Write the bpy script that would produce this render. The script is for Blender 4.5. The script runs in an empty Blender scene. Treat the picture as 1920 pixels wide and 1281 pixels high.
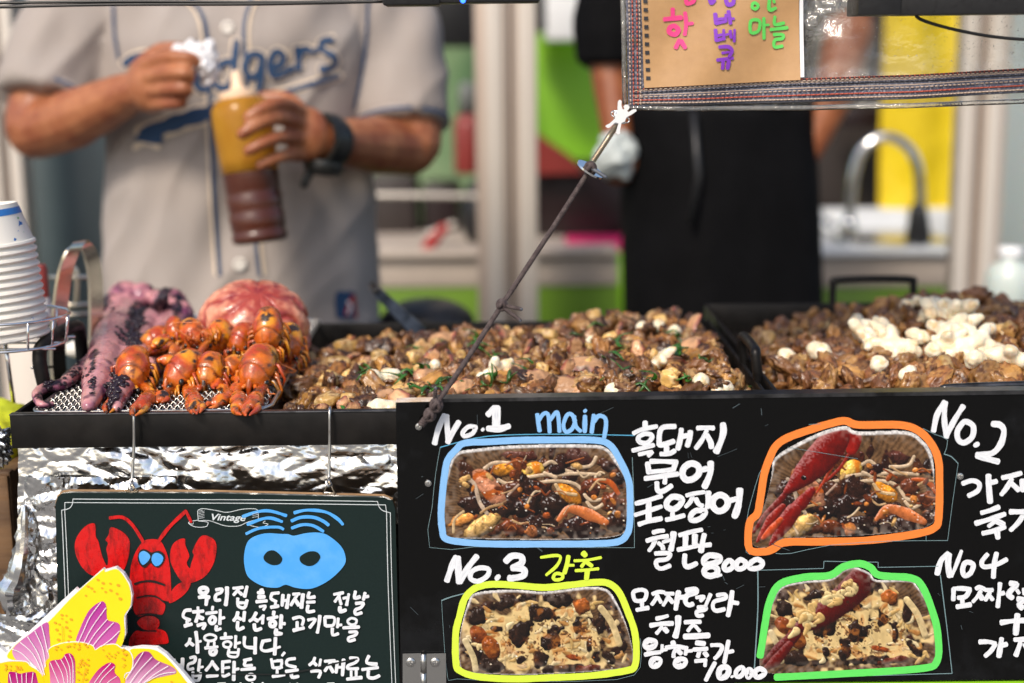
import bpy, bmesh, math, random
import numpy as np
from mathutils import Vector, Matrix, noise
from mathutils.bvhtree import BVHTree
R = math.radians
random.seed(7); rng = np.random.default_rng(7)
SC = bpy.context.scene
# ------------------------------------------------------------------ camera
F = 2667.0
CAM = Vector((0.0, -1.2, 1.34))
PITCH, ROLL = R(11.0), R(0.6)
fw = Vector((0, math.cos(PITCH), -math.sin(PITCH)))
up0 = Vector((0, math.sin(PITCH), math.cos(PITCH)))
rt0 = Vector((1, 0, 0))
crt = rt0 * math.cos(ROLL) - up0 * math.sin(ROLL)
cup = up0 * math.cos(ROLL) + rt0 * math.sin(ROLL)
cam = bpy.data.cameras.new('camera'); camo = bpy.data.objects.new('camera', cam); SC.collection.objects.link(camo)
camo.matrix_world = Matrix(((crt.x, cup.x, -fw.x, CAM.x), (crt.y, cup.y, -fw.y, CAM.y), (crt.z, cup.z, -fw.z, CAM.z), (0, 0, 0, 1)))
cam.sensor_width = 36; cam.lens = F / 1920 * 36; cam.clip_start = 0.05; cam.clip_end = 500
cam.dof.use_dof = True; cam.dof.focus_distance = 1.250; cam.dof.aperture_fstop = 2.5; cam.dof.aperture_blades = 0
SC.camera = camo
SUN_EL, SUN_AZ = R(45), R(207)      # azimuth measured from +Y towards +X
w = bpy.data.worlds.new('World'); SC.world = w; w.use_nodes = True
wn = w.node_tree.nodes; wl = w.node_tree.links
sky = wn.new('ShaderNodeTexSky'); sky.sky_type = 'NISHITA'; sky.sun_disc = False
sky.sun_elevation = SUN_EL; sky.sun_rotation = SUN_AZ
sky.air_density = 1.0; sky.dust_density = 3.0
bg = wn['Background']; bg.inputs[1].default_value = 0.15
wl.new(sky.outputs[0], bg.inputs[0])
sl = bpy.data.lights.new('sun', 'SUN'); sl.energy = 2.6; sl.angle = R(13); sl.color = (1, 0.90, 0.78)
so = bpy.data.objects.new('sun', sl); SC.collection.objects.link(so)
sd = Vector((math.sin(SUN_AZ) * math.cos(SUN_EL), math.cos(SUN_AZ) * math.cos(SUN_EL), math.sin(SUN_EL)))
so.rotation_euler = sd.to_track_quat('Z', 'Y').to_euler()
SC.view_settings.view_transform = 'Standard'; SC.view_settings.look = 'None'
SC.view_settings.exposure = 0.2; SC.view_settings.gamma = 1.0; SC.view_settings.use_curve_mapping = False
SC.cycles.use_denoising = True
SC.cycles.max_bounces = 8; SC.cycles.transparent_max_bounces = 12; SC.cycles.caustics_reflective = False; SC.cycles.caustics_refractive = False

def ray(px, py):
    return (fw + crt * ((px - 960) / F) - cup * ((py - 640.5) / F))
def P(px, py, Y):                    # photo pixel -> point on the vertical plane y = Y
    d = ray(px, py); return CAM + d * ((Y - CAM.y) / d.y)
def PZ(px, py, z):                   # photo pixel -> point on the level plane z
    d = ray(px, py); return CAM + d * ((z - CAM.z) / d.z)
def S(Y): return (Y - CAM.y) / F     # metres per photo pixel at depth Y

# ------------------------------------------------------------------ materials
MATS = {}
def M(name, col=(.5, .5, .5), rough=.5, metal=0, spec=.5, n=None, bump=None, coat=0, attr=None, rnd=0, trans=0, alpha=None, sss=0, emit=None, stripe=None, aniso=0, coord='Object', ior=None):
    """n=(scale, colour2, lo, hi[, (sx,sy,sz)])  bump=(scale, strength, dist)"""
    m = bpy.data.materials.new(name); m.use_nodes = True; nt = m.node_tree; N = nt.nodes; L = nt.links
    b = N['Principled BSDF']
    b.inputs['Roughness'].default_value = rough; b.inputs['Metallic'].default_value = metal
    b.inputs['Specular IOR Level'].default_value = spec; b.inputs['Coat Weight'].default_value = coat; b.inputs['Coat Roughness'].default_value = .12
    b.inputs['Transmission Weight'].default_value = trans
    if ior: b.inputs['IOR'].default_value = ior
    if sss: b.inputs['Subsurface Weight'].default_value = sss; b.inputs['Subsurface Radius'].default_value = (.012, .005, .003); b.inputs['Subsurface Scale'].default_value = .6
    tc = N.new('ShaderNodeTexCoord'); src = tc.outputs[coord]
    def mapped(sc):
        mp = N.new('ShaderNodeMapping'); mp.inputs['Scale'].default_value = sc; L.new(src, mp.inputs[0]); return mp.outputs[0]
    if attr:
        a = N.new('ShaderNodeAttribute'); a.attribute_name = attr; c = a.outputs['Color']
    else:
        rgb = N.new('ShaderNodeRGB'); rgb.outputs[0].default_value = (*col, 1); c = rgb.outputs[0]
    if n:
        t = N.new('ShaderNodeTexNoise'); t.inputs['Scale'].default_value = n[0]; t.inputs['Detail'].default_value = 6; t.inputs['Roughness'].default_value = .65
        L.new(mapped(n[4]) if len(n) > 4 else src, t.inputs['Vector'])
        r = N.new('ShaderNodeMapRange'); r.inputs[1].default_value = n[2]; r.inputs[2].default_value = n[3]; L.new(t.outputs[0], r.inputs[0])
        x = N.new('ShaderNodeMix'); x.data_type = 'RGBA'; L.new(r.outputs[0], x.inputs[0]); L.new(c, x.inputs[6]); x.inputs[7].default_value = (*n[1], 1); c = x.outputs[2]
    if rnd:
        oi = N.new('ShaderNodeObjectInfo'); r = N.new('ShaderNodeMapRange'); r.inputs[3].default_value = 1 - rnd; r.inputs[4].default_value = 1 + rnd * .6
        L.new(oi.outputs['Random'], r.inputs[0]); h = N.new('ShaderNodeHueSaturation'); L.new(r.outputs[0], h.inputs['Value']); L.new(c, h.inputs['Color']); c = h.outputs[0]
    L.new(c, b.inputs['Base Color'])
    if bump:
        t = N.new('ShaderNodeTexNoise'); t.inputs['Scale'].default_value = bump[0]; t.inputs['Detail'].default_value = 5; L.new(mapped(bump[3]) if len(bump) > 3 else src, t.inputs['Vector'])
        bp = N.new('ShaderNodeBump'); bp.inputs['Strength'].default_value = bump[1]; bp.inputs['Distance'].default_value = bump[2]
        L.new(t.outputs[0], bp.inputs['Height']); L.new(bp.outputs[0], b.inputs['Normal'])
        if metal < .5 and rough > .15:
            r = N.new('ShaderNodeMapRange'); r.inputs[1].default_value = .3; r.inputs[2].default_value = .7; r.inputs[3].default_value = max(.04, rough * .7); r.inputs[4].default_value = min(1, rough * 1.3)
            L.new(t.outputs[0], r.inputs[0]); L.new(r.outputs[0], b.inputs['Roughness'])
    if alpha is not None: b.inputs['Alpha'].default_value = alpha
    if emit: b.inputs['Emission Color'].default_value = (*emit[0], 1); b.inputs['Emission Strength'].default_value = emit[1]
    MATS[name] = m; return m

# ------------------------------------------------------------------ objects
def link(o, parent=None):
    SC.collection.objects.link(o)
    if parent is not None:
        o.parent = parent
        if parent.type == 'EMPTY' or parent.parent is not None or True:
            o.matrix_parent_inverse = Matrix.Identity(4)
    return o
def tag(o, label=None, cat=None, group=None, kind=None):
    if label: o['label'] = label
    if cat: o['category'] = cat
    if group: o['group'] = group
    if kind: o['kind'] = kind
    return o
def thing(name, label, cat, loc=(0, 0, 0), group=None):
    o = bpy.data.objects.new(name, None); SC.collection.objects.link(o); o.location = loc; o.empty_display_size = .02
    return tag(o, label, cat, group)
class MB:
    def __init__(s): s.v = []; s.f = []; s.uv = None; s.col = None; s.mi = []
    def add(s, vs, fs, mi=0):
        k = len(s.v); s.v.extend([tuple(p) for p in vs]); s.f.extend([tuple(i + k for i in f) for f in fs]); s.mi.extend([mi] * len(fs)); return s
    def box(s, c, d, rot=None, mi=0, bev=0):
        hx, hy, hz = d[0] / 2, d[1] / 2, d[2] / 2
        if bev:
            b = min(bev, hx * .9, hy * .9, hz * .9); bm = bmesh.new(); bmesh.ops.create_cube(bm, size=1)
            for v in bm.verts: v.co = Vector((v.co.x * d[0], v.co.y * d[1], v.co.z * d[2]))
            bmesh.ops.bevel(bm, geom=bm.edges[:], offset=b, segments=2, affect='EDGES', profile=.5)
            vs = [v.co.copy() for v in bm.verts]; bm.verts.index_update(); fs = [[v.index for v in f.verts] for f in bm.faces]; bm.free()
        else:
            vs = [Vector((x, y, z)) for x in (-hx, hx) for y in (-hy, hy) for z in (-hz, hz)]
            fs = [(0, 1, 3, 2), (4, 6, 7, 5), (0, 4, 5, 1), (2, 3, 7, 6), (0, 2, 6, 4), (1, 5, 7, 3)]
        c = Vector(c)
        if rot is not None: vs = [rot @ v for v in vs]
        return s.add([v + c for v in vs], fs, mi)
    def tube(s, pts, rad, sides=8, cap=True, closed=False, mi=0, flat=None):
        pts = [Vector(p) for p in pts]; n = len(pts)
        if not hasattr(rad, '__len__'): rad = [rad] * n
        vs = []; fs = []; t0 = (pts[1] - pts[0]).normalized(); a = Vector((0, 0, 1)) if abs(t0.z) < .9 else Vector((1, 0, 0))
        u = t0.cross(a).normalized()
        for i in range(n):
            if closed: t = (pts[(i + 1) % n] - pts[i - 1]).normalized()
            else: t = (pts[min(i + 1, n - 1)] - pts[max(i - 1, 0)]).normalized()
            u = (u - t * u.dot(t))
            u = u.normalized() if u.length > 1e-6 else t.orthogonal().normalized()
            v = t.cross(u)
            for k in range(sides):
                th = 2 * math.pi * k / sides; o = u * (math.cos(th) * rad[i]) + v * (math.sin(th) * rad[i])
                if flat: o = Vector((o.x * flat[0], o.y * flat[1], o.z * flat[2]))
                vs.append(pts[i] + o)
        for i in range(n if closed else n - 1):
            j = (i + 1) % n
            for k in range(sides):
                l = (k + 1) % sides; fs.append((i * sides + k, i * sides + l, j * sides + l, j * sides + k))
        if cap and not closed: fs.append(tuple(range(sides))[::-1]); fs.append(tuple(range((n - 1) * sides, n * sides)))
        return s.add(vs, fs, mi)
    def cap_tube(s, pts, rad, sides=10, mi=0):        # tapered tube with round ends
        pts = [Vector(p) for p in pts]; n = len(pts)
        if not hasattr(rad, '__len__'): rad = [rad] * n
        d0 = (pts[0] - pts[1]).normalized(); d1 = (pts[-1] - pts[-2]).normalized()
        q = [pts[0] + d0 * rad[0] * f for f in (.98, .8, .45)] + pts + [pts[-1] + d1 * rad[-1] * f for f in (.45, .8, .98)]
        r = [rad[0] * f for f in (.2, .6, .89)] + list(rad) + [rad[-1] * f for f in (.89, .6, .2)]
        return s.tube(q, r, sides, mi=mi)
    def lathe(s, prof, c=(0, 0, 0), sides=32, rot=None, mi=0):
        vs = []; fs = []; n = len(prof); c = Vector(c)
        for (r, z) in prof:
            for k in range(sides):
                th = 2 * math.pi * k / sides; p = Vector((r * math.cos(th), r * math.sin(th), z))
                if rot is not None: p = rot @ p
                vs.append(c + p)
        for i in range(n - 1):
            for k in range(sides):
                l = (k + 1) % sides; fs.append((i * sides + k, i * sides + l, (i + 1) * sides + l, (i + 1) * sides + k))
        return s.add(vs, fs, mi)
    def ball(s, c, r, seg=12, ring=8, rot=None, mi=0):
        if not hasattr(r, '__len__'): r = (r, r, r)
        vs = []; fs = []; c = Vector(c)
        for i in range(ring + 1):
            ph = math.pi * i / ring
            for k in range(seg):
                th = 2 * math.pi * k / seg; p = Vector((r[0] * math.sin(ph) * math.cos(th), r[1] * math.sin(ph) * math.sin(th), r[2] * math.cos(ph)))
                if rot is not None: p = rot @ p
                vs.append(c + p)
        for i in range(ring):
            for k in range(seg):
                l = (k + 1) % seg; fs.append((i * seg + k, (i + 1) * seg + k, (i + 1) * seg + l, i * seg + l))
        return s.add(vs, fs, mi)
    def prism(s, poly, dv, mi=0, caps=True):            # closed polygon (3d points) extruded by dv
        n = len(poly); dv = Vector(dv); a = [Vector(p) for p in poly]; b = [p + dv for p in a]
        tris = tess(a)
        fs = [tuple(t) for t in tris] + [tuple(i + n for i in t[::-1]) for t in tris] if caps else []
        fs += [(i, i + n, (i + 1) % n + n, (i + 1) % n) for i in range(n)]
        return s.add(a + b, fs, mi)
    def build(s, name, mat, parent=None, smooth=True, merge=False):
        me = bpy.data.meshes.new(name); me.from_pydata([tuple(v) for v in s.v], [], s.f)
        mats = mat if isinstance(mat, (list, tuple)) else [mat]
        for m in mats: me.materials.append(m)
        if len(mats) > 1: me.polygons.foreach_set('material_index', s.mi)
        if s.uv is not None:
            ul = me.uv_layers.new(name='UVMap'); li = np.zeros(len(me.loops), int); me.loops.foreach_get('vertex_index', li)
            ul.data.foreach_set('uv', np.array(s.uv, float)[li].ravel())
        if s.col is not None:
            ca = me.color_attributes.new('Col', 'FLOAT_COLOR', 'POINT'); a = np.ones((len(s.v), 4)); a[:, :3] = np.array(s.col); ca.data.foreach_set('color', a.ravel())
        if merge:
            bm = bmesh.new(); bm.from_mesh(me); bmesh.ops.remove_doubles(bm, verts=bm.verts, dist=1e-5); bmesh.ops.recalc_face_normals(bm, faces=bm.faces); bm.to_mesh(me); bm.free()
        if smooth is True: me.polygons.foreach_set('use_smooth', [True] * len(me.polygons))
        elif smooth: 
            me.polygons.foreach_set('use_smooth', [True] * len(me.polygons)); me.set_sharp_from_angle(angle=R(smooth))
        me.update()
        o = bpy.data.objects.new(name, me); return link(o, parent)
from mathutils.geometry import tessellate_polygon
def tess(poly): return tessellate_polygon([poly])
def remesh(o, voxel, smooth=4, fac=.5):
    m = o.modifiers.new('r', 'REMESH'); m.mode = 'VOXEL'; m.voxel_size = voxel; m.use_smooth_shade = True
    if smooth: q = o.modifiers.new('s', 'SMOOTH'); q.iterations = smooth; q.factor = fac
    dg = bpy.context.evaluated_depsgraph_get(); dg.update(); me = bpy.data.meshes.new_from_object(o.evaluated_get(dg))
    o.modifiers.clear(); mats = list(o.data.materials); o.data = me
    if not len(me.materials):
        for mt in mats: me.materials.append(mt)
    me.polygons.foreach_set('use_smooth', [True] * len(me.polygons)); return o
def verts(me):
    a = np.zeros(len(me.vertices) * 3); me.vertices.foreach_get('co', a); return a.reshape(-1, 3)
def normals(me):
    a = np.zeros(len(me.vertices) * 3); me.vertices.foreach_get('normal', a); return a.reshape(-1, 3)
def setverts(me, a): me.vertices.foreach_set('co', a.ravel()); me.update()
def setcol(me, c, name='Col'):
    ca = me.color_attributes.get(name) or me.color_attributes.new(name, 'FLOAT_COLOR', 'POINT'); a = np.ones((len(me.vertices), 4)); a[:, :3] = c; ca.data.foreach_set('color', a.ravel())
def fbm(a, sc, oct=4, seed=0):       # cheap noise at many points
    return np.array([noise.fractal(Vector(p) * sc + Vector((seed * 13.1, seed * 7.7, seed * 3.3)), 1.0, 2.0, oct) for p in a])
def cr(pts, k=6, closed=False):      # Catmull-Rom
    pts = [Vector(p) for p in pts]; n = len(pts)
    if n < 3: return pts
    out = []; rng_ = range(n) if closed else range(n - 1)
    for i in rng_:
        if closed: a, b, c, d = pts[i - 1], pts[i], pts[(i + 1) % n], pts[(i + 2) % n]
        else: a, b, c, d = pts[max(i - 1, 0)], pts[i], pts[i + 1], pts[min(i + 2, n - 1)]
        for j in range(k):
            t = j / k; out.append(.5 * ((2 * b) + (c - a) * t + (2 * a - 5 * b + 4 * c - d) * t * t + (3 * b - a - 3 * c + d) * t ** 3))
    if not closed: out.append(pts[-1])
    return out
def interp(rad, n):
    return list(np.interp(np.linspace(0, len(rad) - 1, n), range(len(rad)), rad))
def mixc(a, b, t): t = np.clip(t, 0, 1)[:, None]; return np.array(a)[None] * (1 - t) + np.array(b)[None] * t if np.ndim(a) == 1 else a * (1 - t) + np.array(b)[None] * t

# ------------------------------------------------------------------ hand lettering: strokes traced on the surface they stand on
REG = dict(A=(740, 740, 4.267), B=(1170, 780, 6.857), C=(1170, 940, 6.857), D=(1170, 1080, 6.371), E=(740, 1020, 4.085), F=(1730, 740, 4.575),
           G=(1730, 1010, 4.727), H=(1380, 770, 4.571), I=(310, 1080, 6.373), J=(520, 1080, 6.373), K=(100, 920, 4.133), L=(330, 920, 4.465),
           M=(0, 1040, 5.189), N=(1160, 0, 5.333), O=(0, 0, 2.067), V=(1340, 740, 2.367), X=(0, 0, 1), Q=(190, 560, 5.571), U=(340, 560, 5.571))
def parse(reg, s):
    x0, y0, k = REG[reg]; out = []
    for st in s.split(';'):
        st = st.strip()
        if not st: continue
        wd = 1.0
        if ':' in st: a, st = st.split(':'); wd = float(a) / k
        pts = [tuple(float(q) for q in p.split(',')) for p in st.split()]
        out.append((wd, [(x0 + p[0] / k, y0 + p[1] / k) for p in pts]))
    return out
def ribbon(mb, pts, wd, place, lift, k=5, uvs=None, taper=.8):
    """pts in photo pixels, place(x, y, lift) -> point on the surface"""
    closed = len(pts) > 4 and math.hypot(pts[0][0] - pts[-1][0], pts[0][1] - pts[-1][1]) < wd * .6 and wd < 18
    if closed: p = cr([Vector((a[0], a[1], 0)) for a in pts[:-1]], k, closed=True)
    else: p = cr([Vector((a[0], a[1], 0)) for a in pts], k) if len(pts) > 2 else [Vector((pts[0][0], pts[0][1], 0)).lerp(Vector((pts[1][0], pts[1][1], 0)), t / 4) for t in range(5)]
    L = sum((p[i + 1] - p[i]).length for i in range(len(p) - 1)); h = wd / 2
    if L < .6: p = [p[0], p[0] + Vector((.6, 0, 0))]; L = .6
    if closed: q = p
    else:
        d0 = (p[0] - p[1]).normalized(); d1 = (p[-1] - p[-2]).normalized(); q = [p[0] + d0 * h * .55, p[0] + d0 * h * .3] + p + [p[-1] + d1 * h * .3, p[-1] + d1 * h * .55]
    vs = []; acc = 0; sd_ = random.random() * 50; n = len(q); wob = random.uniform(-.13, .13)
    if closed:                       # keep the inner edge from folding over itself
        ce = sum(q, Vector((0, 0, 0))) / n
    for i in range(n):
        if closed: t = (q[(i + 1) % n] - q[i - 1]).normalized()
        else: t = (q[min(i + 1, n - 1)] - q[max(i - 1, 0)]).normalized()
        nr = Vector((-t.y, t.x, 0))
        if i: acc += (q[i] - q[i - 1]).length
        f = 1.0 if closed else {0: .45, 1: .85, n - 2: .82, n - 1: .4}.get(i, 1.0)
        r = h * f * (1 + (0 if closed else wob * math.sin(acc * .15 + sd_)) + .09 * noise.noise(Vector((acc * .35, sd_, 0))))
        for sgn, v in ((-1, 0), (0, .5), (1, 1)):
            c = q[i] + nr * (r * sgn)
            if closed and (c - ce).dot(q[i] - ce) < (q[i] - ce).length_squared * .12: c = ce.lerp(q[i], .12)
            vs.append(place(c.x, c.y, lift + (0 if closed else .00003 * i / n)))
            if uvs is not None: uvs.append((acc / 40 + sd_, v * wd / 12 + sd_))
    fs = []
    for i in range(n if closed else n - 1):
        a = i * 3; b = ((i + 1) % n) * 3; fs += [(a, a + 1, b + 1, b), (a + 1, a + 2, b + 2, b + 1)]
    mb.add(vs, fs)
def strokes(name, data, place, mat, parent, base=.0006, scale_w=1.0, step=.00005, k=5):
    """data: list of (region, text)"""
    mb = MB(); uvs = []; j = 0
    for reg, s in data:
        for wd, pts in parse(reg, s):
            ribbon(mb, pts, wd * scale_w, place, base + step * (j % 14), k, uvs); j += 1
    mb.uv = uvs; o = mb.build(name, mat, parent, smooth=False)
    if name in ('cut_lines', 'scratches'): o['kind'] = 'stuff'
    return o
def fills(name, data, place, mat, parent, base=.0005, step=.00004, k=4):
    mb = MB(); j = 0
    for reg, s in data:
        for wd, pts in parse(reg, s):
            p = cr([Vector((a[0], a[1], 0)) for a in pts], k, closed=True) if k > 1 else [Vector((a[0], a[1], 0)) for a in pts]
            tr = tess(p); mb.add([place(v.x, v.y, base + step * j) for v in p], tr); j += 1
    return mb.build(name, mat, parent, smooth=False)
# ------------------------------------------------------------------ material library
M('steel_black', (.0055, .005, .0048), .45, .2, .25, n=(14, (.02, .017, .015), .45, .8), bump=(60, .35, .0006))
M('steel_rim', (.12, .12, .125), .3, .9, n=(40, (.03, .03, .03), .4, .65), bump=(120, .3, .0004))
M('griddle_floor', (.012, .010, .009), .22, .3, n=(30, (.05, .025, .012), .5, .8), bump=(90, .3, .0008))
M('steel_bright', (.55, .54, .52), .25, 1, bump=(50, .2, .0003))
M('wire_steel', (.62, .6, .56), .3, 1, n=(60, (.2, .15, .1), .5, .8))
M('chrome', (.8, .8, .8), .08, 1)
M('warm_chrome', (.78, .7, .55), .2, 1)
M('foil', (.80, .80, .79), .20, 1, bump=(120, .3, .0015))
M('board_black', (.003, .003, .003), .12, 0, .25, bump=(25, .08, .0008), n=(9, (.014, .015, .017), .55, .8))
M('board_edge', (.6, .45, .32), .7, n=(40, (.8, .75, .7), .4, .6))
M('chalk_green', (.0085, .018, .017), .3, 0, .25, n=(500, (.011, .022, .021), .45, .7))
M('mdf_edge', (.42, .25, .12), .7, n=(60, (.25, .14, .06), .4, .7))
M('cut_line', (.17, .27, .29), .6)
M('cut_line_blue', (.09, .38, .6), .6)
M('print_line', (.62, .68, .7), .6)
M('scratch', (.05, .07, .08), .6)
M('black_line', (.006, .008, .008), .5)
M('alu_frame', (.56, .45, .37), .42, .15, n=(3, (.48, .39, .32), .3, .7, (8, 8, .6)))
M('alu_light', (.66, .60, .53), .42, .15)
M('groove', (.12, .10, .09), .5)
M('lime_paint', (.27, .58, .012), .45, n=(2, (.20, .48, .01), .3, .7))
M('lime_dark', (.13, .25, .010), .45, n=(3, (.1, .2, .01), .3, .7))
M('beige_panel', (.46, .39, .33), .5, n=(4, (.38, .32, .27), .4, .7))
M('white_counter', (.72, .74, .76), .25, n=(5, (.6, .62, .64), .4, .7))
M('grey_edge', (.25, .25, .26), .4)
M('slate_panel', (.065, .092, .10), .3, n=(3, (.045, .065, .072), .35, .7))
M('pale_green_wall', (.27, .36, .20), .35, n=(2.2, (.12, .22, .10), .35, .65))
M('wall_grey', (.16, .17, .16), .6, n=(2, (.1, .11, .1), .4, .7))
M('glass', (.75, .9, .82), .03, 0, .5, alpha=.12)
M('maroon', (.014, .006, .007), .35)
M('red_plastic', (.42, .02, .02), .3)
M('dull_red', (.22, .03, .025), .4)
M('pink_plastic', (.75, .02, .16), .35)
M('white_plastic', (.75, .76, .76), .35)
M('jug_plastic', (.55, .62, .58), .3, sss=.3)
M('dark_plastic', (.012, .012, .013), .38, bump=(300, .1, .0002))
M('charcoal_box', (.03, .022, .02), .5)
M('yellow_cloth', (.82, .62, .01), .6, n=(4, (.7, .5, .008), .4, .7), bump=(9, .6, .02))
M('blue_led', (.0, .02, .9), .4, emit=((.02, .1, 1), 6))
M('cable_black', (.008, .008, .008), .4)
M('pavement', (.2, .195, .185), .85, n=(3, (.14, .138, .13), .3, .7), bump=(40, .4, .004))
M('stall_floor', (.12, .12, .115), .7, n=(4, (.08, .08, .08), .3, .7))
M('crate_wood', (.16, .085, .035), .65, n=(6, (.07, .035, .015), .35, .7, (1, 8, 8)), bump=(20, .4, .002, (1, 8, 8)))
M('lime_bag', (.66, .68, .02), .4, n=(6, (.35, .45, .02), .45, .7), bump=(14, .6, .01))
M('rope', (.05, .034, .034), .85, n=(200, (.11, .085, .08), .4, .7))
M('rope_tip', (.09, .1, .12), .5)
M('brass_thread', (.6, .5, .36), .3, 1)
M('kraft', (.52, .30, .13), .6, coat=.55, n=(60, (.46, .26, .11), .35, .7), bump=(70, .35, .0012))
MATS['kraft'].node_tree.nodes['Principled BSDF'].inputs['Coat Roughness'].default_value = .16
M('cup_paper', (.8, .77, .7), .5, sss=.0)
M('cup_blue', (.03, .17, .5), .45)
M('cup_green', (.1, .4, .08), .45)
M('binding_white', (.8, .8, .82), .3)
M('hem_blue', (.075, .08, .12), .5, n=(500, (.3, .3, .34), .5, .62), bump=(400, .4, .0005))
M('hem_red', (.5, .10, .06), .6)
M('hem_tan', (.5, .38, .3), .6)
M('hem_black', (.03, .03, .035), .6)
def brush(name, col, thin, rough=.3, amt=.55):
    m = M(name, col, rough); nt = m.node_tree; N = nt.nodes; L = nt.links; b = N['Principled BSDF']
    tc = N.new('ShaderNodeTexCoord'); mp = N.new('ShaderNodeMapping'); mp.inputs['Scale'].default_value = (1.2, 9, 1); L.new(tc.outputs['UV'], mp.inputs[0])
    t = N.new('ShaderNodeTexNoise'); t.inputs['Scale'].default_value = 1.6; t.inputs['Detail'].default_value = 5; L.new(mp.outputs[0], t.inputs['Vector'])
    r = N.new('ShaderNodeMapRange'); r.inputs[1].default_value = .45; r.inputs[2].default_value = .75; r.inputs[4].default_value = amt; L.new(t.outputs[0], r.inputs[0])
    x = N.new('ShaderNodeMix'); x.data_type = 'RGBA'; x.inputs[6].default_value = (*col, 1); x.inputs[7].default_value = (*thin, 1); L.new(r.outputs[0], x.inputs[0]); L.new(x.outputs[2], b.inputs['Base Color'])
    bp = N.new('ShaderNodeBump'); bp.inputs['Strength'].default_value = .3; bp.inputs['Distance'].default_value = .0003; L.new(t.outputs[0], bp.inputs['Height']); L.new(bp.outputs[0], b.inputs['Normal'])
brush('paint_white', (.80, .82, .85), (.40, .44, .51), amt=.85)
brush('paint_blue', (.24, .49, .83), (.12, .34, .66))
brush('paint_yellow', (.66, .83, .06), (.42, .60, .06))
brush('paint_orange', (.88, .23, .04), (.50, .13, .03), amt=.7)
brush('paint_green', (.12, .72, .12), (.08, .5, .10))
brush('marker_pink', (.85, .07, .26), (.7, .05, .2)); brush('marker_purple', (.22, .04, .5), (.3, .1, .55)); brush('marker_green', (.12, .68, .12), (.2, .6, .14))
M('paint_red', (.60, .008, .008), .32, n=(190, (.24, .006, .006), .48, .66, (1, 1, .3)), bump=(250, .5, .0005))
M('snout_blue', (.07, .36, .82), .42, n=(40, (.12, .42, .85), .45, .7), bump=(120, .25, .0003))
# flat print on the cut-out flower
M('print_yellow', (.93, .72, .012), .28, n=(2.5, (.90, .58, .005), .5, .8)); M('print_yellow2', (.90, .62, .004), .28); M('print_white', (.86, .86, .86), .3); M('print_dot', (.82, .36, .02), .3)
M('print_attr', attr='Col', rough=.28); M('photo_attr', attr='Col', rough=.22, coat=.15)

# ------------------------------------------------------------------ setting
def struct(o): o['kind'] = 'structure'; return o
mb = MB(); mb.add([(-60, -60, 0), (60, -60, 0), (60, 60, 0), (-60, 60, 0)], [(0, 1, 2, 3)]); struct(mb.build('ground', MATS['pavement'], smooth=False))
mb = MB(); mb.box((0, 1.7, .02), (5.0, 3.2, .04)); struct(mb.build('stall_floor', MATS['stall_floor'], smooth=False))
YW = 3.05
mb = MB(); mb.box((0, YW + .05, 1.2), (5.2, .08, 2.4)); tag(mb.build('back_wall', MATS['wall_grey'], smooth=False), 'grey back wall closing off the stall behind everything', 'wall')
def slab(name, x0, y0, x1, y1, Y, depth, mat, label=None, cat=None, parent=None, bev=.003, group=None, down=None):
    """a box whose front face fills photo pixels x0..x1, y0..y1 on the plane Y; stands to the ground when down is set"""
    cx, cy = (x0 + x1) / 2, (y0 + y1) / 2
    a = P(x0, cy, Y).x; b = P(x1, cy, Y).x; t = P(cx, y0, Y).z; u = P(cx, y1, Y).z if down is None else down
    mb = MB(); mb.box(((a + b) / 2, Y + depth / 2, (t + u) / 2), (abs(b - a), depth, t - u), bev=bev)
    o = mb.build(name, mat, parent, smooth=30)
    if label: tag(o, label, cat, group)
    return o
# back panels
def panel(name, x0, y0, x1, y1, Y, mat, label, cat, **k): return slab(name, x0, y0, x1, y1, Y, .03, mat, label, cat, **k)
panel('lime_wall_panel', 985, -60, 1180, 700, 2.9, MATS['lime_paint'], 'bright lime green wall panel between the first post and the person in black', 'wall panel', down=.04)
panel('window_panel', 660, -160, 905, 700, 2.95, MATS['pale_green_wall'], 'blurred pale green window panel behind the right arm of the man in the jersey', 'window', down=.04)
panel('slate_panel', -60, -160, 240, 700, 1.75, MATS['slate_panel'], 'dark blue grey side panel at the far left behind the cups', 'panel', down=.04)
panel('dark_cupboard_panel', 1535, -160, 1680, 480, 2.7, MATS['charcoal_box'], 'dark cupboard door behind the curved tap', 'cupboard', down=.6)
panel('olive_wall_panel', 1655, -160, 2100, 480, 2.8, MATS['pale_green_wall'], 'pale grey green wall behind the yellow cloth and right hand post', 'wall panel', down=.6)
slab('shelf_box', 1022, -60, 1105, 76, 2.6, .2, MATS['white_plastic'], 'pale grey box on the high shelf above the lime panel', 'box', bev=.008)
slab('speaker_box', 800, -80, 892, 88, 2.5, .25, MATS['dark_plastic'], 'dark green black box hanging left of the first post near the top', 'box', bev=.01)
slab('dark_shelf_box', 984, -60, 1024, 60, 2.6, .2, MATS['dark_plastic'], 'narrow dark box beside the pale grey shelf box', 'box', bev=.008)
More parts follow.
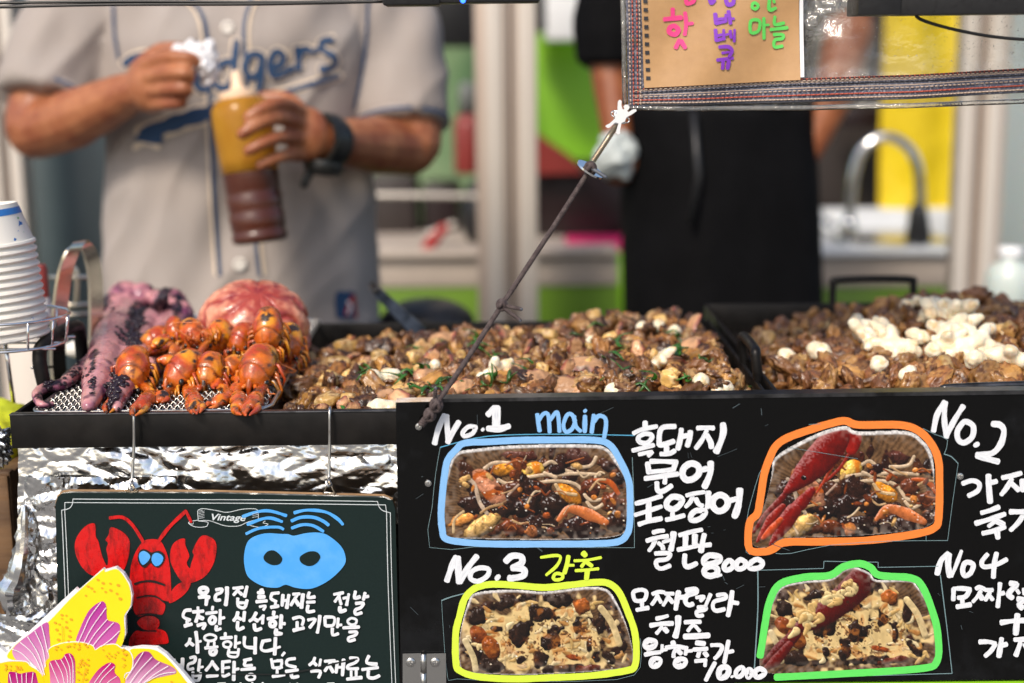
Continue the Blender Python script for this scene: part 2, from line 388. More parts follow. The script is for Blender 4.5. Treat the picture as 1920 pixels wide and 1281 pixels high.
# posts
def post(name, x0, x1, Y, label, gx, lean=0):
    t = thing(name, label, 'post', (P((x0 + x1) / 2, 300, Y).x, Y, 0)); L = t.location
    wd = (x1 - x0) * S(Y)
    a = MB(); a.box((0, .03, 1.25), (wd, .06, 2.4), bev=.004); a.build('frame_profile', MATS['alu_frame'], t, 30)
    b = MB(); b.box((gx * wd, -.002, 1.25), (wd * .07, .006, 2.38)); b.build('groove', MATS['groove'], t, False)
    c = MB(); c.box((gx * wd + wd * .3, -.006, 1.25), (wd * .32, .014, 2.38), bev=.003); c.build('cover_strip', MATS['alu_light'], t, 30)
    d = MB(); d.box((gx * wd - wd * .28, -.004, 1.25), (wd * .3, .009, 2.36), bev=.003); d.build('cover_strip', MATS['alu_light'], t, 30)
    return t
post('frame_post', 893, 998, 1.6, 'beige aluminium frame post between the man in the jersey and the person in black', .12)
post('frame_post', 1800, 1884, 1.7, 'beige aluminium frame post at the right beyond the yellow cloth', -.12)
post('frame_post', -30, 40, 1.55, 'pale aluminium frame post at the far left behind the cups', .1)
slab('corner_leg', 14, 640, 76, 760, .9, .04, MATS['alu_light'], 'short pale table leg below the wire basket at the left', 'table leg', down=.0)
# back counter runs
def counter(nm, x0, x1, yt, yb, yl, Y, label):
    t = thing(nm, label, 'counter', (0, 0, 0))
    slab('countertop', x0, yt - 6, x1, yt + 6, Y - .02, .62, MATS['white_counter' if nm[0] == 's' else 'beige_panel'], parent=t)
    slab('fascia', x0, yt + 7, x1, yb, Y, .58, MATS['beige_panel'], parent=t)
    slab('front_panel', x0, yb + 1, x1, yl, Y + .004, .56, MATS['lime_dark'], parent=t, down=.04)
    return t
counter('back_counter', 560, 1160, 478, 538, 900, 1.95, 'low counter with beige edge and lime front behind the man and the first post')
counter('sink_counter', 1500, 1800, 474, 538, 900, 1.95, 'sink counter with white top and lime front below the curved tap')
slab('splashback', 1545, 392, 1800, 468, 2.35, .05, MATS['white_counter'], 'white splashback strip behind the curved tap', 'splashback')
slab('sink', 1590, 456, 1798, 474, 1.98, .3, MATS['steel_bright'], 'stainless steel sink rim on the right hand counter', 'sink')
slab('storage_tub', 985, 312, 1180, 452, 2.2, .3, MATS['maroon'], 'dark maroon plastic tub on the shelf under the lime panel', 'tub', bev=.02)
mb = MB(); mb.prism([P(995, 245, 2.15), P(1075, 300, 2.15), P(1095, 325, 2.15), P(995, 328, 2.15)], (0, .15, 0)); tag(mb.build('red_bag', MATS['dull_red'], smooth=False), 'red bag slumped on top of the maroon tub', 'bag')
slab('pink_packet', 1062, 452, 1185, 474, 2.05, .12, MATS['pink_plastic'], 'bright pink packet lying on the back counter', 'packet', bev=.006)
slab('brown_basket', 690, 330, 780, 468, 2.3, .2, MATS['charcoal_box'], 'dark brown box on the back counter right of the jersey', 'box', bev=.015)
slab('brown_basket', 790, 345, 862, 470, 2.35, .2, MATS['maroon'], 'dark box beside the black bag on the back counter', 'box', bev=.015)
mb = MB(); c = P(905, 400, 2.1); mb.ball(c, (.055, .06, .085)); tag(mb.build('black_bag', MATS['dark_plastic']), 'black round bag half hidden by the first post', 'bag')
mb = MB(); mb.cap_tube([P(690, 366, 1.9), P(895, 368, 1.9)], .006, 8); tag(mb.build('towel_rail', MATS['alu_light']), 'thin pale horizontal rail behind the right side of the jersey', 'rail')
t = thing('sauce_bottle_red', 'red bottle with a grey top standing left of the first post', 'bottle', (0, 0, 0))
c = P(878, 325, 2.4); u = S(2.4) * .8
mb = MB(); mb.lathe([(0, 0), (30 * u, 0), (32 * u, 8 * u), (32 * u, 110 * u), (24 * u, 135 * u), (0, 136 * u)], c, 20); mb.build('bottle_body', MATS['dull_red'], t)
mb = MB(); mb.lathe([(0, 136 * u), (20 * u, 137 * u), (20 * u, 190 * u), (12 * u, 210 * u), (0, 210 * u)], c, 16); mb.build('bottle_cap', MATS['wall_grey'], t)
t = thing('red_tongs', 'red handled tongs leaning on the back counter right of the jersey', 'tongs', (0, 0, 0))
mb = MB(); mb.cap_tube([P(786, 488, 2.0), P(806, 458, 2.0), P(832, 428, 2.0)], [.009, .014, .011], 8); mb.build('handle', MATS['red_plastic'], t)
mb = MB(); mb.cap_tube([P(806, 440, 2.01), P(850, 420, 2.01)], [.01, .006], 8); mb.build('jaw', MATS['alu_light'], t)
# tap
t = thing('kitchen_tap', 'curved chrome tap arching over the sink on the right', 'tap', (0, 0, 0)); Y = 2.0
mb = MB(); path = cr([P(1592, 470, Y), P(1594, 400, Y), P(1600, 330, Y), P(1618, 280, Y), P(1660, 256, Y), P(1702, 276, Y), P(1722, 320, Y), P(1726, 400, Y)], 8)
mb.tube(path, 9.5 * S(Y), 14); mb.build('spout', MATS['chrome'], t)
mb = MB(); mb.cap_tube([P(1592, 475, Y), P(1592, 420, Y)], 16 * S(Y), 14); mb.build('base', MATS['chrome'], t)
mb = MB(); mb.cap_tube([P(1722, 395, Y), P(1722, 445, Y)], [17 * S(Y), 24 * S(Y)], 14); mb.build('spray_head', MATS['dark_plastic'], t)
mb = MB(); mb.cap_tube([P(1560, 420, Y), P(1545, 410, Y)], 8 * S(Y), 10); mb.build('lever', MATS['chrome'], t)
# yellow cloth with folds
c = MB(); n1, n2 = 26, 40; vs = []
for j in range(n2 + 1):
    for i in range(n1 + 1):
        u_, v_ = i / n1, j / n2; x = 1660 + (10 - 12 * v_) + u_ * (146 + 10 * math.sin(v_ * 3)); y = -140 + v_ * 545
        p = P(x, y, 2.35); p.y += .012 * math.sin(u_ * 8 + v_ * 3 + math.sin(v_ * 5)) + .012 * math.sin(u_ * 3 - v_ * 6); vs.append(p)
c.add(vs, [(j * (n1 + 1) + i, j * (n1 + 1) + i + 1, (j + 1) * (n1 + 1) + i + 1, (j + 1) * (n1 + 1) + i) for j in range(n2) for i in range(n1)])
k = len(c.v); back = [(p[0], p[1] + .04, p[2]) for p in c.v]; c.add(back, [f[::-1] for f in c.f])
tag(c.build('yellow_apron', MATS['yellow_cloth']), 'bright yellow cloth hanging left of the right hand post', 'cloth')
slab('red_shelf', 1580, 204, 1680, 238, 2.5, .1, MATS['maroon'], 'dark red strip behind the curved tap', 'shelf')
t = thing('plastic_jug', 'milky plastic jug standing at the right behind the right pan', 'jug', (0, 0, 0)); Y = 1.0; u = S(Y); c = P(1888, 590, Y)
mb = MB(); mb.lathe([(0, 0), (40 * u, 0), (44 * u, 6 * u), (44 * u, 70 * u), (36 * u, 92 * u), (20 * u, 104 * u), (20 * u, 112 * u)], c, 24); mb.build('jug_body', MATS['jug_plastic'], t)
mb = MB(); mb.lathe([(22 * u, 110 * u), (23 * u, 112 * u), (23 * u, 130 * u), (0, 132 * u)], c, 20); mb.build('cap', MATS['white_plastic'], t)
slab('rear_window', 1884, -100, 2040, 500, 2.2, .02, MATS['jug_plastic'], 'pale greenish pane right of the right hand post', 'window')

# ------------------------------------------------------------------ griddles
ZR = P(300, 779, 0.0).z - .0005
XL = P(17, 779, 0).x; XR = P(1462, 740, 0).x
YB1 = PZ(1200, 603, ZR).y
print('ZR', ZR, 'board top', P(742, 752, -.03).z, P(1900, 737, -.03).z, 'YB1', YB1, XL, XR)
def pan(name, x0, x1, y0, y1, zr, h, label, th=.004, mat='steel_black'):
    t = thing(name, label, 'griddle', (0, 0, 0))
    mb = MB(); zf = zr - h
    mb.box(((x0 + x1) / 2, (y0 + y1) / 2, zf - .003), (x1 - x0 - .001, y1 - y0 - .001, .005)); mb.build('cooking_plate', MATS['griddle_floor'], t, False)
    for nm, c, d in (('front_wall', ((x0 + x1) / 2, y0 + th / 2, zr - h / 2 - .002), (x1 - x0, th, h + .008)), ('back_wall', ((x0 + x1) / 2, y1 - th / 2, zr - h / 2 - .002), (x1 - x0, th, h + .008)),
                     ('side_wall', (x0 + th / 2, (y0 + y1) / 2, zr - h / 2 - .002), (th, y1 - y0 - 2 * th - .0004, h + .008)), ('side_wall', (x1 - th / 2, (y0 + y1) / 2, zr - h / 2 - .002), (th, y1 - y0 - 2 * th - .0004, h + .008))):
        m = MB(); m.box(c, d, bev=.0012); m.build(nm, MATS[mat], t, 30)
    return t, zf
g1, ZF = pan('griddle', XL, XR, 0, YB1, ZR, .022, 'wide black steel griddle holding the crayfish and the mixed meat')
u = S(0)
# rolled lip highlight
mb = MB(); mb.box(((XL + XR) / 2, .0035, ZR + .0022), (XR - XL, .0085, .0016), bev=.0007); mb.build('rim', MATS['steel_rim'], g1, 30)
# left handle
hx = XL + .004
mb = MB(); a = P(98, 700, .13); b = P(108, 640, .13); 
pth = cr([Vector((XL + .001, .10, ZR - .006)), Vector((XL - .004, .10, ZR + .03)), Vector((XL - .002, .115, ZR + .044)), Vector((XL, .20, ZR + .044)), Vector((XL, .215, ZR + .03)), Vector((XL + .001, .215, ZR - .006))], 6)
mb.tube(pth, .0065, 10); mb.build('handle', MATS['steel_black'], g1)
# right hand pan
XL2 = XR + .004; YB2 = PZ(1640, 570, ZR + .004).y
g2, ZF2 = pan('griddle', XL2, XL2 + .50, .004, YB2, ZR + .004, .028, 'deep black pan on the right holding meat with white star pieces')
for y0, y1, xx in ((.11, .19, XL2 - .002),):
    mb = MB(); mb.tube(cr([Vector((xx, y0, ZR - .01)), Vector((xx - .004, y0, ZR + .022)), Vector((xx - .004, y0 + .01, ZR + .03)), Vector((xx - .004, y1 - .01, ZR + .03)), Vector((xx - .004, y1, ZR + .022)), Vector((xx, y1, ZR - .01))], 5), .005, 10); mb.build('handle', MATS['steel_black'], g2)
mb = MB(); zz = ZR + .004; a = P(1562, 560, YB2).x; b = P(1712, 560, YB2).x
mb.tube(cr([Vector((a, YB2, zz - .01)), Vector((a, YB2 + .002, zz + .022)), Vector((a + .008, YB2 + .002, zz + .030)), Vector((b - .008, YB2 + .002, zz + .030)), Vector((b, YB2 + .002, zz + .022)), Vector((b, YB2, zz - .01))], 5), .0045, 10); mb.build('handle', MATS['steel_black'], g2)
mb = MB(); a = P(1772, 735, 0).x
mb.tube(cr([Vector((a, .000, zz - .004)), Vector((a, -.002, zz + .010)), Vector((a + .008, -.002, zz + .0145)), Vector((a + .12, -.002, zz + .0165)), Vector((a + .128, -.002, zz + .012)), Vector((a + .13, .0, zz - .004))], 5), .0035, 10); mb.build('handle', MATS['steel_rim'], g2)
# cart under the griddles
t = thing('cooking_cart', 'dark steel cart body under the griddles', 'cart', (0, 0, 0))
mb = MB(); mb.box(((XL + XL2 + .5) / 2, .24, ZR / 2 - .02), (XL2 + .5 - XL - .06, .40, ZR - .075), bev=.004); mb.build('cart_body', MATS['charcoal_box'], t, 30)
# ------------------------------------------------------------------ foil wrap
def foil_sheet(name, quad, Y, label, nx, nz, amp, sc, seed, bulge=None, group=None):
    """quad: four photo pixels tl, tr, br, bl on the plane Y"""
    c = [P(q[0], q[1], Y) for q in quad]; mb = MB(); vs = []
    pts = []
    for j in range(nz + 1):
        for i in range(nx + 1):
            s_, t_ = i / nx, j / nz; pts.append((c[0] * (1 - s_) + c[1] * s_) * (1 - t_) + (c[3] * (1 - s_) + c[2] * s_) * t_)
    for q_, p in enumerate(pts):
        i, j = q_ % (nx + 1), q_ // (nx + 1); s_, t_ = i / nx, j / nz
        x = Vector((p.x * .75, seed, p.z * 1.35)) if nz < 100 else Vector((p.x, seed, p.z)); w_ = Vector((noise.noise(x * sc * .5), 0, noise.noise(x * sc * .5 + Vector((5, 5, 5))))) * .5
        d = 0
        for k, (f, a) in enumerate(((sc, 1), (sc * 2.6, .34), (sc * 6.5, .10))):
            dd = noise.voronoi((x + Vector((w_.x / f, 0, w_.z / f)) * 1.2) * f + Vector((k * 9, 0, 0)))[0]; d += a * (dd[1] - dd[0])
        y = -amp * (d - .6) + (bulge(s_, t_) if bulge else 0)
        e = min(s_, 1 - s_); dx = (noise.noise(Vector((p.z * 60, seed, 0))) * .004 if e < .02 else 0)
        vs.append(p + Vector((dx, y, 0)))
    mb.add(vs, [(j * (nx + 1) + i, j * (nx + 1) + i + 1, (j + 1) * (nx + 1) + i + 1, (j + 1) * (nx + 1) + i) for j in range(nz) for i in range(nx)])
    o = mb.build(name, MATS['foil'], None, 34); return tag(o, label, 'foil', group)
foil_sheet('foil_wrap', [(34, 828), (748, 828), (748, 985), (34, 985)], .014, 'crumpled aluminium foil strip under the griddle rim above the chalkboard', 260, 70, .0078, 24, 1.3, lambda s, t: -.004 * math.sin(t * 3) )
foil_sheet('foil_wrap', [(40, 896), (330, 896), (330, 1400), (30, 1400)], .004, 'tall crumpled foil sheet down the left side behind the chalkboard', 130, 200, .008, 44, 4.1, lambda s, t: .03 * max(0, .12 - s) * 8 * (0.12 - s) )
foil_sheet('foil_wrap', [(-10, 1150), (150, 1135), (170, 1340), (-60, 1340)], .0, 'loose foil flap bulging out at the lower left beside the flower cut-out', 80, 70, .010, 26, 7.7, lambda s, t: -.012 * math.sin(s * 3))
mb = MB(); pp = []
mb.cap_tube(cr([P(46, 950, .004), P(42, 1020, .002), P(32, 1075, .0), P(20, 1105, .0), P(24, 1140, .0), P(34, 1150, .0)], 5), interp([.003, .006, .01, .012, .008, .003], 26), 12)
o = mb.build('foil_edge', MATS['foil'], None, 25); me = o.data; a = verts(me); d = fbm(a, 160, 3); a += normals(me) * (d * .004)[:, None]; setverts(me, a); tag(o, 'crushed foil lip sticking out at the left edge of the foil', 'foil')
# crate, lime bag and foil ball at the far left
t = thing('wooden_crate', 'worn brown wooden crate at the left edge below the foil ball', 'crate', (0, 0, 0))
for i, (ya, yb) in enumerate(((884, 1020), (1026, 1180), (1186, 1340))):
    cx = P(-40, 900, .10).x; za = P(0, ya, .1).z; zb = P(0, yb, .1).z; m = MB(); m.box((P(-70, 1000, .1).x, .105, (za + zb) / 2), (.10, .012, za - zb), bev=.002); m.build('board', MATS['crate_wood'], t, 30)
m = MB(); m.box((P(22, 1000, .1).x - .006, .14, (P(0, 890, .1).z + P(0, 1340, .1).z) / 2), (.016, .09, P(0, 890, .1).z - P(0, 1340, .1).z), bev=.002); m.build('corner_post', MATS['crate_wood'], t, 30)
m = MB(); m.box((P(-40, 1000, .1).x, .19, P(0, 890, .1).z - .01), (.14, .012, .03), bev=.002); m.build('board', MATS['crate_wood'], t, 30)
mb = MB(); c = P(2, 835, .2); mb.ball(c, (.045, .05, .04), 40, 30); o = mb.build('lime_bag', MATS['lime_bag'], None); me = o.data; a = verts(me); a += normals(me) * (fbm(a, 30, 3) * .012)[:, None]; setverts(me, a); tag(o, 'yellow green bag resting on the crate at the left edge', 'bag')
mb = MB(); c = P(-8, 838, .07); mb.ball(c, (.014, .014, .02), 60, 50); o = mb.build('foil_ball', MATS['foil'], None, 20); me = o.data; a = verts(me); a += normals(me) * (np.abs(fbm(a, 120, 4)) * .01 - .003)[:, None]; setverts(me, a); tag(o, 'foil wrapped bundle against the yellow green bag', 'foil ball')

# ------------------------------------------------------------------ menu board
YM = -.03
def onm(x, y, l): p = P(x, y, YM); return Vector((p.x, YM - l, p.z))
board = thing('menu_board', 'glossy black hand painted menu board with four dish photos', 'sign', (0, 0, 0))
poly = [(742, 755), (822, 753), (1300, 747), (2500, 731), (2500, 1269), (1400, 1279), (753, 1330)]
mb = MB(); mb.prism([P(x, y, YM) for x, y in poly], (0, .012, 0)); mb.build('panel', MATS['board_black'], board, False)
mb = MB(); mb.prism([P(742, 752, YM + .0005), P(825, 750, YM + .0005), P(822, 753.4, YM + .0005), P(742, 755.6, YM + .0005)], (0, .011, 0)); mb.build('chipped_edge', MATS['board_edge'], board, False)
mb = MB(); q0, q1 = P(822, 747, YM), P(2010, 731, YM)
mb.prism([P(818, 748, YM - .001), P(2500, 723.5, YM - .001), P(2500, 731.5, YM - .001), P(818, 754.5, YM - .001)], (0, .016, 0)); mb.build('top_strip', MATS['steel_rim'], board, False)
mb = MB(); mb.prism([P(1380, 1282, YM + .002), P(2500, 1272, YM + .002), P(2500, 1500, YM + .002), P(1380, 1500, YM + .002)], (0, .01, 0)); tag(mb.build('lime_table_front', MATS['lime_paint'], None, False), 'lime green strip of the cart front below the menu board', 'panel')
# ---- painted dish photographs: flat print kept as colour on a dense flat sheet
def lin(c): c = np.array(c, float) / 255; return np.where(c < .04045, c / 12.92, ((c + .055) / 1.055) ** 2.4)
class Paint:
    def __init__(s, x0, y0, x1, y1, res=.8, seed=1):
        s.x0, s.y0, s.res = x0, y0, res; s.W = int((x1 - x0) * res) + 1; s.H = int((y1 - y0) * res) + 1
        s.X, s.Y = np.meshgrid(x0 + np.arange(s.W) / res, y0 + np.arange(s.H) / res); s.img = np.zeros((s.H, s.W, 3)); s.r = np.random.default_rng(seed)
        s.n1 = s.nf(6); s.n2 = s.nf(13); s.n3 = s.nf(2.4)
    def nf(s, cell):
        gw, gh = int(s.W / cell) + 3, int(s.H / cell) + 3; g = s.r.random((gh, gw)); y = np.arange(s.H) / cell; x = np.arange(s.W) / cell
        yi, xi = y.astype(int), x.astype(int); fy, fx = (y - yi)[:, None], (x - xi)[None]; fy = fy * fy * (3 - 2 * fy); fx = fx * fx * (3 - 2 * fx)
        return (g[yi][:, xi] * (1 - fy) * (1 - fx) + g[yi + 1][:, xi] * fy * (1 - fx) + g[yi][:, xi + 1] * (1 - fy) * fx + g[yi + 1][:, xi + 1] * fy * fx) * 2 - 1
    def put(s, m, c): m = np.clip(m, 0, 1)[..., None]; s.img = s.img * (1 - m) + c * m
    def blob(s, cx, cy, rx, ry, ang=0, col=(90, 50, 30), gloss=.5, rough=.36, dark=None, stripes=None):
        a = R(ang); dx, dy = s.X - cx, s.Y - cy; u = (dx * math.cos(a) + dy * math.sin(a)) / rx; v = (-dx * math.sin(a) + dy * math.cos(a)) / ry
        d = np.sqrt(u * u + v * v) * (1 + rough * s.n2 + rough * .6 * s.n1) + .10 * max(abs(math.sin(cx)), .3) * np.abs(u + v * math.cos(cy)); m = np.clip((1 - d) * min(rx, ry) * .8, 0, 1)
        h = np.clip(1 - d * d, 0, 1) ** .85; gy, gx = np.gradient(h * min(rx, ry) * s.res * .7 + s.n1 * .9 + s.n3 * .35)
        lum = np.clip(.58 + .22 * gx + .42 * gy + .15 * h, .12, 1.35)
        c = lin(col)[None, None] * (lum ** 1.3)[..., None] * (1 + .5 * s.n1[..., None] + .25 * s.n3[..., None]); c = np.clip(c, 0.001, 2)
        if stripes: 
            st = np.clip(np.sin(u * stripes[0] + v * 1.0 + s.n2) * 2 - .6, 0, 1)[..., None]; c = c * (1 - st) + lin(stripes[1])[None, None] * lum[..., None] * st
        if dark is not None: e = np.clip((d - .72) * 3, 0, 1)[..., None]; c = c * (1 - e) + lin(dark) * e
        hl = np.clip((s.n3 + gy * .8 + gx * .4 - .95) * 3, 0, 1) * gloss * np.clip((.85 - d) * 6, 0, 1); c = c + (hl[..., None]) * .6
        s.put(m * .6, c * .0); s.put(m, c)
    def tube(s, pts, wd, col, gloss=.35, dark=.5):
        pts = [(p.x, p.y) for p in cr([Vector((a, b, 0)) for a, b in pts], 6)]; n = len(pts); ws = interp(wd, n) if hasattr(wd, '__len__') else [wd] * n
        best = np.full(s.X.shape, 1e9); side = np.zeros(s.X.shape); 
        for i in range(n - 1):
            ax, ay = pts[i]; bx, by = pts[i + 1]; dx, dy = bx - ax, by - ay; l2 = dx * dx + dy * dy + 1e-9
            t = np.clip(((s.X - ax) * dx + (s.Y - ay) * dy) / l2, 0, 1); ex, ey = s.X - ax - t * dx, s.Y - ay - t * dy; ww = ws[i] * (1 - t) + ws[i + 1] * t
            d = np.hypot(ex, ey) / (ww / 2); k = d < best; best = np.where(k, d, best); side = np.where(k, (ex * -.45 + ey * -.9) / (ww / 2), side)
        m = np.clip((1 - best) * np.mean(ws) * .6, 0, 1); lum = np.clip(.68 + .5 * side, .18, 1.25) * (1 + .22 * s.n1 + .12 * s.n3)
        c = lin(col)[None, None] * lum[..., None]; hl = np.clip((side - .35 + s.n3 * .3) * 1.6, 0, 1) * gloss; c = c + hl[..., None] * .55
        sh = np.clip((1.5 - best) * 1.2, 0, 1) * dark; s.img *= (1 - sh[..., None] * .55); s.put(m, c)
    def tray(s, cx, cy, w_, h_):
        ang = np.arctan2(s.Y - cy, (s.X - cx) * .6); ridges = np.sin(ang * 110 + s.n2 * 3) * .45 + s.n1 * .5 + s.n3 * .4
        base = np.array([.13, .072, .034])[None, None] * (1 + .55 * ridges[..., None]) * (1 + .3 * s.n2[..., None]); s.img = np.clip(base, .02, 1)
def dish_meat(p, ox, oy):
    a = lambda X, Y: (740 + X / 4.267 + ox, 740 + Y / 4.267 + oy); q = lambda l: [a(*t) for t in l]; r = p.r
    p.tray(1000 + ox, 950 + oy, 300, 180)
    for i in range(60):                                                  # shaded dark meat
        X = r.uniform(520, 1830); Y = r.uniform(520, 1060); p.blob(*a(X, Y), r.uniform(9, 22), r.uniform(8, 16), r.uniform(0, 180), [(64, 34, 22), (84, 48, 28), (52, 30, 24), (110, 64, 34)][i % 4], .6, .35)
    p.blob(*a(1000, 490), 42, 12, 5, (96, 44, 26), .4, .4); p.blob(*a(1480, 500), 24, 15, 20, (92, 52, 42), .4); p.blob(*a(1260, 460), 7, 20, 5, (70, 36, 22), .3)
    p.tube(q([(720, 590), (800, 545), (950, 550)]), 8, (216, 190, 160)); p.blob(*a(880, 600), 20, 15, 0, (224, 152, 50), .5, .2); p.blob(*a(1000, 560), 22, 14, 30, (140, 74, 34), .4)
    p.blob(*a(1110, 610), 24, 19, -40, (246, 204, 104), .5, .06, stripes=(3.2, (224, 140, 40)))
    for l in ([(1200, 560), (1260, 535), (1330, 590), (1420, 620)], [(1060, 660), (1200, 640), (1300, 640), (1450, 630), (1640, 640)], [(1130, 710), (1250, 690), (1400, 700), (1480, 740), (1560, 840), (1690, 830)],
              [(830, 680), (900, 710), (1000, 690)], [(1200, 625), (1290, 660)], [(1290, 720), (1310, 780), (1240, 820)], [(1540, 860), (1600, 910), (1700, 850)], [(1420, 580), (1560, 570), (1610, 500)]): p.tube(q(l), 7, (226, 200, 168))
    for X, Y, rx, ry, an, cc in ((620, 880, 26, 22, 0, (60, 34, 24)), (760, 900, 24, 18, 20, (58, 32, 24)), (950, 780, 28, 22, 0, (86, 48, 30)), (1130, 770, 34, 24, 30, (58, 32, 22)), (1060, 900, 34, 26, 0, (50, 28, 22)), (1260, 880, 32, 24, 0, (54, 32, 22)), (880, 900, 20, 22, 0, (60, 38, 30)),
                          (1570, 740, 22, 18, 30, (112, 62, 40)), (1730, 850, 18, 22, 0, (120, 66, 40)), (1130, 1050, 50, 22, 0, (56, 32, 24)), (940, 1060, 26, 17, 10, (120, 62, 30)), (1480, 1060, 46, 24, 5, (58, 32, 26)), (1780, 1010, 26, 24, 0, (66, 38, 26)), (800, 1080, 18, 12, 0, (110, 60, 34)), (1300, 600, 18, 12, 0, (52, 26, 22)), (1100, 1090, 12, 14, 0, (190, 120, 70))): p.blob(*a(X, Y), rx, ry, an, cc, .7, .3)
    p.tube(q([(1600, 680), (1720, 700), (1790, 790)]), [6, 12, 8], (200, 100, 40))
    p.blob(*a(760, 745), 46, 20, 48, (228, 160, 124), .3, .08, stripes=(6.5, (206, 110, 42)))
    p.blob(*a(1390, 790), 30, 15, 40, (240, 160, 50), .6, .15); p.tube(q([(1290, 720), (1340, 780), (1450, 800)]), 7, (228, 196, 150))
    p.tube(q([(1310, 1000), (1380, 920), (1450, 920), (1560, 960), (1690, 1020)]), [8, 14, 18, 24, 12], (222, 132, 74), .5)
    p.blob(*a(540, 1010), 26, 14, -20, (232, 160, 84), .3); p.blob(*a(700, 1050), 40, 18, -28, (240, 196, 124), .35, .12)
    p.tube(q([(600, 680), (640, 720), (680, 860), (740, 950)]), 8, (220, 196, 172)); p.tube(q([(690, 945), (760, 900), (860, 875)]), 6, (200, 160, 110)); p.tube(q([(550, 935), (480, 1000), (470, 1100)]), 6, (226, 196, 150)); p.tube(q([(910, 800), (990, 720)]), 5, (200, 170, 150))
    for i in range(26):
        X, Y = r.uniform(560, 1780), r.uniform(520, 1080); an = r.uniform(-.8, .8); L_ = r.uniform(60, 170); k_ = r.uniform(-40, 40); p.tube(q([(X, Y), (X + L_ * .5 * math.cos(an), Y + L_ * .5 * math.sin(an) + k_), (X + L_ * math.cos(an), Y + L_ * math.sin(an))]), r.uniform(2, 5), [(214, 176, 130), (190, 110, 50), (150, 76, 30), (232, 206, 170)][i % 4], .4, .7)
    for i in range(26): p.blob(*a(r.uniform(540, 1800), r.uniform(560, 1090)), r.uniform(5, 12), r.uniform(3, 7), r.uniform(0, 180), [(216, 140, 66), (170, 88, 38), (120, 60, 30), (232, 186, 120)][i % 4], .6, .35)
def dish_cheese(p, ox, oy):
    a = lambda X, Y: (740 + X / 4.085 + ox, 1020 + Y / 4.085 + oy); r = p.r; p.tray(1020 + ox, 1190 + oy, 300, 160)
    for i in range(46): p.blob(*a(r.uniform(560, 1750), r.uniform(430, 950)), r.uniform(14, 24), r.uniform(10, 18), r.uniform(0, 180), (66, 40, 28), .3, .3)
    m = np.clip((1 - np.hypot((p.X - a(1130, 0)[0]) / 150, (p.Y - a(0, 720)[1]) / 72)) * 5 + p.n2 * 2.0 + p.n1 * .5 - .1, 0, 1)
    sh = .8 + .16 * p.n1 + .14 * p.n2; p.put(m, lin((236, 208, 150))[None, None] * sh[..., None])
    for i in range(110):
        X, Y = r.uniform(560, 1760), r.uniform(420, 970); an = r.uniform(0, 6.3); L_ = r.uniform(40, 120); c1 = a(X, Y); k = r.uniform(-30, 30)
        pts = [a(X, Y), a(X + math.cos(an) * L_ * .5 + k, Y + math.sin(an) * L_ * .4 + k * .5), a(X + math.cos(an) * L_, Y + math.sin(an) * L_ * .8)]
        p.tube(pts, [r.uniform(3, 6), r.uniform(6, 12), 3], [(240, 214, 160), (222, 186, 120), (246, 226, 180), (196, 146, 84)][i % 4], .2, .75)
    for X, Y, rx, ry, an in ((890, 450, 26, 9, -15), (1250, 430, 24, 14, 0), (1150, 530, 28, 14, 10), (640, 560, 18, 18, 0), (770, 650, 12, 8, 0), (960, 700, 18, 26, 30), (1200, 740, 24, 20, 0), (1580, 590, 9, 22, 10), (1400, 640, 12, 14, 0), (1490, 760, 7, 20, 0), (1110, 880, 14, 18, 0), (740, 940, 28, 14, 5), (960, 890, 8, 10, 0), (1300, 950, 46, 9, -4), (1640, 870, 20, 8, 40)): p.blob(*a(X, Y), rx, ry, an, (56, 36, 26), .25, .4)
    p.blob(*a(640, 690), 22, 15, 45, (150, 78, 34), .3, .1); p.blob(*a(740, 790), 17, 24, -30, (166, 92, 36), .35, .1); p.blob(*a(1440, 470), 18, 15, 0, (190, 110, 50), .3); p.blob(*a(1380, 870), 20, 6, 8, (176, 88, 40), .3); p.blob(*a(1500, 950), 30, 8, -10, (120, 56, 34), .3)
    p.tube([a(540, 740), a(600, 860), a(620, 960)], 12, (236, 216, 168)); p.tube([a(1580, 490), a(1660, 600), a(1720, 760)], 13, (236, 212, 160))
    q_ = np.clip((p.n2 * .8 + p.n1 * .5 - .25) * 3, 0, 1) * .55; q_ *= np.clip((1 - np.hypot((p.X - a(1150, 0)[0]) / 150, (p.Y - a(0, 700)[1]) / 72)) * 4, 0, 1); p.put(q_, lin((176, 112, 50)))
    burnt = np.clip((p.n3 * .6 + p.n1 * .8 - .34) * 5, 0, 1) * np.clip((1 - np.hypot((p.X - a(1200, 0)[0]) / 120, (p.Y - a(0, 740)[1]) / 56)) * 3, 0, 1); p.put(burnt * .85, lin((70, 36, 18)))
def flecks(p, n, x0, x1, y0, y1):
    for i in range(n):
        x, y = p.r.uniform(x0, x1), p.r.uniform(y0, y1); ra = p.r.uniform(.8, 2.4); m = np.clip((ra - np.hypot(p.X - x, (p.Y - y) * 1.3)) * 1.2, 0, 1) * p.r.uniform(.4, .9); p.put(m, lin([(250, 236, 214), (40, 20, 12), (214, 130, 50), (255, 250, 240), (60, 30, 16)][i % 5]))
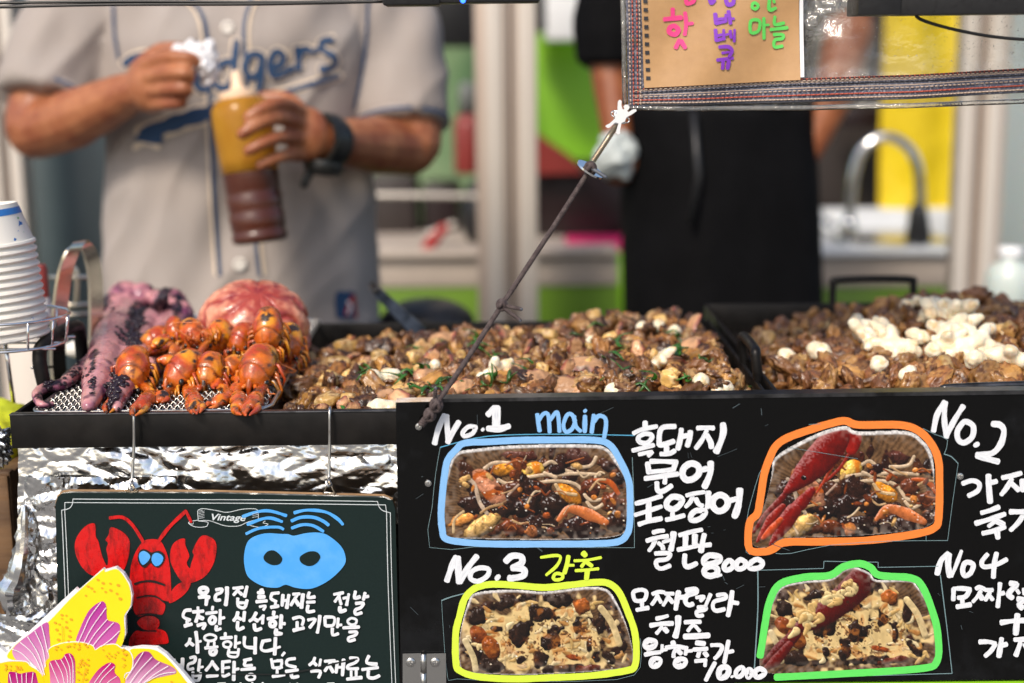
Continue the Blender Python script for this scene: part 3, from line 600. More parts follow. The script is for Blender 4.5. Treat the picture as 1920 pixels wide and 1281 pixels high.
def print_mesh(name, p, polygon, rim, parent, lift):
    """keep the cells of the painted sheet inside the cut-out outline; aluminium rim and walls shade by distance to the outline"""
    poly = np.array([(q.x, q.y) for q in cr([Vector((x, y, 0)) for x, y in polygon], 4, closed=True)])
    X, Y = p.X.ravel(), p.Y.ravel(); ins = np.zeros(X.shape, bool); dist = np.full(X.shape, 1e9)
    for i in range(len(poly)):
        (x0, y0), (x1, y1) = poly[i - 1], poly[i]
        c = ((y0 > Y) != (y1 > Y)) & (X < (x1 - x0) * (Y - y0) / (y1 - y0 + 1e-12) + x0); ins ^= c
        dx, dy = x1 - x0, y1 - y0; t = np.clip(((X - x0) * dx + (Y - y0) * dy) / (dx * dx + dy * dy + 1e-9), 0, 1); dist = np.minimum(dist, np.hypot(X - x0 - t * dx, Y - y0 - t * dy))
    img = p.img.reshape(-1, 3); d = dist; top = np.clip((poly[:, 1].mean() - Y) / 60, 0, 1)
    m = np.clip((rim[0] + top * rim[1] - d) / 3, 0, 1)[:, None]; rimc = (.62 + .25 * p.n3.ravel() + .1 * p.n1.ravel())[:, None] * np.array([[1, .97, .95]]); img = np.clip(img, 0, 1.2) ** 1.12 * 1.02; ed_ = np.clip((26 - d) / 26, 0, 1)[:, None] * np.clip(p.n1.ravel() + .3, 0, 1)[:, None] * .5; img = img * (1 - ed_) + np.array([[.30, .25, .21]]) * ed_; img = img * (1 - m) + rimc * m
    W, H = p.W, p.H; u = S(YM); mb = MB(); idx = -np.ones(W * H, int); keep = []
    I = ins.reshape(H, W); cell = I[:-1, :-1] & I[1:, :-1] & I[:-1, 1:] & I[1:, 1:]; js, is_ = np.nonzero(cell)
    used = np.zeros(W * H, bool)
    for dj in (0, 1):
        for di in (0, 1): used[(js + dj) * W + is_ + di] = True
    ids = np.nonzero(used)[0]; idx[ids] = np.arange(len(ids))
    o0 = P(0, 0, YM); ex = P(1000, 0, YM); # exact mapping per vertex
    mb.v = [tuple(onm(X[k], Y[k], lift)) for k in ids]; mb.f = [(idx[j * W + i], idx[j * W + i + 1], idx[(j + 1) * W + i + 1], idx[(j + 1) * W + i]) for j, i in zip(js, is_)]; mb.mi = [0] * len(mb.f)
    mb.col = np.clip(img[ids], 0, 1); return mb.build(name, MATS['photo_attr'], parent, False)
poly1 = [(740 + a / 4.267, 740 + b / 4.267) for a, b in ((480, 470), (420, 640), (400, 850), (400, 1120), (600, 1150), (1200, 1160), (1700, 1145), (1855, 1080), (1860, 900), (1860, 690), (1780, 530), (1690, 420), (1500, 395), (1000, 400), (650, 430))]
p = Paint(825, 825, 1185, 1020, .9, 3); dish_meat(p, 0, 0); flecks(p, 110, 860, 1170, 890, 1000); print_mesh('dish_photo', p, poly1, (2.5, 5), board, .0008)
poly2 = [(1380 + a / 4.571, 770 + b / 4.571) for a, b in ((330, 400), (300, 560), (240, 800), (130, 1000), (140, 1150), (280, 1170), (400, 1100), (800, 1080), (1300, 1050), (1690, 960), (1700, 600), (1680, 380), (1600, 250), (1450, 170), (1050, 175), (950, 130), (780, 160), (550, 260))]
p = Paint(1400, 790, 1765, 1030, .9, 3); dish_meat(p, 596, -1); flecks(p, 100, 1480, 1750, 890, 1000)
h = lambda l: [(1380 + a / 4.571, 770 + b / 4.571) for a, b in l]
for l, wd, c in (([(430, 700), (360, 790), (250, 900), (150, 1040)], [10, 16, 13, 5], (128, 18, 8)), ([(400, 820), (300, 940), (180, 1120)], [12, 22, 5], (158, 34, 14)), ([(650, 680), (560, 790), (500, 840)], [14, 26, 22], (150, 22, 12)), ([(490, 860), (420, 960), (330, 1100), (290, 1150)], [30, 32, 14, 5], (150, 24, 12)), ([(380, 930), (300, 1020), (230, 1090)], [10, 16, 8], (214, 90, 40)),
                 ([(960, 380), (880, 500), (720, 640)], [7, 7, 5], (176, 50, 26)), ([(820, 480), (760, 590), (690, 700)], [8, 6, 4], (196, 70, 30)), ([(950, 180), (1000, 240), (990, 330)], [30, 34, 22], (180, 32, 18)), ([(870, 230), (790, 330), (700, 430), (600, 530), (490, 640), (420, 700)], [46, 60, 58, 46, 24, 8], (140, 18, 8))): p.tube(h(l), wd, c, .35, .8)
p.tube(h([(690, 300), (740, 360), (760, 520)]), 2, (120, 16, 10), 0, 0); p.blob(*h([(580, 575)])[0], 6, 5, 0, (20, 12, 10), 1, 0)
print_mesh('dish_photo', p, poly2, (1.5, 7), board, .0008)
poly3 = [(740 + a / 4.085, 1020 + b / 4.085) for a, b in ((620, 370), (560, 450), (500, 680), (495, 900), (560, 980), (900, 1000), (1300, 990), (1780, 950), (1830, 900), (1815, 760), (1770, 600), (1700, 440), (1620, 340), (1450, 325), (1150, 360), (900, 345))]
p = Paint(855, 1090, 1195, 1270, .9, 5); dish_cheese(p, 0, 0); flecks(p, 60, 890, 1150, 1130, 1255); print_mesh('dish_photo', p, poly3, (2.5, 4), board, .0008)
poly4 = [(1340 + a / 2.367, 740 + b / 2.367) for a, b in ((300, 850), (260, 910), (235, 1010), (200, 1150), (205, 1210), (270, 1240), (500, 1232), (900, 1205), (980, 1180), (980, 1060), (950, 940), (900, 850), (860, 820), (720, 820), (690, 790), (620, 762), (570, 775), (510, 815), (400, 825))]
p = Paint(1415, 1055, 1765, 1270, .9, 6); dish_cheese(p, 573, -16); flecks(p, 50, 1480, 1740, 1110, 1240)
h = lambda l: [(1340 + a / 2.367, 740 + b / 2.367) for a, b in l]
p.tube(h([(660, 800), (620, 860), (540, 930), (470, 980), (400, 1020), (350, 1040)]), [46, 56, 50, 44, 28, 12], (112, 20, 14), .25, .8); p.tube(h([(360, 1060), (290, 1130), (220, 1190)]), [22, 28, 10], (108, 18, 12), .2, .7); p.tube(h([(330, 1110), (270, 1180), (220, 1215)]), [16, 22, 6], (118, 22, 14), .2, .7)
for i in range(26):
    t_ = p.r.random(); X = 630 - 270 * t_ + p.r.uniform(-34, 34); Y = 806 + 220 * t_ + p.r.uniform(-26, 26)
    if Y < 775 or (X > 640 and Y < 880): continue
    p.tube(h([(X, Y), (X + p.r.uniform(-20, 20), Y + p.r.uniform(5, 20)), (X + p.r.uniform(-35, 35), Y + p.r.uniform(10, 40))]), [p.r.uniform(8, 13), p.r.uniform(12, 19), 5], [(240, 216, 158), (226, 190, 124)][i % 2], .2, .25)
b_ = np.clip((p.n3 * .6 + p.n1 * .8 - .5) * 5, 0, 1) * np.clip((1 - np.hypot((p.X - h([(580, 0)])[0][0]) / 50, (p.Y - h([(0, 880)])[0][1]) / 34)) * 3, 0, 1); p.put(b_ * .85, lin((60, 30, 16)))
print_mesh('dish_photo', p, poly4, (1.5, 4), board, .0008)
# painted frames round the photos
strokes('painted_frame', [('A', "54:560,385 490,440 425,520 400,640 382,800 372,950 382,1080 410,1150 560,1178 800,1192 1200,1192 1560,1190 1780,1175 1860,1110 1882,1000 1882,820 1870,680 1800,520 1720,400 1600,362 1300,360 1000,362 750,375 540,402")], onm, MATS['paint_blue'], board, .0012)
strokes('painted_frame', [('E', "52:600,345 535,420 500,540 470,660 465,800 470,900 490,960 620,1010 900,1030 1200,1020 1500,1005 1780,965 1840,925 1850,800 1835,660 1790,530 1720,370 1640,300 1540,290 1350,310 1150,330 950,315 800,305 690,312 590,345")], onm, MATS['paint_yellow'], board, .0012)
strokes('painted_frame', [('H', "66:340,300 280,420 240,540 205,760 180,880 115,960 112,1180 240,1205 320,1180 420,1125 700,1120 1100,1110 1500,1060 1700,1000 1735,880 1740,600 1730,420 1670,280 1560,170 1400,120 1050,120 930,85 800,110 650,155 450,225 330,310")], onm, MATS['paint_orange'], board, .0012)
strokes('painted_frame', [('V', "32:200,1160 210,1100 225,1000 245,910 290,838 400,808 510,800 570,762 640,748 690,765 730,800 870,812 920,850 965,960 988,1060 985,1180 900,1215 500,1240 270,1252")], onm, MATS['paint_green'], board, .0012)
# knife-cut outlines of the stuck-on film
strokes('cut_lines', [('A', "3.5:365,420 330,620 300,900 280,1220 640,1215; 3:640,1215 1150,1220 1920,1222; 4:1900,500 1915,900 1917,1222"), ('E', "3:360,430 372,640 405,1010 480,1030 1000,1050 1700,1035 1880,940 1880,720; 9:360,430 440,400 560,370"),
    ('H', "4.5:235,490 200,530 130,760 90,940 85,1210 150,1215; 5:340,1220 470,1220 800,1150 1300,1115 1810,1110; 4:1810,1110 1850,800 1900,450; 8:1900,450 1840,390 1780,370; 5:1780,370 1810,250 1700,200 1600,150; 3:440,310 800,370 1040,410; 4:620,115 720,110; 4:1625,1115 1625,1070"),
    ('V', "5:190,780 191,900 188,1000 175,1210; 3:190,778 480,770; 3:482,770 484,738; 3:484,738 722,742; 3:724,742 724,765; 3:724,765 990,760; 4:1000,800 1030,1040 1052,1235; 3:1052,1235 700,1245")], onm, MATS['cut_line'], board, .0009, k=2)
strokes('cut_lines', [('A', "7:365,420 560,365 750,330 1000,318 1400,315 1920,325")], onm, MATS['cut_line_blue'], board, .0009, k=2)
W1 = [('A', "45:320,390 350,270 400,160; 44:415,165 422,270 430,375; 44:425,380 470,290 515,215; 36:640,255 590,255 545,300 560,330 620,310 645,270 640,250; 34:702,275 708,280; 48:745,160 800,100; 66:815,100 812,250; 52:745,268 840,270 915,248"),
 ('B', "72:270,75 270,130; 58:120,220 230,170 420,130; 62:265,225 350,240 350,290 290,345 200,330 185,270 265,225; 58:110,440 250,405 380,370; 50:190,490 360,455 310,510; 68:655,130 510,140 460,200 450,320 470,370 640,320; 70:545,380 545,450; 62:470,485 580,480 650,440; 70:735,165 720,290 690,420; 60:745,260 830,240; 70:850,195 840,280 810,380; 62:940,150 1060,145 1150,150; 60:1060,180 1000,300 920,410; 72:1060,240 1110,330 1120,400; 82:1270,100 1275,200 1240,330 1180,460;"
       "62:340,580 500,580 680,590; 68:300,600 320,730; 68:660,600 630,690; 58:330,715 500,700 650,680; 66:270,800 480,770 690,740; 60:530,780 520,860; 66:420,850 430,950 500,960 610,890; 84:860,605 950,640 960,730 890,800 800,815 750,750 770,660 860,605; 70:990,690 1060,670; 80:1110,590 1110,700 1080,800 1030,910;"
       "60:150,1120 300,1080 480,1020; 78:650,1030 740,1060 720,1130 640,1190 560,1170 545,1110 590,1050 650,1030; 54:800,1015 900,990 1030,970; 54:880,1030 850,1100 790,1165; 62:920,1060 960,1130 1010,1150; 74:1080,975 1080,1080 1070,1170; 84:1230,1010 1310,1050 1330,1130 1280,1200 1200,1215 1140,1150 1150,1060 1230,1010; 70:1370,1080 1440,1060; 86:1485,940 1475,1100 1440,1230 1415,1290"),
 ('C', "58:140,170 300,120 480,60; 76:315,-10 315,230; 64:190,290 330,245 480,215; 60:625,110 620,180; 62:540,230 640,210 770,175; 72:960,110 1040,120 1010,190 930,235 860,230 860,170 910,120 960,110;"
       "56:370,395 440,375 510,370; 58:290,500 420,460 560,440; 58:400,480 370,560 320,630; 56:440,530 490,570 500,610; 50:500,520 580,490; 76:635,400 625,500 600,620; 58:400,665 560,660 590,690 540,740 420,760 420,830 480,860 590,820; 58:710,430 850,390 1000,360; 74:790,440 785,580; 74:910,430 905,570; 58:690,615 830,590 950,560; 70:1030,420 1010,500 985,640; 62:1010,560 1110,550; 66:780,680 775,790 820,835 930,790"),
 ('D', "50:120,180 210,160 265,190 240,280 140,290 110,230 120,180; 50:210,300 215,360; 52:150,400 230,385 290,375; 48:340,210 410,185 480,190; 46:400,220 370,280 330,335; 50:400,240 440,310; 45:490,205 590,205; 45:530,230 500,290 465,345; 50:530,250 580,310; 62:650,180 630,290 615,390; 58:660,250 720,245; 60:740,165 850,150 860,190 760,220 730,270 740,320 780,340 820,325; 46:860,250 950,240 910,290; 46:1030,210 1000,280 970,350; 50:880,370 970,370 960,400 870,420 880,470 940,465; 50:1110,225 1200,215 1210,260 1080,300 1060,370 1100,410 1200,390; 60:1290,180 1270,320 1240,470; 50:1300,310 1360,320;"
       "48:385,505 450,490 520,470; 56:315,585 440,565 580,560; 48:450,600 420,640 385,680; 58:480,620 515,660; 70:645,480 640,600 610,720; 54:725,545 820,540 910,540; 46:830,570 790,610 760,650; 50:850,590 900,650; 72:720,715 860,710 1010,700;"
       "68:310,760 370,780 350,830 290,850 250,820 270,770 310,760; 50:295,850 290,910; 52:250,935 340,915 430,905; 40:455,820 450,900; 40:460,880 510,870; 80:380,990 420,1000 400,1050 350,1065 330,1030 350,995 380,990; 60:580,780 590,810; 54:500,850 620,835 720,850; 50:610,870 590,920 590,960; 60:640,880 680,920; 46:745,840 730,930; 44:750,890 810,885; 84:690,995 720,1010 700,1050 650,1065 620,1040 640,1000 690,995; 58:860,790 960,800; 52:830,870 920,865 990,860; 50:900,890 880,960; 56:960,910 990,950; 50:850,1010 980,1000; 44:970,1010 965,1070; 50:1040,820 1140,820 1170,850 1130,930 1080,980; 54:1245,770 1220,900 1195,1030; 50:1250,900 1300,890"),
 ('F', "42:340,760 420,735 480,760 470,820 390,865; 52:560,690 565,800 575,920; 42:590,750 630,740; 42:680,710 770,690 840,670; 42:760,720 720,790 670,855; 48:760,760 820,815; 48:850,730 855,820; 42:500,1010 570,990 650,960; 44:450,1100 570,1065 700,1020; 35:620,1080 560,1125; 48:630,1080 690,1110; 42:510,1185 600,1165 700,1130; 50:630,1160 640,1225; 46:745,1000 880,1000; 42:870,1010 820,1090 750,1160; 46:920,960 920,1120"),
 ('G', "40:270,440 340,438 420,445; 40:270,440 268,540; 42:415,450 375,510 310,520; 40:345,530 350,580; 46:300,600 420,580; 38:470,440 500,425 545,445; 35:510,460 480,510 440,555; 46:500,490 525,530; 38:550,450 615,450; 38:590,470 550,540; 42:580,490 615,535; 38:680,390 670,500 660,600; 40:690,480 715,475; 48:770,390 830,400 780,450 755,490 790,520; 35:830,450 850,480; 50:840,530 890,540 850,580 880,610; 30:890,440 895,490; 46:690,740 800,725 930,720; 54:835,670 820,840; 42:500,910 580,910 640,925; 42:640,930 600,990 550,1035; 46:695,880 670,1040; 42:700,940 740,930; 45:810,890 930,885; 44:860,920 820,1030; 46:900,930 950,1010")]
strokes('menu_lettering', [W1[0]], onm, MATS['paint_white'], board, .0011)
o = strokes('menu_lettering', W1[1:3], onm, MATS['paint_white'], board, .0011); o = strokes('menu_lettering', [W1[3]], onm, MATS['paint_white'], board, .0011); strokes('menu_lettering', [W1[4]], onm, MATS['paint_white'], board, .0011); strokes('menu_lettering', [W1[5]], onm, MATS['paint_white'], board, .0011)
strokes('menu_number', [('E', "46:400,280 430,190 470,95; 50:485,100 488,200 492,292; 46:500,290 560,180 630,90; 38:650,180 718,190 710,240 640,282 582,262 590,210 650,180; 52:785,250 792,256; 50:850,130 900,88 970,95 970,145 900,180; 50:900,180 985,190 985,238 905,258 875,256")], onm, MATS['paint_white'], board, .0011)
strokes('menu_number', [('F', "48:90,310 120,170 185,60; 46:190,65 182,200 198,360; 46:200,360 260,230 345,95; 48:375,230 430,270 420,360 350,410 300,380 295,310 340,240 375,235; 60:455,422 460,430; 52:595,248 660,258 692,310 665,420 590,500 460,515; 52:460,520 560,550 645,572")], onm, MATS['paint_white'], board, .0011)
strokes('menu_number', [('G', "50:125,310 160,190 225,130; 55:228,135 222,230 238,330; 35:250,330 290,240 340,105; 46:400,205 445,230 420,300 370,325 350,280 365,220 400,205; 42:570,135 520,200 540,245 640,230 740,180; 45:650,125 630,220 622,340")], onm, MATS['paint_white'], board, .0011)
strokes('price', [('C', "80:1130,690 1220,710 1220,760 1130,800 1040,800 1030,740 1080,695 1130,690; 76:1110,830 1190,855 1190,925 1110,955 1040,930 1035,870 1110,830; 40:1190,960 1250,940; 68:1350,755 1400,795 1385,850 1320,880 1285,855 1295,800 1350,755; 68:1500,745 1560,785 1545,840 1480,865 1440,835 1450,780 1500,745; 68:1710,740 1775,780 1755,835 1680,860 1610,845 1630,780 1710,740")], onm, MATS['paint_white'], board, .0011)
strokes('price', [('D', "52:1085,1030 1030,1130 975,1240; 70:1210,1080 1250,1120 1220,1190 1150,1210 1130,1160 1150,1100 1210,1080; 40:1288,1192 1292,1200; 56:1400,1085 1430,1130 1390,1190 1340,1190 1340,1130 1400,1085; 58:1500,1110 1530,1150 1490,1200 1470,1190 1470,1130 1500,1110; 62:1620,1100 1680,1140 1640,1190 1580,1200 1560,1140 1620,1100")], onm, MATS['paint_white'], board, .0011)
strokes('menu_word', [('A', "34:1140,155 1150,230 1160,290; 32:1152,205 1190,152 1228,160 1240,300; 32:1245,200 1290,140 1308,165 1318,295; 32:1440,220 1420,160 1380,160 1350,240 1370,295 1420,270 1445,200; 32:1435,170 1450,250 1488,290; 36:1522,168 1520,295; 34:1520,124 1526,130; 34:1592,160 1575,300; 34:1592,215 1630,168 1680,182 1690,240 1675,340")], onm, MATS['paint_blue'], board, .0011)
strokes('menu_word', [('E', "24:1120,100 1230,85 1270,100 1240,165 1160,235; 34:1330,90 1320,150 1300,220; 22:1330,160 1372,160; 26:1250,222 1285,235 1280,262 1240,272 1215,260 1225,230 1250,222; 42:1442,65 1462,85; 22:1375,125 1470,120 1580,100; 26:1460,130 1430,170; 32:1470,135 1510,165; 24:1385,200 1470,195 1560,185; 42:1475,200 1468,262")], onm, MATS['paint_yellow'], board, .0011)
strokes('scratches', [('B', "5:1810,125 1850,108; 6:300,915 370,875; 5:1200,520 1330,470 1450,420; 4:820,470 830,540; 4:850,470 870,530"), ('C', "5:1440,1120 1540,1070; 9:1270,960 1290,1010; 8:1295,1035 1330,1060; 5:1075,325 1105,322; 5:1280,365 1300,362; 5:1120,403 1150,402; 6:1735,1095 1810,1092"), ('A', "3:170,830 230,790; 4:215,655 228,650; 4:1130,1215 1180,1255; 3:1640,150 1750,100; 3:660,160 665,280"), ('E', "3:120,480 180,540; 3:420,620 424,640; 4:1090,20 1130,50"), ('V', "4:80,58 110,40; 3:205,60 208,90; 3:250,660 330,690"), ('G', "5:335,765 345,800; 4:410,640 440,650; 3:130,480 150,500")], onm, MATS['scratch'], board, .0008, k=2)
# screws and hinge
def screw(x, y, Y, r, name='screw', parent=None):
    c = P(x, y, Y); rot = Matrix.Rotation(R(90), 3, 'X'); mb = MB()
    mb.lathe([(r, 0), (r, .0006), (r * .85, .0013), (r * .5, .0016), (r * .45, .0010), (0, .0008)], c, 16, rot)
    mb.box(c + Vector((0, -.0012, 0)), (r * 1.0, .0008, r * .2)); mb.box(c + Vector((0, -.0013, 0)), (r * .2, .0008, r * 1.0)); return mb.build(name, MATS['steel_bright'], parent, 40)
for x, y in ((785, 800), (803, 906), (1800, 893)): screw(x, y, YM - .0008, .0033, parent=board)
hin = thing('hinge', 'worn steel hinge screwed to the lower left of the menu board', 'hinge', (0, 0, 0))
for xa, xb in ((755, 789), (800, 836)):
    mb = MB(); mb.prism([P(xa, 1226, YM - .0022), P(xb, 1225, YM - .0022), P(xb + 1, 1330, YM - .0022), P(xa, 1330, YM - .0022)], (0, .0012, 0)); lf = mb.build('leaf', MATS['steel_bright'], hin, False)
    screw((xa + xb) / 2 - 2, 1242, YM - .0026, .0042, parent=lf)
for j in range(3):
    a = P(794, 1226 + j * 36, YM - .003); b = P(794, 1226 + j * 36 + 34, YM - .003); mb = MB(); mb.tube([a, b], .0026, 12); mb.build('knuckle', MATS['steel_bright'], hin)
# ------------------------------------------------------------------ chalkboard
YC = -.022
def onc(x, y, l): p = P(x, y, YC); return Vector((p.x, YC - l, p.z))
cb = thing('chalkboard', 'dark green chalkboard with red lobster and blue pig snout drawings', 'sign', (0, 0, 0))
pl = [(128, 924), (400, 925), (720, 933), (736, 940), (741, 955), (751, 1340), (112, 1340), (104, 945), (108, 932), (115, 926)]
mb = MB(); mb.prism([P(x, y, YC) for x, y in pl], (0, .004, 0)); mb.build('board_face', MATS['chalk_green'], cb, False)
mb = MB(); mb.prism([P(x, y - 3.2 if y < 1000 else y, YC + .0044) for x, y in pl], (0, .005, 0)); mb.build('backing', MATS['mdf_edge'], cb, False)
strokes('border_line', [('X', "1.3:137,935.5 300,936.5 480,937 708,940; 1.3:122,942 300,943 480,943.5 723,946.5; 1.3:137,935.5 136,945 130,953 116,956.5; 1.3:122,942 122,960; 1.3:116,956.5 119,1020 126,1200 128,1281; 1.3:122,960 126,1040 132,1200 134,1281; 1.3:708,940 711,950 718,957 732,961; 1.3:723,946.5 725,961; 1.3:732,961 735,1100 742,1281; 1.3:725,961 728,1100 735,1281")], onc, MATS['print_line'], cb, .0005, k=3)
strokes('ribbon_banner', [('L', "5:188,250 183,175 200,155 240,150 340,165 430,180 550,155 650,150 686,168 690,235; 5:188,252 280,250 400,290 480,297 540,290 600,262 690,238; 5:185,246 130,255 106,270 150,298 210,305 255,298 265,285 265,262 188,252; 4:106,270 140,280 147,265; 5:620,290 700,305 745,295 772,278 730,268 748,252; 3:190,180 240,168; 3:190,192 240,180; 3:190,205 240,194; 3:190,218 240,208; 3:190,231 240,222; 3:640,195 688,180; 3:640,208 688,195; 3:640,222 688,212; 3:195,168 225,160")], onc, MATS['print_line'], cb, .0006, k=4)
# printed word on the banner
tx = bpy.data.curves.new('banner_word', 'FONT'); tx.body = 'Vintage'; tx.size = 1; tx.shear = .3; tx.offset = .018; tx.extrude = 0; to = bpy.data.objects.new('banner_word', tx); SC.collection.objects.link(to)
dg = bpy.context.evaluated_depsgraph_get(); dg.update(); me = bpy.data.meshes.new_from_object(to.evaluated_get(dg)); bpy.data.objects.remove(to)
a = verts(me); x0_, x1_ = a[:, 0].min(), a[:, 0].max(); vs = []
for q in a:
    s_ = (q[0] - x0_) / (x1_ - x0_); vs.append(onc(330 + (300 + s_ * 285) / 4.465, 920 + (246 - q[1] * 78 + s_ * 6) / 4.465, .0006))
mb = MB(); mb.add(vs, [tuple(f.vertices) for f in me.polygons]); mb.build('banner_word', MATS['print_line'], cb, False)
fills('lobster_drawing', [('K', "325,258 270,262 215,310 175,380 168,450 185,520 230,600 300,655 400,655 530,630 580,530 594,430 585,370 540,320 470,285 440,290 430,340 405,380 425,405 412,450 425,520 418,580 385,520 365,450 350,390 330,350"),
  ('K', "720,380 820,382 870,455 900,560 912,700 905,850 800,832 700,832 600,845 596,640 620,520 665,430"), ('K', "1018,370 960,385 920,430 905,520 930,600 985,690 1020,712 1090,708 1180,660 1240,570 1265,470 1255,390 1200,350 1150,350 1110,400 1080,470 1090,500 1070,560 1060,600 1035,560 1055,510 1045,470 1025,420"),
  ('K', "1062,702 1050,760 990,825 900,870 915,780 980,715"), ('K', "632,845 700,828 800,828 868,880 845,960 780,952 740,950 660,972 622,920"), ('K', "650,1020 700,975 770,970 820,1000 820,1050 780,1080 700,1072"), ('K', "600,1212 592,1150 640,1085 700,1088 800,1068 870,1090 893,1150 885,1182 800,1190 700,1208")], onc, MATS['paint_red'], cb, .0006)
strokes('lobster_feelers', [('K', "26:440,210 540,205 620,270 700,395; 28:810,400 900,280 1030,155; 22:1030,155 1070,240")], onc, MATS['paint_red'], cb, .001)
strokes('lobster_lines', [('K', "16:632,720 700,700 780,700 865,728; 12:650,828 720,812 800,818 862,862; 9:690,1083 800,1083; 8:640,965 740,950 840,962")], onc, MATS['black_line'], cb, .0014)
fills('lobster_eye_rims', [('K', "658,500 680,455 720,452 765,475 820,462 862,490 862,540 820,590 780,580 755,555 720,590 690,585 660,545")], onc, MATS['black_line'], cb, .0015)
fills('lobster_eyes', [('K', "672,480 710,463 755,500 735,545 695,570 670,525"), ('K', "775,490 815,478 855,510 840,560 797,580 766,540")], onc, MATS['snout_blue'], cb, .0018)
fills('snout_drawing', [('L', "590,450 640,390 750,355 880,360 940,362 990,375 1080,355 1180,348 1270,370 1380,460 1420,550 1410,620 1330,710 1230,780 1120,820 1000,810 920,785 850,810 740,800 640,750 590,690 570,570")], onc, MATS['snout_blue'], cb, .0009)
fills('snout_nostrils', [('L', "770,505 830,500 890,560 870,610 810,620 750,590 735,550"), ('L', "1040,550 1110,508 1180,510 1210,555 1170,610 1110,628 1050,600")], onc, MATS['chalk_green'], cb, .0012)
strokes('snout_wrinkles', [('L', "26:560,215 680,175 790,168 925,207; 26:600,280 720,235 800,228 890,257; 24:590,358 700,312 850,302 900,320; 26:992,182 1100,160 1250,175 1350,230 1398,280; 28:970,250 1050,220 1150,220 1230,250 1278,285; 26:972,310 1060,282 1150,290 1235,338")], onc, MATS['snout_blue'], cb, .001)
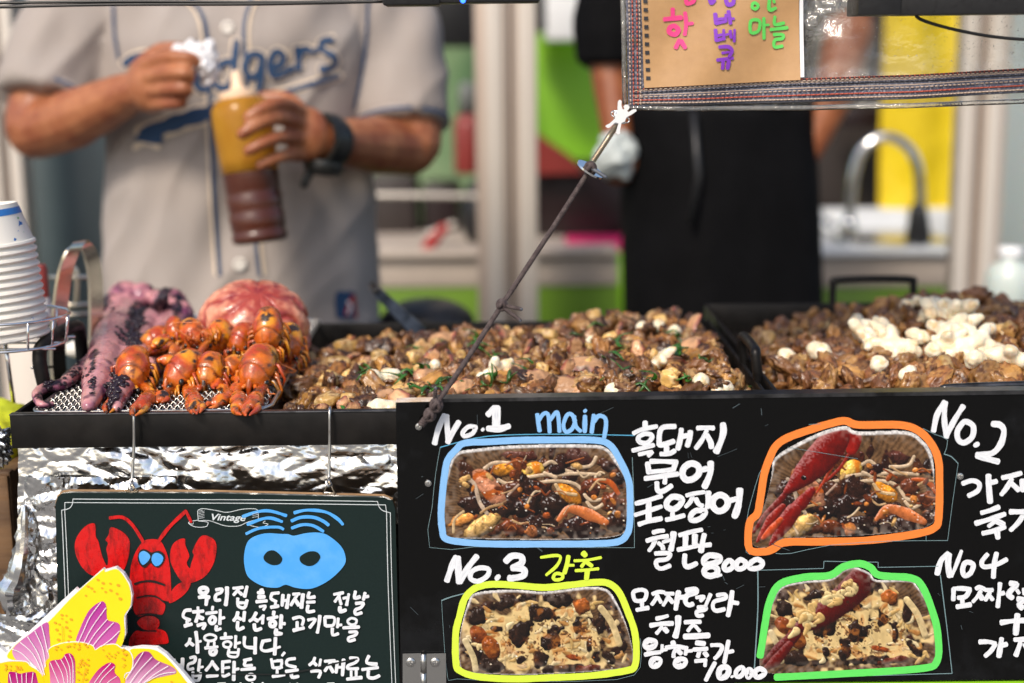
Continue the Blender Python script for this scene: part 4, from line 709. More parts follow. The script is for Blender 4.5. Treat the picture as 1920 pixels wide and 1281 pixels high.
CW = [('I', "52:470,135 505,160 480,200 425,195 420,150 460,132; 45:405,250 470,242 530,250; 45:500,260 490,340; 40:610,160 680,150 670,190 610,220 605,280 660,280; 48:740,130 740,230 725,342; 38:815,140 930,130; 38:880,150 820,220; 40:880,180 920,215; 44:980,120 950,240; 40:870,260 875,350 950,370 980,280; 34:880,312 970,312; 50:1150,155 1165,190; 40:1110,192 1180,190; 50:1115,243 1190,240; 42:1090,302 1215,292; 34:1130,362 1200,352 1175,400; 38:1275,205 1360,195; 38:1280,200 1265,262 1330,300; 35:1320,310 1315,350; 42:1265,367 1355,352;"
  "40:310,400 240,410 220,480 300,520; 40:265,530 265,570; 44:235,590 320,567; 35:395,365 395,410; 42:335,422 460,412; 44:400,440 370,540; 56:405,480 455,500; 44:390,582 480,562 455,622; 35:570,360 565,400; 38:490,442 620,427; 44:565,480 600,505 588,550 550,560 530,520 565,480; 40:660,400 655,570; 35:670,500 710,490; 40:615,590 610,640 665,622; 42:870,425 855,480 820,528; 44:870,490 910,510; 40:950,420 940,530; 42:870,540 870,630 940,607; 42:1090,430 1050,500 1010,530; 44:1060,500 1110,530; 34:1130,510 1170,470; 38:1175,460 1165,560; 42:1065,570 1080,640 1150,622; 42:1300,420 1295,460; 40:1225,507 1345,482; 46:1290,530 1318,560 1300,595 1260,590 1255,550 1290,530; 44:1330,630 1320,690 1395,682; 46:1390,470 1380,615;"
  "40:300,740 285,790 250,825; 42:300,790 340,820; 44:370,660 385,780 390,910; 34:400,780 430,770; 32:540,690 605,712 600,750 540,768 480,750 480,712 540,690; 32:520,780 510,830; 32:590,780 590,830; 38:480,852 630,837; 46:580,870 610,890 590,930 550,930 540,890 580,870; 36:720,675 720,710; 38:665,737 800,727; 32:750,775 790,800 770,845 710,838 700,795 750,775; 38:845,710 840,850; 30:850,802 900,787; 34:765,870 760,945 860,955 880,862; 30:775,907 870,907; 40:950,720 955,830 1060,850; 44:1080,730 1075,918; 38:1160,772 1260,757; 40:1170,772 1150,860 1200,888 1290,870; 44:1320,730 1310,930; 34:1330,852 1375,837;"
  "30:45,965 60,1010; 34:110,990 120,1060 200,1052; 42:210,980 205,1190; 36:300,972 360,962 350,1020 280,1050 280,1108 340,1100; 36:415,990 400,1128; 32:410,1087 455,1077; 36:335,1140 335,1228 400,1238 425,1152; 28:340,1190 420,1182; 40:570,1010 540,1060 490,1120; 42:570,1030 630,1110; 42:500,1192 630,1177; 36:680,1020 780,1010; 36:690,1030 690,1160 705,1190 770,1162; 32:700,1092 770,1082; 44:825,1020 820,1238; 34:840,1112 880,1102; 36:940,1002 1030,985; 36:960,1012 950,1062 1040,1060; 40:910,1112 1075,1097; 32:1020,1165 1072,1190 1060,1228 1000,1235 970,1200 1020,1165; 40:1270,985 1290,1090; 36:1300,1012 1400,1002; 34:1290,1092 1400,1082; 34:1340,1110 1340,1160; 38:1285,1192 1400,1177; 26:630,1278 720,1272; 26:900,1285 905,1270; 26:1040,1285 1045,1265; 26:1160,1285 1170,1270"),
 ('J', "30:0,205 20,200; 40:70,220 60,350; 34:80,292 120,282; 42:140,220 115,378; 38:190,212 270,207; 40:240,220 165,343; 46:220,282 260,343; 48:310,212 290,373; 42:385,190 370,250 450,242; 38:355,307 450,302; 40:370,345 365,418 445,410; 38:680,212 790,192; 35:750,212 690,300; 42:740,242 765,330; 35:790,262 830,252; 38:855,210 830,343; 44:750,365 755,418 820,400; 42:935,180 925,258 990,242; 38:1050,195 1030,280; 38:1040,247 1090,237; 40:940,322 1030,317 1000,370 935,400 940,450 1010,432;"
  "40:50,460 40,608; 38:60,562 95,562; 30:0,662 60,680; 38:190,502 270,482 315,512 300,578; 38:240,540 240,610; 44:195,642 320,612; 38:370,517 460,507 390,608; 40:510,470 500,570 480,673; 38:570,490 575,590; 38:570,487 680,492 670,580 585,590; 38:730,500 720,608; 34:735,582 770,577; 40:660,620 665,698 730,682; 32:890,497 948,520 930,568 870,570 842,530 890,497; 40:790,612 980,602; 36:860,662 950,662 930,702 855,730 860,770 930,752; 34:90,907 60,943;"
  "34:0,1002 55,1012 40,1088 0,1090; 34:0,1190 90,1170; 38:215,977 130,992 120,1050 225,1080; 38:105,1130 250,1112; 40:170,1150 180,1203 255,1193; 38:450,970 430,1020 385,1058; 40:440,1030 470,1060; 34:520,990 505,1075; 38:405,1132 515,1132 495,1208; 40:570,1012 690,1007; 38:640,1030 570,1128; 42:630,1072 670,1140; 38:720,1012 705,1148; 32:730,1082 770,1082; 44:795,990 780,1178; 38:870,972 960,977 940,1022 850,1062 850,1098 970,1098; 36:885,1130 885,1190; 36:945,1120 945,1190; 42:835,1227 1010,1207; 42:1095,950 1070,1030 1190,1048; 38:1015,1112 1205,1087; 42:1090,1130 1090,1198 1150,1213 1220,1185; 24:150,1285 155,1278; 24:240,1285 245,1275; 24:600,1280 680,1276")]
strokes('chalk_lettering', [CW[0]], onc, MATS['paint_white'], cb, .0012, k=4); strokes('chalk_lettering', [CW[1]], onc, MATS['paint_white'], cb, .0012, k=4)
strokes('crease', [('X', "2.2:318,1262 400,1262 500,1263 540,1262; 3:540,1262 580,1254 640,1240 670,1234")], onc, MATS['black_line'], cb, .0018, k=3)
# hanging rings and hooks
for i, (x, yt, yb) in enumerate(((248, 912, 923), (617, 905, 925))):
    t = thing('wire_hook', ('left' if i == 0 else 'right') + ' bent wire hook hanging the chalkboard from the griddle rim', 'hook', (0, 0, 0))
    xt = x + (4 if i == 0 else 2); y0 = 778 if i == 0 else 774
    c = [P(xt, y0, .012) + Vector((0, 0, -.012)), P(xt, y0, .010) + Vector((0, 0, .0025)), P(xt, y0 - 1, -.0005) + Vector((0, 0, .004)), P(xt - 1, y0 + 6, -.007), P(xt - 1, y0 + 60, -.008), P(x, y0 + 115, -.012), P(x, yt - 4, -.017), P(x + 3, yt + 4, -.021), P(x - 3, yt + 6, -.024), P(x - 5, yt - 3, -.022)]
    mb = MB(); mb.tube(cr(c, 8), .00135, 8); mb.build('wire', MATS['wire_steel'], t)
    mb = MB(); mb.tube([P(x, yt - 2, -.022), P(x + 11, yb, -.020), P(x - 11, yb, -.020)], .0009, 6, closed=True); tag(mb.build('triangle_ring', MATS['brass_thread']), ('left' if i == 0 else 'right') + ' small triangular wire ring on top of the chalkboard', 'ring')
# ------------------------------------------------------------------ flower cut-out (flat print on card)
YF = -.055
def onf(x, y, l): p = P(x, y, YF); return Vector((p.x, YF - l, p.z))
fl = thing('flower_cutout', 'printed yellow and magenta orchid cut-out standing in front of the chalkboard', 'cut-out', (0, 0, 0))
def mp(s): return parse('M', s)[0][1]
out = mp("-120,1500 -120,900 -40,860 0,905 70,965 130,872 250,780 400,640 735,330 760,352 1000,140 1020,158 1130,128 1205,188 1265,288 1288,400 1275,510 1218,600 1224,780 1172,900 1262,918 1370,900 1530,908 1620,970 1760,1120 1880,1260 2040,1500")
mb = MB(); mb.prism([P(x, y, YF) for x, y in out], (0, .005, 0)); mb.build('card', MATS['print_white'], fl, False)
fills('petal', [('M', "75,1005 140,890 280,782 470,655 700,415 1000,150 1022,168 1130,138 1192,192 1252,290 1275,400 1264,510 1208,600 1214,780 1160,920 1000,1000 600,1000 300,1030")], onf, MATS['print_yellow'], fl, .0004)
fills('petal', [('M', "1262,935 1350,912 1500,925 1600,985 1700,1090 1860,1300 1980,1500 1200,1500 1220,1180 1280,1080")], onf, MATS['print_yellow'], fl, .0004)
def grad_fill(name, poly, c0, c1, y0, y1, lift):
    p_ = [(v.x, v.y) for v in cr([Vector((a, b, 0)) for a, b in mp(poly)], 4, closed=True)]; b = bmesh.new(); vv = [b.verts.new((x, y, 0)) for x, y in p_]; f = b.faces.new(vv)
    for k in range(24):
        yy = 1040 + (y0 + (y1 - y0) * k / 24) / 5.189; bmesh.ops.bisect_plane(b, geom=b.verts[:] + b.edges[:] + b.faces[:], plane_co=(0, yy, 0), plane_no=(0, 1, 0))
    bmesh.ops.triangulate(b, faces=b.faces[:]); b.verts.index_update(); m = MB(); m.v = [tuple(onf(v.co.x, v.co.y, lift)) for v in b.verts]; m.f = [tuple(v.index for v in f.verts) for f in b.faces]; m.mi = [0] * len(m.f)
    m.col = [tuple(np.array(c0) * (1 - t) + np.array(c1) * t) for t in [min(1, max(0, (((v.co.y - 1040) * 5.189 - y0) / (y1 - y0)))) ** 1.5 for v in b.verts]]; b.free(); return m.build(name, MATS['print_attr'], fl, False)
DM, MG, PKc = (.47, .0, .16), (.42, .03, .30), (.85, .55, .72)
grad_fill('petal_marking', "975,458 1010,455 1035,500 1040,610 1060,640 1110,650 1160,672 1170,730 1140,820 1110,870 1000,885 930,925 880,865 745,850 780,720 850,570 910,500", MG, (.6, .14, .42), 450, 930, .0007)
grad_fill('petal_marking', "458,655 480,760 490,890 470,1000 452,1080 455,1200 445,1300 400,1150 300,1045 170,1030 122,930 200,840 300,765", (.5, .10, .36), PKc, 700, 1180, .0007)
grad_fill('petal_marking', "1400,940 1460,950 1520,1020 1680,1090 1715,1150 1600,1180 1450,1220 1350,1320 1200,1340 1250,1150 1290,1050 1340,975", (.34, .03, .2), PKc, 940, 1340, .0007)
strokes('petal_outline', [('M', "9:450,1300 440,1080 480,1000 472,930 520,888 640,852 790,848 900,880 930,922 1000,880 1120,868 1185,905 1255,930 1290,990 1295,1060 1275,1130 1212,1180 1200,1400; 9:-60,1055 0,1048 100,1030 250,1036 300,1078 380,1128 430,1220 445,1400")], onf, MATS['print_white'], fl, .0008)
fills('petal', [('M', "450,1500 440,1080 480,1000 475,930 520,890 640,855 790,850 900,882 930,924 1000,882 1120,870 1180,908 1250,932 1285,990 1290,1060 1270,1130 1208,1180 1200,1500")], onf, MATS['print_yellow2'], fl, .0010)
fills('petal', [('M', "-100,1500 -100,1060 0,1052 100,1036 250,1040 300,1082 380,1132 430,1222 445,1500")], onf, MATS['print_yellow2'], fl, .0012)
grad_fill('petal_marking', "490,1035 600,1010 640,962 690,955 725,1000 735,1080 715,1300 520,1300 490,1150", DM, (.75, .3, .5), 960, 1300, .0014)
grad_fill('petal_marking', "850,1280 950,1125 1040,1055 1090,1045 1125,1072 1115,1130 1140,1170 1170,1210 1170,1400 850,1400", DM, (.75, .3, .5), 1050, 1400, .0014)
grad_fill('petal_marking', "85,1160 140,1135 200,1152 260,1140 330,1135 360,1180 375,1400 120,1400", (.4, .0, .16), (.65, .16, .4), 1150, 1400, .0014)
strokes('petal_veins', [('M', "7:985,458 880,600 820,730 765,850; 7:1035,512 900,700 820,850; 7:1050,620 930,760 860,870; 7:1110,655 980,790 910,880; 7:1168,735 1080,820 990,885; 7:410,680 440,800 470,940; 7:345,735 420,900 450,1080; 7:275,790 380,960 440,1160; 7:205,845 330,960 420,1150; 7:125,910 230,960 380,1120;"
   "7:1400,940 1330,1050 1230,1200; 7:1485,985 1350,1130 1230,1300; 7:1560,1035 1420,1160 1300,1300; 7:1640,1075 1500,1160 1350,1290; 7:1710,1135 1560,1160 1400,1250; 6:495,1045 560,1200 600,1300; 6:545,1022 610,1150 640,1300; 6:598,1012 655,1130 670,1300; 6:635,975 685,1100 690,1300; 6:680,958 715,1060 715,1300; 6:1085,1048 980,1160 900,1280; 6:1120,1080 1000,1200 950,1300; 6:1140,1175 1060,1230 1000,1300; 6:100,1155 130,1300; 6:165,1140 190,1300; 6:220,1152 225,1300; 6:265,1142 265,1300; 6:330,1138 310,1300")], onf, MATS['print_white'], fl, .0017, k=4)
mb = MB(); j = 0
for l in ((955, 243, 14), (1005, 275, 16), (1075, 280, 12), (1153, 295, 17), (858, 307, 14), (893, 325, 14), (995, 322, 11), (1080, 345, 16), (920, 355, 11), (1030, 360, 12), (838, 396, 11), (1140, 377, 14), (1172, 427, 18), (605, 585, 14), (648, 590, 10), (605, 620, 10), (695, 627, 15), (540, 660, 14), (648, 652, 12), (580, 675, 11), (650, 705, 16), (555, 728, 15), (683, 737, 12), (583, 768, 11), (680, 793, 16), (572, 826, 17), (668, 836, 12), (1672, 1235, 12)):
    x, y = 0 + l[0] / 5.189, 1040 + l[1] / 5.189; r = l[2] / 5.189; mb.add([onf(x + r * math.cos(a) + .25 * r * math.sin(a), y + r * .85 * math.sin(a), .0009 + j * .000005) for a in np.linspace(0, 6.283, 13)[:-1]], [tuple(range(12))]); j += 1
for (cx, cy, wx, wy, n_) in ((680, 890, 180, 35, 16), (1120, 950, 120, 50, 14), (830, 1120, 70, 110, 22), (120, 1090, 110, 30, 14), (1220, 1040, 20, 50, 4)):
    for k in range(n_):
        x, y = (cx + random.uniform(-wx, wx)) / 5.189, 1040 + (cy + random.uniform(-wy, wy)) / 5.189; r = random.uniform(8, 11) / 5.189; mb.add([onf(x + r * math.cos(a), y + r * .8 * math.sin(a), .0019 + j * .000005) for a in np.linspace(0, 6.283, 11)[:-1]], [tuple(range(10))]); j += 1
tag(mb.build('petal_dots', MATS['print_dot'], fl, False), kind='stuff')
strokes('petal_line', [('M', "6:612,690 616,845; 5:840,1090 800,1250")], onf, MATS['print_dot'], fl, .0021)
# ------------------------------------------------------------------ clear plastic curtain with woven hem
YP = .045
def onp(x, y, l): 
    p = P(x, y, YP); yy = YP + .004 * math.sin(x * .013 + 1) + .0025 * math.sin(x * .03 + y * .02); return Vector((p.x, yy - l, p.z))
m = bpy.data.materials.new('clear_pvc'); m.use_nodes = True; N = m.node_tree.nodes; L_ = m.node_tree.links; N.clear()
out_ = N.new('ShaderNodeOutputMaterial'); tr = N.new('ShaderNodeBsdfTransparent'); tr.inputs[0].default_value = (.93, .93, .90, 1); gl = N.new('ShaderNodeBsdfGlossy'); gl.inputs['Roughness'].default_value = .06; df = N.new('ShaderNodeBsdfDiffuse'); df.inputs[0].default_value = (.62, .6, .55, 1)
fr = N.new('ShaderNodeFresnel'); fr.inputs[0].default_value = 1.75; tc = N.new('ShaderNodeTexCoord'); t1 = N.new('ShaderNodeTexNoise'); t1.inputs['Scale'].default_value = 26; t1.inputs['Detail'].default_value = 6; L_.new(tc.outputs['Object'], t1.inputs[0])
bp = N.new('ShaderNodeBump'); bp.inputs['Strength'].default_value = 1.0; bp.inputs['Distance'].default_value = .010; L_.new(t1.outputs[0], bp.inputs['Height']); L_.new(bp.outputs[0], gl.inputs['Normal']); L_.new(bp.outputs[0], fr.inputs['Normal'])
t2 = N.new('ShaderNodeTexNoise'); t2.inputs['Scale'].default_value = 420; t2.inputs['Detail'].default_value = 2; L_.new(tc.outputs['Object'], t2.inputs[0]); r2 = N.new('ShaderNodeMapRange'); r2.inputs[1].default_value = .62; r2.inputs[2].default_value = .78; r2.inputs[3].default_value = .07; r2.inputs[4].default_value = .6; L_.new(t2.outputs[0], r2.inputs[0])
t3 = N.new('ShaderNodeTexNoise'); t3.inputs['Scale'].default_value = 9; t3.inputs['Detail'].default_value = 4; L_.new(tc.outputs['Object'], t3.inputs[0]); r3 = N.new('ShaderNodeMapRange'); r3.inputs[1].default_value = .4; r3.inputs[2].default_value = .7; r3.inputs[3].default_value = 0.05; r3.inputs[4].default_value = .34; L_.new(t3.outputs[0], r3.inputs[0])
ad = N.new('ShaderNodeMath'); ad.operation = 'MAXIMUM'; L_.new(r2.outputs[0], ad.inputs[0]); L_.new(r3.outputs[0], ad.inputs[1])
m1 = N.new('ShaderNodeMixShader'); L_.new(ad.outputs[0], m1.inputs[0]); L_.new(tr.outputs[0], m1.inputs[1]); L_.new(df.outputs[0], m1.inputs[2]); m2 = N.new('ShaderNodeMixShader'); L_.new(fr.outputs[0], m2.inputs[0]); L_.new(m1.outputs[0], m2.inputs[1]); L_.new(gl.outputs[0], m2.inputs[2]); L_.new(m2.outputs[0], out_.inputs[0]); MATS['clear_pvc'] = m
cu = thing('plastic_curtain', 'clear plastic curtain with striped woven hem hanging at the upper right', 'curtain', (0, 0, 0))
def grid_band(name, f0, f1, x0, x1, nx, ny, mat, lift, parent, wav=0, smooth=True):
    """sheet between the lower outline f0(x) and upper outline f1(x), photo pixels"""
    mb = MB(); vs = []
    for j in range(ny + 1):
        for i in range(nx + 1):
            x = x0 + (x1 - x0) * i / nx; y = f0(x) * (1 - j / ny) + f1(x) * j / ny; p = onp(x, y, lift)
            if wav: p.y += wav * noise.noise(Vector((x * .012, y * .02, 3))) + wav * .3 * noise.noise(Vector((x * .05, y * .05, 9)))
            vs.append(p)
    mb.add(vs, [(j * (nx + 1) + i, j * (nx + 1) + i + 1, (j + 1) * (nx + 1) + i + 1, (j + 1) * (nx + 1) + i) for j in range(ny) for i in range(nx)]); return mb.build(name, MATS[mat], parent, smooth)
low = lambda x: np.interp(x, [1165, 1300, 1500, 1700, 1920, 2000], [202, 204, 203, 198, 190, 184]) - np.maximum(0, x - 2000) * .04
grid_band('clear_sheet', low, lambda x: -420, 1166, 2500, 190, 100, 'clear_pvc', -.004, cu, .007)
hb = lambda x: np.interp(x, [1190, 1300, 1500, 1700, 1920, 2000], [197, 197, 192, 186, 174, 168]) - np.maximum(0, x - 2000) * .04; ht = lambda x: np.interp(x, [1190, 1300, 1500, 1700, 1920, 2000], [168, 160, 149, 142, 130, 124]) - np.maximum(0, x - 2000) * .04
mix2 = lambda t: (lambda x: hb(x) * (1 - t) + ht(x) * t)
for nm, t0, t1, mt, lf in (('hem_band', 0, 1, 'hem_blue', .0012), ('hem_stripe', .96, 1.04, 'hem_red', .0016), ('hem_stripe', .84, .90, 'hem_tan', .0016), ('hem_stripe', .72, .76, 'hem_black', .0016), ('hem_stripe', .60, .64, 'hem_tan', .0016), ('hem_stripe', .28, .34, 'hem_red', .0016), ('hem_stripe', .10, .17, 'hem_tan', .0016), ('hem_stripe', .0, .04, 'hem_black', .0016)):
    grid_band(nm, mix2(t0), mix2(t1), 1186, 2500, 130, 2, mt, lf, cu)
# stitched threads along the hem
def thread(name, f, x0, x1, mat, gap, ln, r=.0006, vertical=False):
    mb = MB(); x = x0
    while x < x1:
        a, b = (f(x), f(min(x1, x + ln))); mb.tube([onp(*a, .0020), onp((a[0] + b[0]) / 2, (a[1] + b[1]) / 2, .0027), onp(*b, .0020)], r, 5); x += gap
    o = mb.build(name, MATS[mat], cu); return o
for t_, mt in ((1.0, 'hem_black'), (.93, 'hem_tan'), (.31, 'hem_red'), (.13, 'hem_tan'), (.8, 'hem_blue'), (.5, 'hem_tan')): tag(thread('stitching', lambda x, t_=t_: (x, float(mix2(t_)(x))), 1190, 1990, mt, 9 if t_ != .13 else 7, 6), kind='stuff')
side = lambda k: (lambda y: (1170 + k + y * .02, y))
vb = MB(); vs = []
for j in range(25):
    y = -420 + (622) * j / 24
    for i in range(3): vs.append(onp(1172 + y * .03 + i * 15, y, .0012))
vb.add(vs, [(j * 3 + i, j * 3 + i + 1, (j + 1) * 3 + i + 1, (j + 1) * 3 + i) for j in range(24) for i in range(2)]); vb.build('side_band', MATS['hem_blue'], cu)
for k, mt in ((8, 'hem_tan'), (14, 'hem_red'), (22, 'hem_red'), (27, 'hem_tan')): tag(thread('stitching', side(k), -110, 196, mt, 8, 5.5), kind='stuff')
mb = MB(); mb.tube([onp(1167 + y * .025, y, .0015) for y in range(-420, 204, 8)] , .0022, 8); mb.build('edge_bead', MATS['clear_pvc'], cu)
mb = MB(); mb.tube([onp(x, float(low(x)), .0005) for x in range(1170, 2500, 12)], .0022, 8); mb.build('edge_bead', MATS['clear_pvc'], cu)
# kraft note with punched edge
nt_ = thing('kraft_note', 'brown kraft notebook page with pink purple and green lettering inside the plastic', 'paper', (0, 0, 0))
mb = MB(); vs = []
q = [(1196, -120), (1498, -120), (1500, 150), (1207, 165)]
for j in range(13):
    for i in range(13):
        s_, t_ = i / 12, j / 12; x = (q[0][0] * (1 - s_) + q[1][0] * s_) * (1 - t_) + (q[3][0] * (1 - s_) + q[2][0] * s_) * t_; y = (q[0][1] * (1 - s_) + q[1][1] * s_) * (1 - t_) + (q[3][1] * (1 - s_) + q[2][1] * s_) * t_; vs.append(onp(x, y, .004))
mb.add(vs, [(j * 13 + i, j * 13 + i + 1, (j + 1) * 13 + i + 1, (j + 1) * 13 + i) for j in range(12) for i in range(12)]); k_ = len(mb.v); mb.add([Vector(v) + Vector((0, .0012, 0)) for v in mb.v], [f[::-1] for f in mb.f]); mb.build('page', MATS['kraft'], nt_)
grid_band('sleeve_edge', lambda x: 160 - (x - 1200) * .05, lambda x: -120, 1500, 1507, 2, 10, 'binding_white', .0042, cu)
for j in range(14):
    y = -60 + j * 15.9 + 0; x = 1205 + (y + 60) * .045
    m_ = MB(); m_.add([onp(x - 4, y - 3.5, .0049), onp(x + 4, y - 3.5, .0049), onp(x + 4, y + 3.5, .0049), onp(x - 4, y + 3.5, .0049)], [(0, 1, 2, 3)]); m_.build('punch_hole', MATS['hem_black'], nt_, False)
strokes('note_lettering', [('N', "44:530,92 532,170; 46:445,197 620,180; 50:545,262 588,300 560,345 502,330 500,285 545,262; 40:655,130 665,250 650,350; 38:690,242 730,235; 46:600,400 560,480; 46:612,410 655,480; 44:665,-20 672,40 735,20 745,-20; 42:590,-200 640,-120; 40:530,-130 760,-150")], onp, MATS['marker_pink'], nt_, .0050)
strokes('note_lettering', [('N', "38:955,140 960,240; 30:970,197 1050,187; 34:960,237 1060,217; 30:1060,150 1060,220; 38:1085,115 1105,240; 28:1110,192 1140,190; 36:955,300 960,410; 30:965,362 1030,347; 34:960,407 1045,387; 28:1035,300 1035,400; 24:1050,352 1090,342; 34:1100,310 1110,380; 26:1145,300 1140,420; 36:990,472 1080,470 1120,510 1090,568; 26:1020,532 1090,522; 34:970,602 1130,582; 38:1030,612 1025,688; 38:1090,612 1075,688; 40:900,-20 915,35 950,5; 40:1060,-10 1080,48 1130,38 1140,-10")], onp, MATS['marker_purple'], nt_, .0050)
strokes('note_lettering', [('N', "32:1355,32 1385,60 1360,93 1325,78 1330,42 1355,32; 36:1500,-10 1500,98 1568,82; 26:1540,-5 1552,28; 34:1312,212 1400,212 1390,310 1312,325 1312,214; 34:1445,182 1450,388; 25:1452,252 1500,250; 34:1560,167 1560,245 1655,230; 34:1515,297 1690,277; 34:1550,347 1640,347 1638,385 1562,402 1560,470 1640,460")], onp, MATS['marker_green'], nt_, .0050)
# lamp bars at the top and their cables
def bar(x0, y0, x1, y1, Y, dep, nm, label, cat):
    t = thing(nm, label, cat, (0, 0, 0)); return t
t = thing('lamp_bar', 'black lamp bar mounted across the top right in front of the plastic curtain', 'lamp', (0, 0, 0))
slab('housing', 1690, -70, 2480, 24, -.005, .035, MATS['dark_plastic'], parent=t, bev=.001); slab('end_cap', 1610, -72, 1691, 28, -.008, .04, MATS['dark_plastic'], parent=t, bev=.001)
mb = MB(); mb.tube(cr([P(1718, 20, .01), P(1722, 34, .01), P(1760, 48, .01), P(1820, 62, .01), P(1880, 71, .01), P(1960, 76, .01), P(2050, 74, .01)], 8), 5.2 * S(-.04) / 1.6, 10); mb.build('cable', MATS['cable_black'], t)
t = thing('lamp_bar', 'black bar with a small blue light above the man in the jersey', 'lamp', (0, 0, 0))
slab('housing', 822, -70, 1012, 5, .02, .03, MATS['dark_plastic'], parent=t, bev=.002); slab('end_cap', 716, -70, 824, 10, .018, .034, MATS['dark_plastic'], parent=t, bev=.002)
mb = MB(); mb.ball(P(868, 1, .019), .0022); mb.build('indicator_light', MATS['blue_led'], t)
mb = MB(); mb.tube(cr([P(-300, 18, .03), P(-30, 14, .03), P(200, 9, .03), P(480, 8, .03), P(720, 3, .03)], 8), .0013, 8); mb.tube(cr([P(-300, 8, .03), P(-30, 6, .03), P(250, 3, .03), P(500, 5, .03), P(720, 3, .03)], 8), .0013, 8); mb.build('cable', MATS['cable_black'], t)
mb = MB(); mb.cap_tube([P(-700, -425, YP + .004), P(2520, -425, YP + .004)], .012, 14); tag(mb.build('curtain_rail', MATS['alu_light']), 'aluminium rail above the picture carrying the plastic curtain', 'rail')
for x_ in (780, 960, 1750, 2350): 
    mb = MB(); mb.cap_tube([P(x_, -425, YP + .002), P(x_, -60, .03 if x_ < 1200 else .01)], .0035, 8); tag(mb.build('lamp_hanger', MATS['steel_rim']), ['left rod hanging the black bar with the blue light', 'right rod hanging the black bar with the blue light', 'left rod hanging the black lamp bar before the curtain', 'right rod hanging the black lamp bar before the curtain'][(780, 960, 1750, 2350).index(x_)], 'hanger')
# ------------------------------------------------------------------ guy cord with clip
def twisted(name, pts, r, parent, mat='rope', pitch=.006):
    p = cr(pts, 40); mb = MB(); n = len(p); acc = 0
    for s_ in range(3):
        q = []; acc = 0
        for i in range(n):
            if i: acc += (p[i] - p[i - 1]).length
            t_ = (p[min(i + 1, n - 1)] - p[max(i - 1, 0)]).normalized(); u_ = t_.cross(Vector((0, 1, 0))).normalized(); v_ = t_.cross(u_); th = acc / pitch * 2 * math.pi + s_ * 2.094
            q.append(p[i] + (u_ * math.cos(th) + v_ * math.sin(th)) * r * .52)
        mb.tube(q, r * .62, 6)
    return mb.build(name, MATS[mat], parent)
co = thing('guy_cord', 'dark brown knotted cord tying the curtain corner to the menu board', 'cord', (0, 0, 0))
YR = -.035
pr = lambda x, y, Y=YR: P(x, y, Y)
def dense(a, b, n): return [a.lerp(b, i / n) + Vector((0, 0, -.0012 * math.sin(i / n * math.pi))) for i in range(n + 1)]
twisted('cord', dense(pr(1106, 318, .026), pr(941, 572, -.012), 8), .0021, co); twisted('cord', dense(pr(941, 572, -.012), pr(822, 752, -.04), 8), .0021, co)
twisted('cord', dense(pr(822, 750, -.041), pr(790, 796, -.038), 5), .0030, co)
def knot(x, y, Y, r, k=0):
    c = P(x, y, Y); mb = MB()
    for j, (ax, tl) in enumerate(((0, 0.3), (1.1, 1.2), (2.2, -.7))):
        rot = Matrix.Rotation(ax, 3, 'Y') @ Matrix.Rotation(tl, 3, 'X'); mb.tube([c + rot @ Vector((r * math.cos(a), r * .7 * math.sin(a) * math.cos(tl), r * math.sin(a))) for a in np.linspace(0, 6.283, 17)[:-1]], .0021, 7, closed=True)
    mb.ball(c, r * .8); o = mb.build('knot', MATS['rope'], co); return o
knot(941, 572, -.013, .0032); knot(1107, 316, .025, .0038); knot(818, 760, -.041, .004); knot(806, 778, -.040, .0036)
for a, b, YR in (((945, 578), (975, 601), -.015), ((950, 574), (977, 580), -.015), ((815, 745), (817, 728), -.04)):
    twisted('cord_end', [pr(*a, YR), pr((a[0] + b[0]) / 2, (a[1] + b[1]) / 2, YR - .002), pr(*b, YR - .003)], .0016, co); mb = MB(); mb.cap_tube([pr(*b, YR - .003).lerp(pr(*a, YR), .25), pr(*b, YR - .003)], .0016, 8); mb.build('cord_tip', MATS['rope_tip'], co)
# threaded rod, washer and figure shaped clip
rod = thing('threaded_rod', 'brass coloured threaded rod between the cord and the white figure clip', 'rod', (0, 0, 0)); YQ = .030
a, b = P(1112, 302, YQ), P(1158, 232, YQ); L = (b - a).length; n = 400; dirn = (b - a).normalized(); u_ = dirn.cross(Vector((0, 1, 0))).normalized(); v_ = dirn.cross(u_)
mb = MB(); mb.tube([a, b], .0021, 12); mb.build('core', MATS['brass_thread'], rod); mb = MB(); mb.tube([a + dirn * (L * i / n) + (u_ * math.cos(i * .42) + v_ * math.sin(i * .42)) * .0022 for i in range(n)], .0006, 4); mb.build('thread', MATS['brass_thread'], rod)
wsh = thing('washer', 'round steel washer caught in the cord knot under the rod', 'washer', (0, 0, 0)); ax = (P(1132, 290, YQ) - P(1098, 345, YQ)).normalized(); rot = Vector((ax.x, -.25, ax.z)).normalized().to_track_quat('Z', 'Y').to_matrix()
mb = MB(); mb.lathe([(.004, .0008), (.013, .0008), (.013, -.0008), (.004, -.0008), (.004, .0008)], P(1107, 318, .029), 32, rot); mb.build('ring', MATS['chrome'], wsh, 40)
mb = MB(); mb.cap_tube([P(1110, 316, .022), P(1135, 332, .018)], .0016, 8); mb.build('cord_tip', MATS['rope_tip'], wsh)
cl = thing('figure_clip', 'white figure shaped clip holding the corner of the plastic curtain', 'clip', (0, 0, 0))
def cp(X, Y): return (1040 + X / 5.34, 160 + Y / 5.34)
body = [(635, 160), (655, 145), (672, 160), (668, 200), (680, 240), (700, 240), (690, 215), (705, 195), (735, 195), (750, 220), (740, 245), (725, 255), (740, 270), (790, 240), (815, 240), (820, 260), (760, 300), (720, 320), (700, 365), (670, 375), (655, 450), (655, 485), (630, 492), (612, 475), (640, 380), (605, 372), (550, 425), (530, 430), (508, 412), (520, 398), (550, 385), (605, 335), (610, 300), (630, 270), (630, 210)]
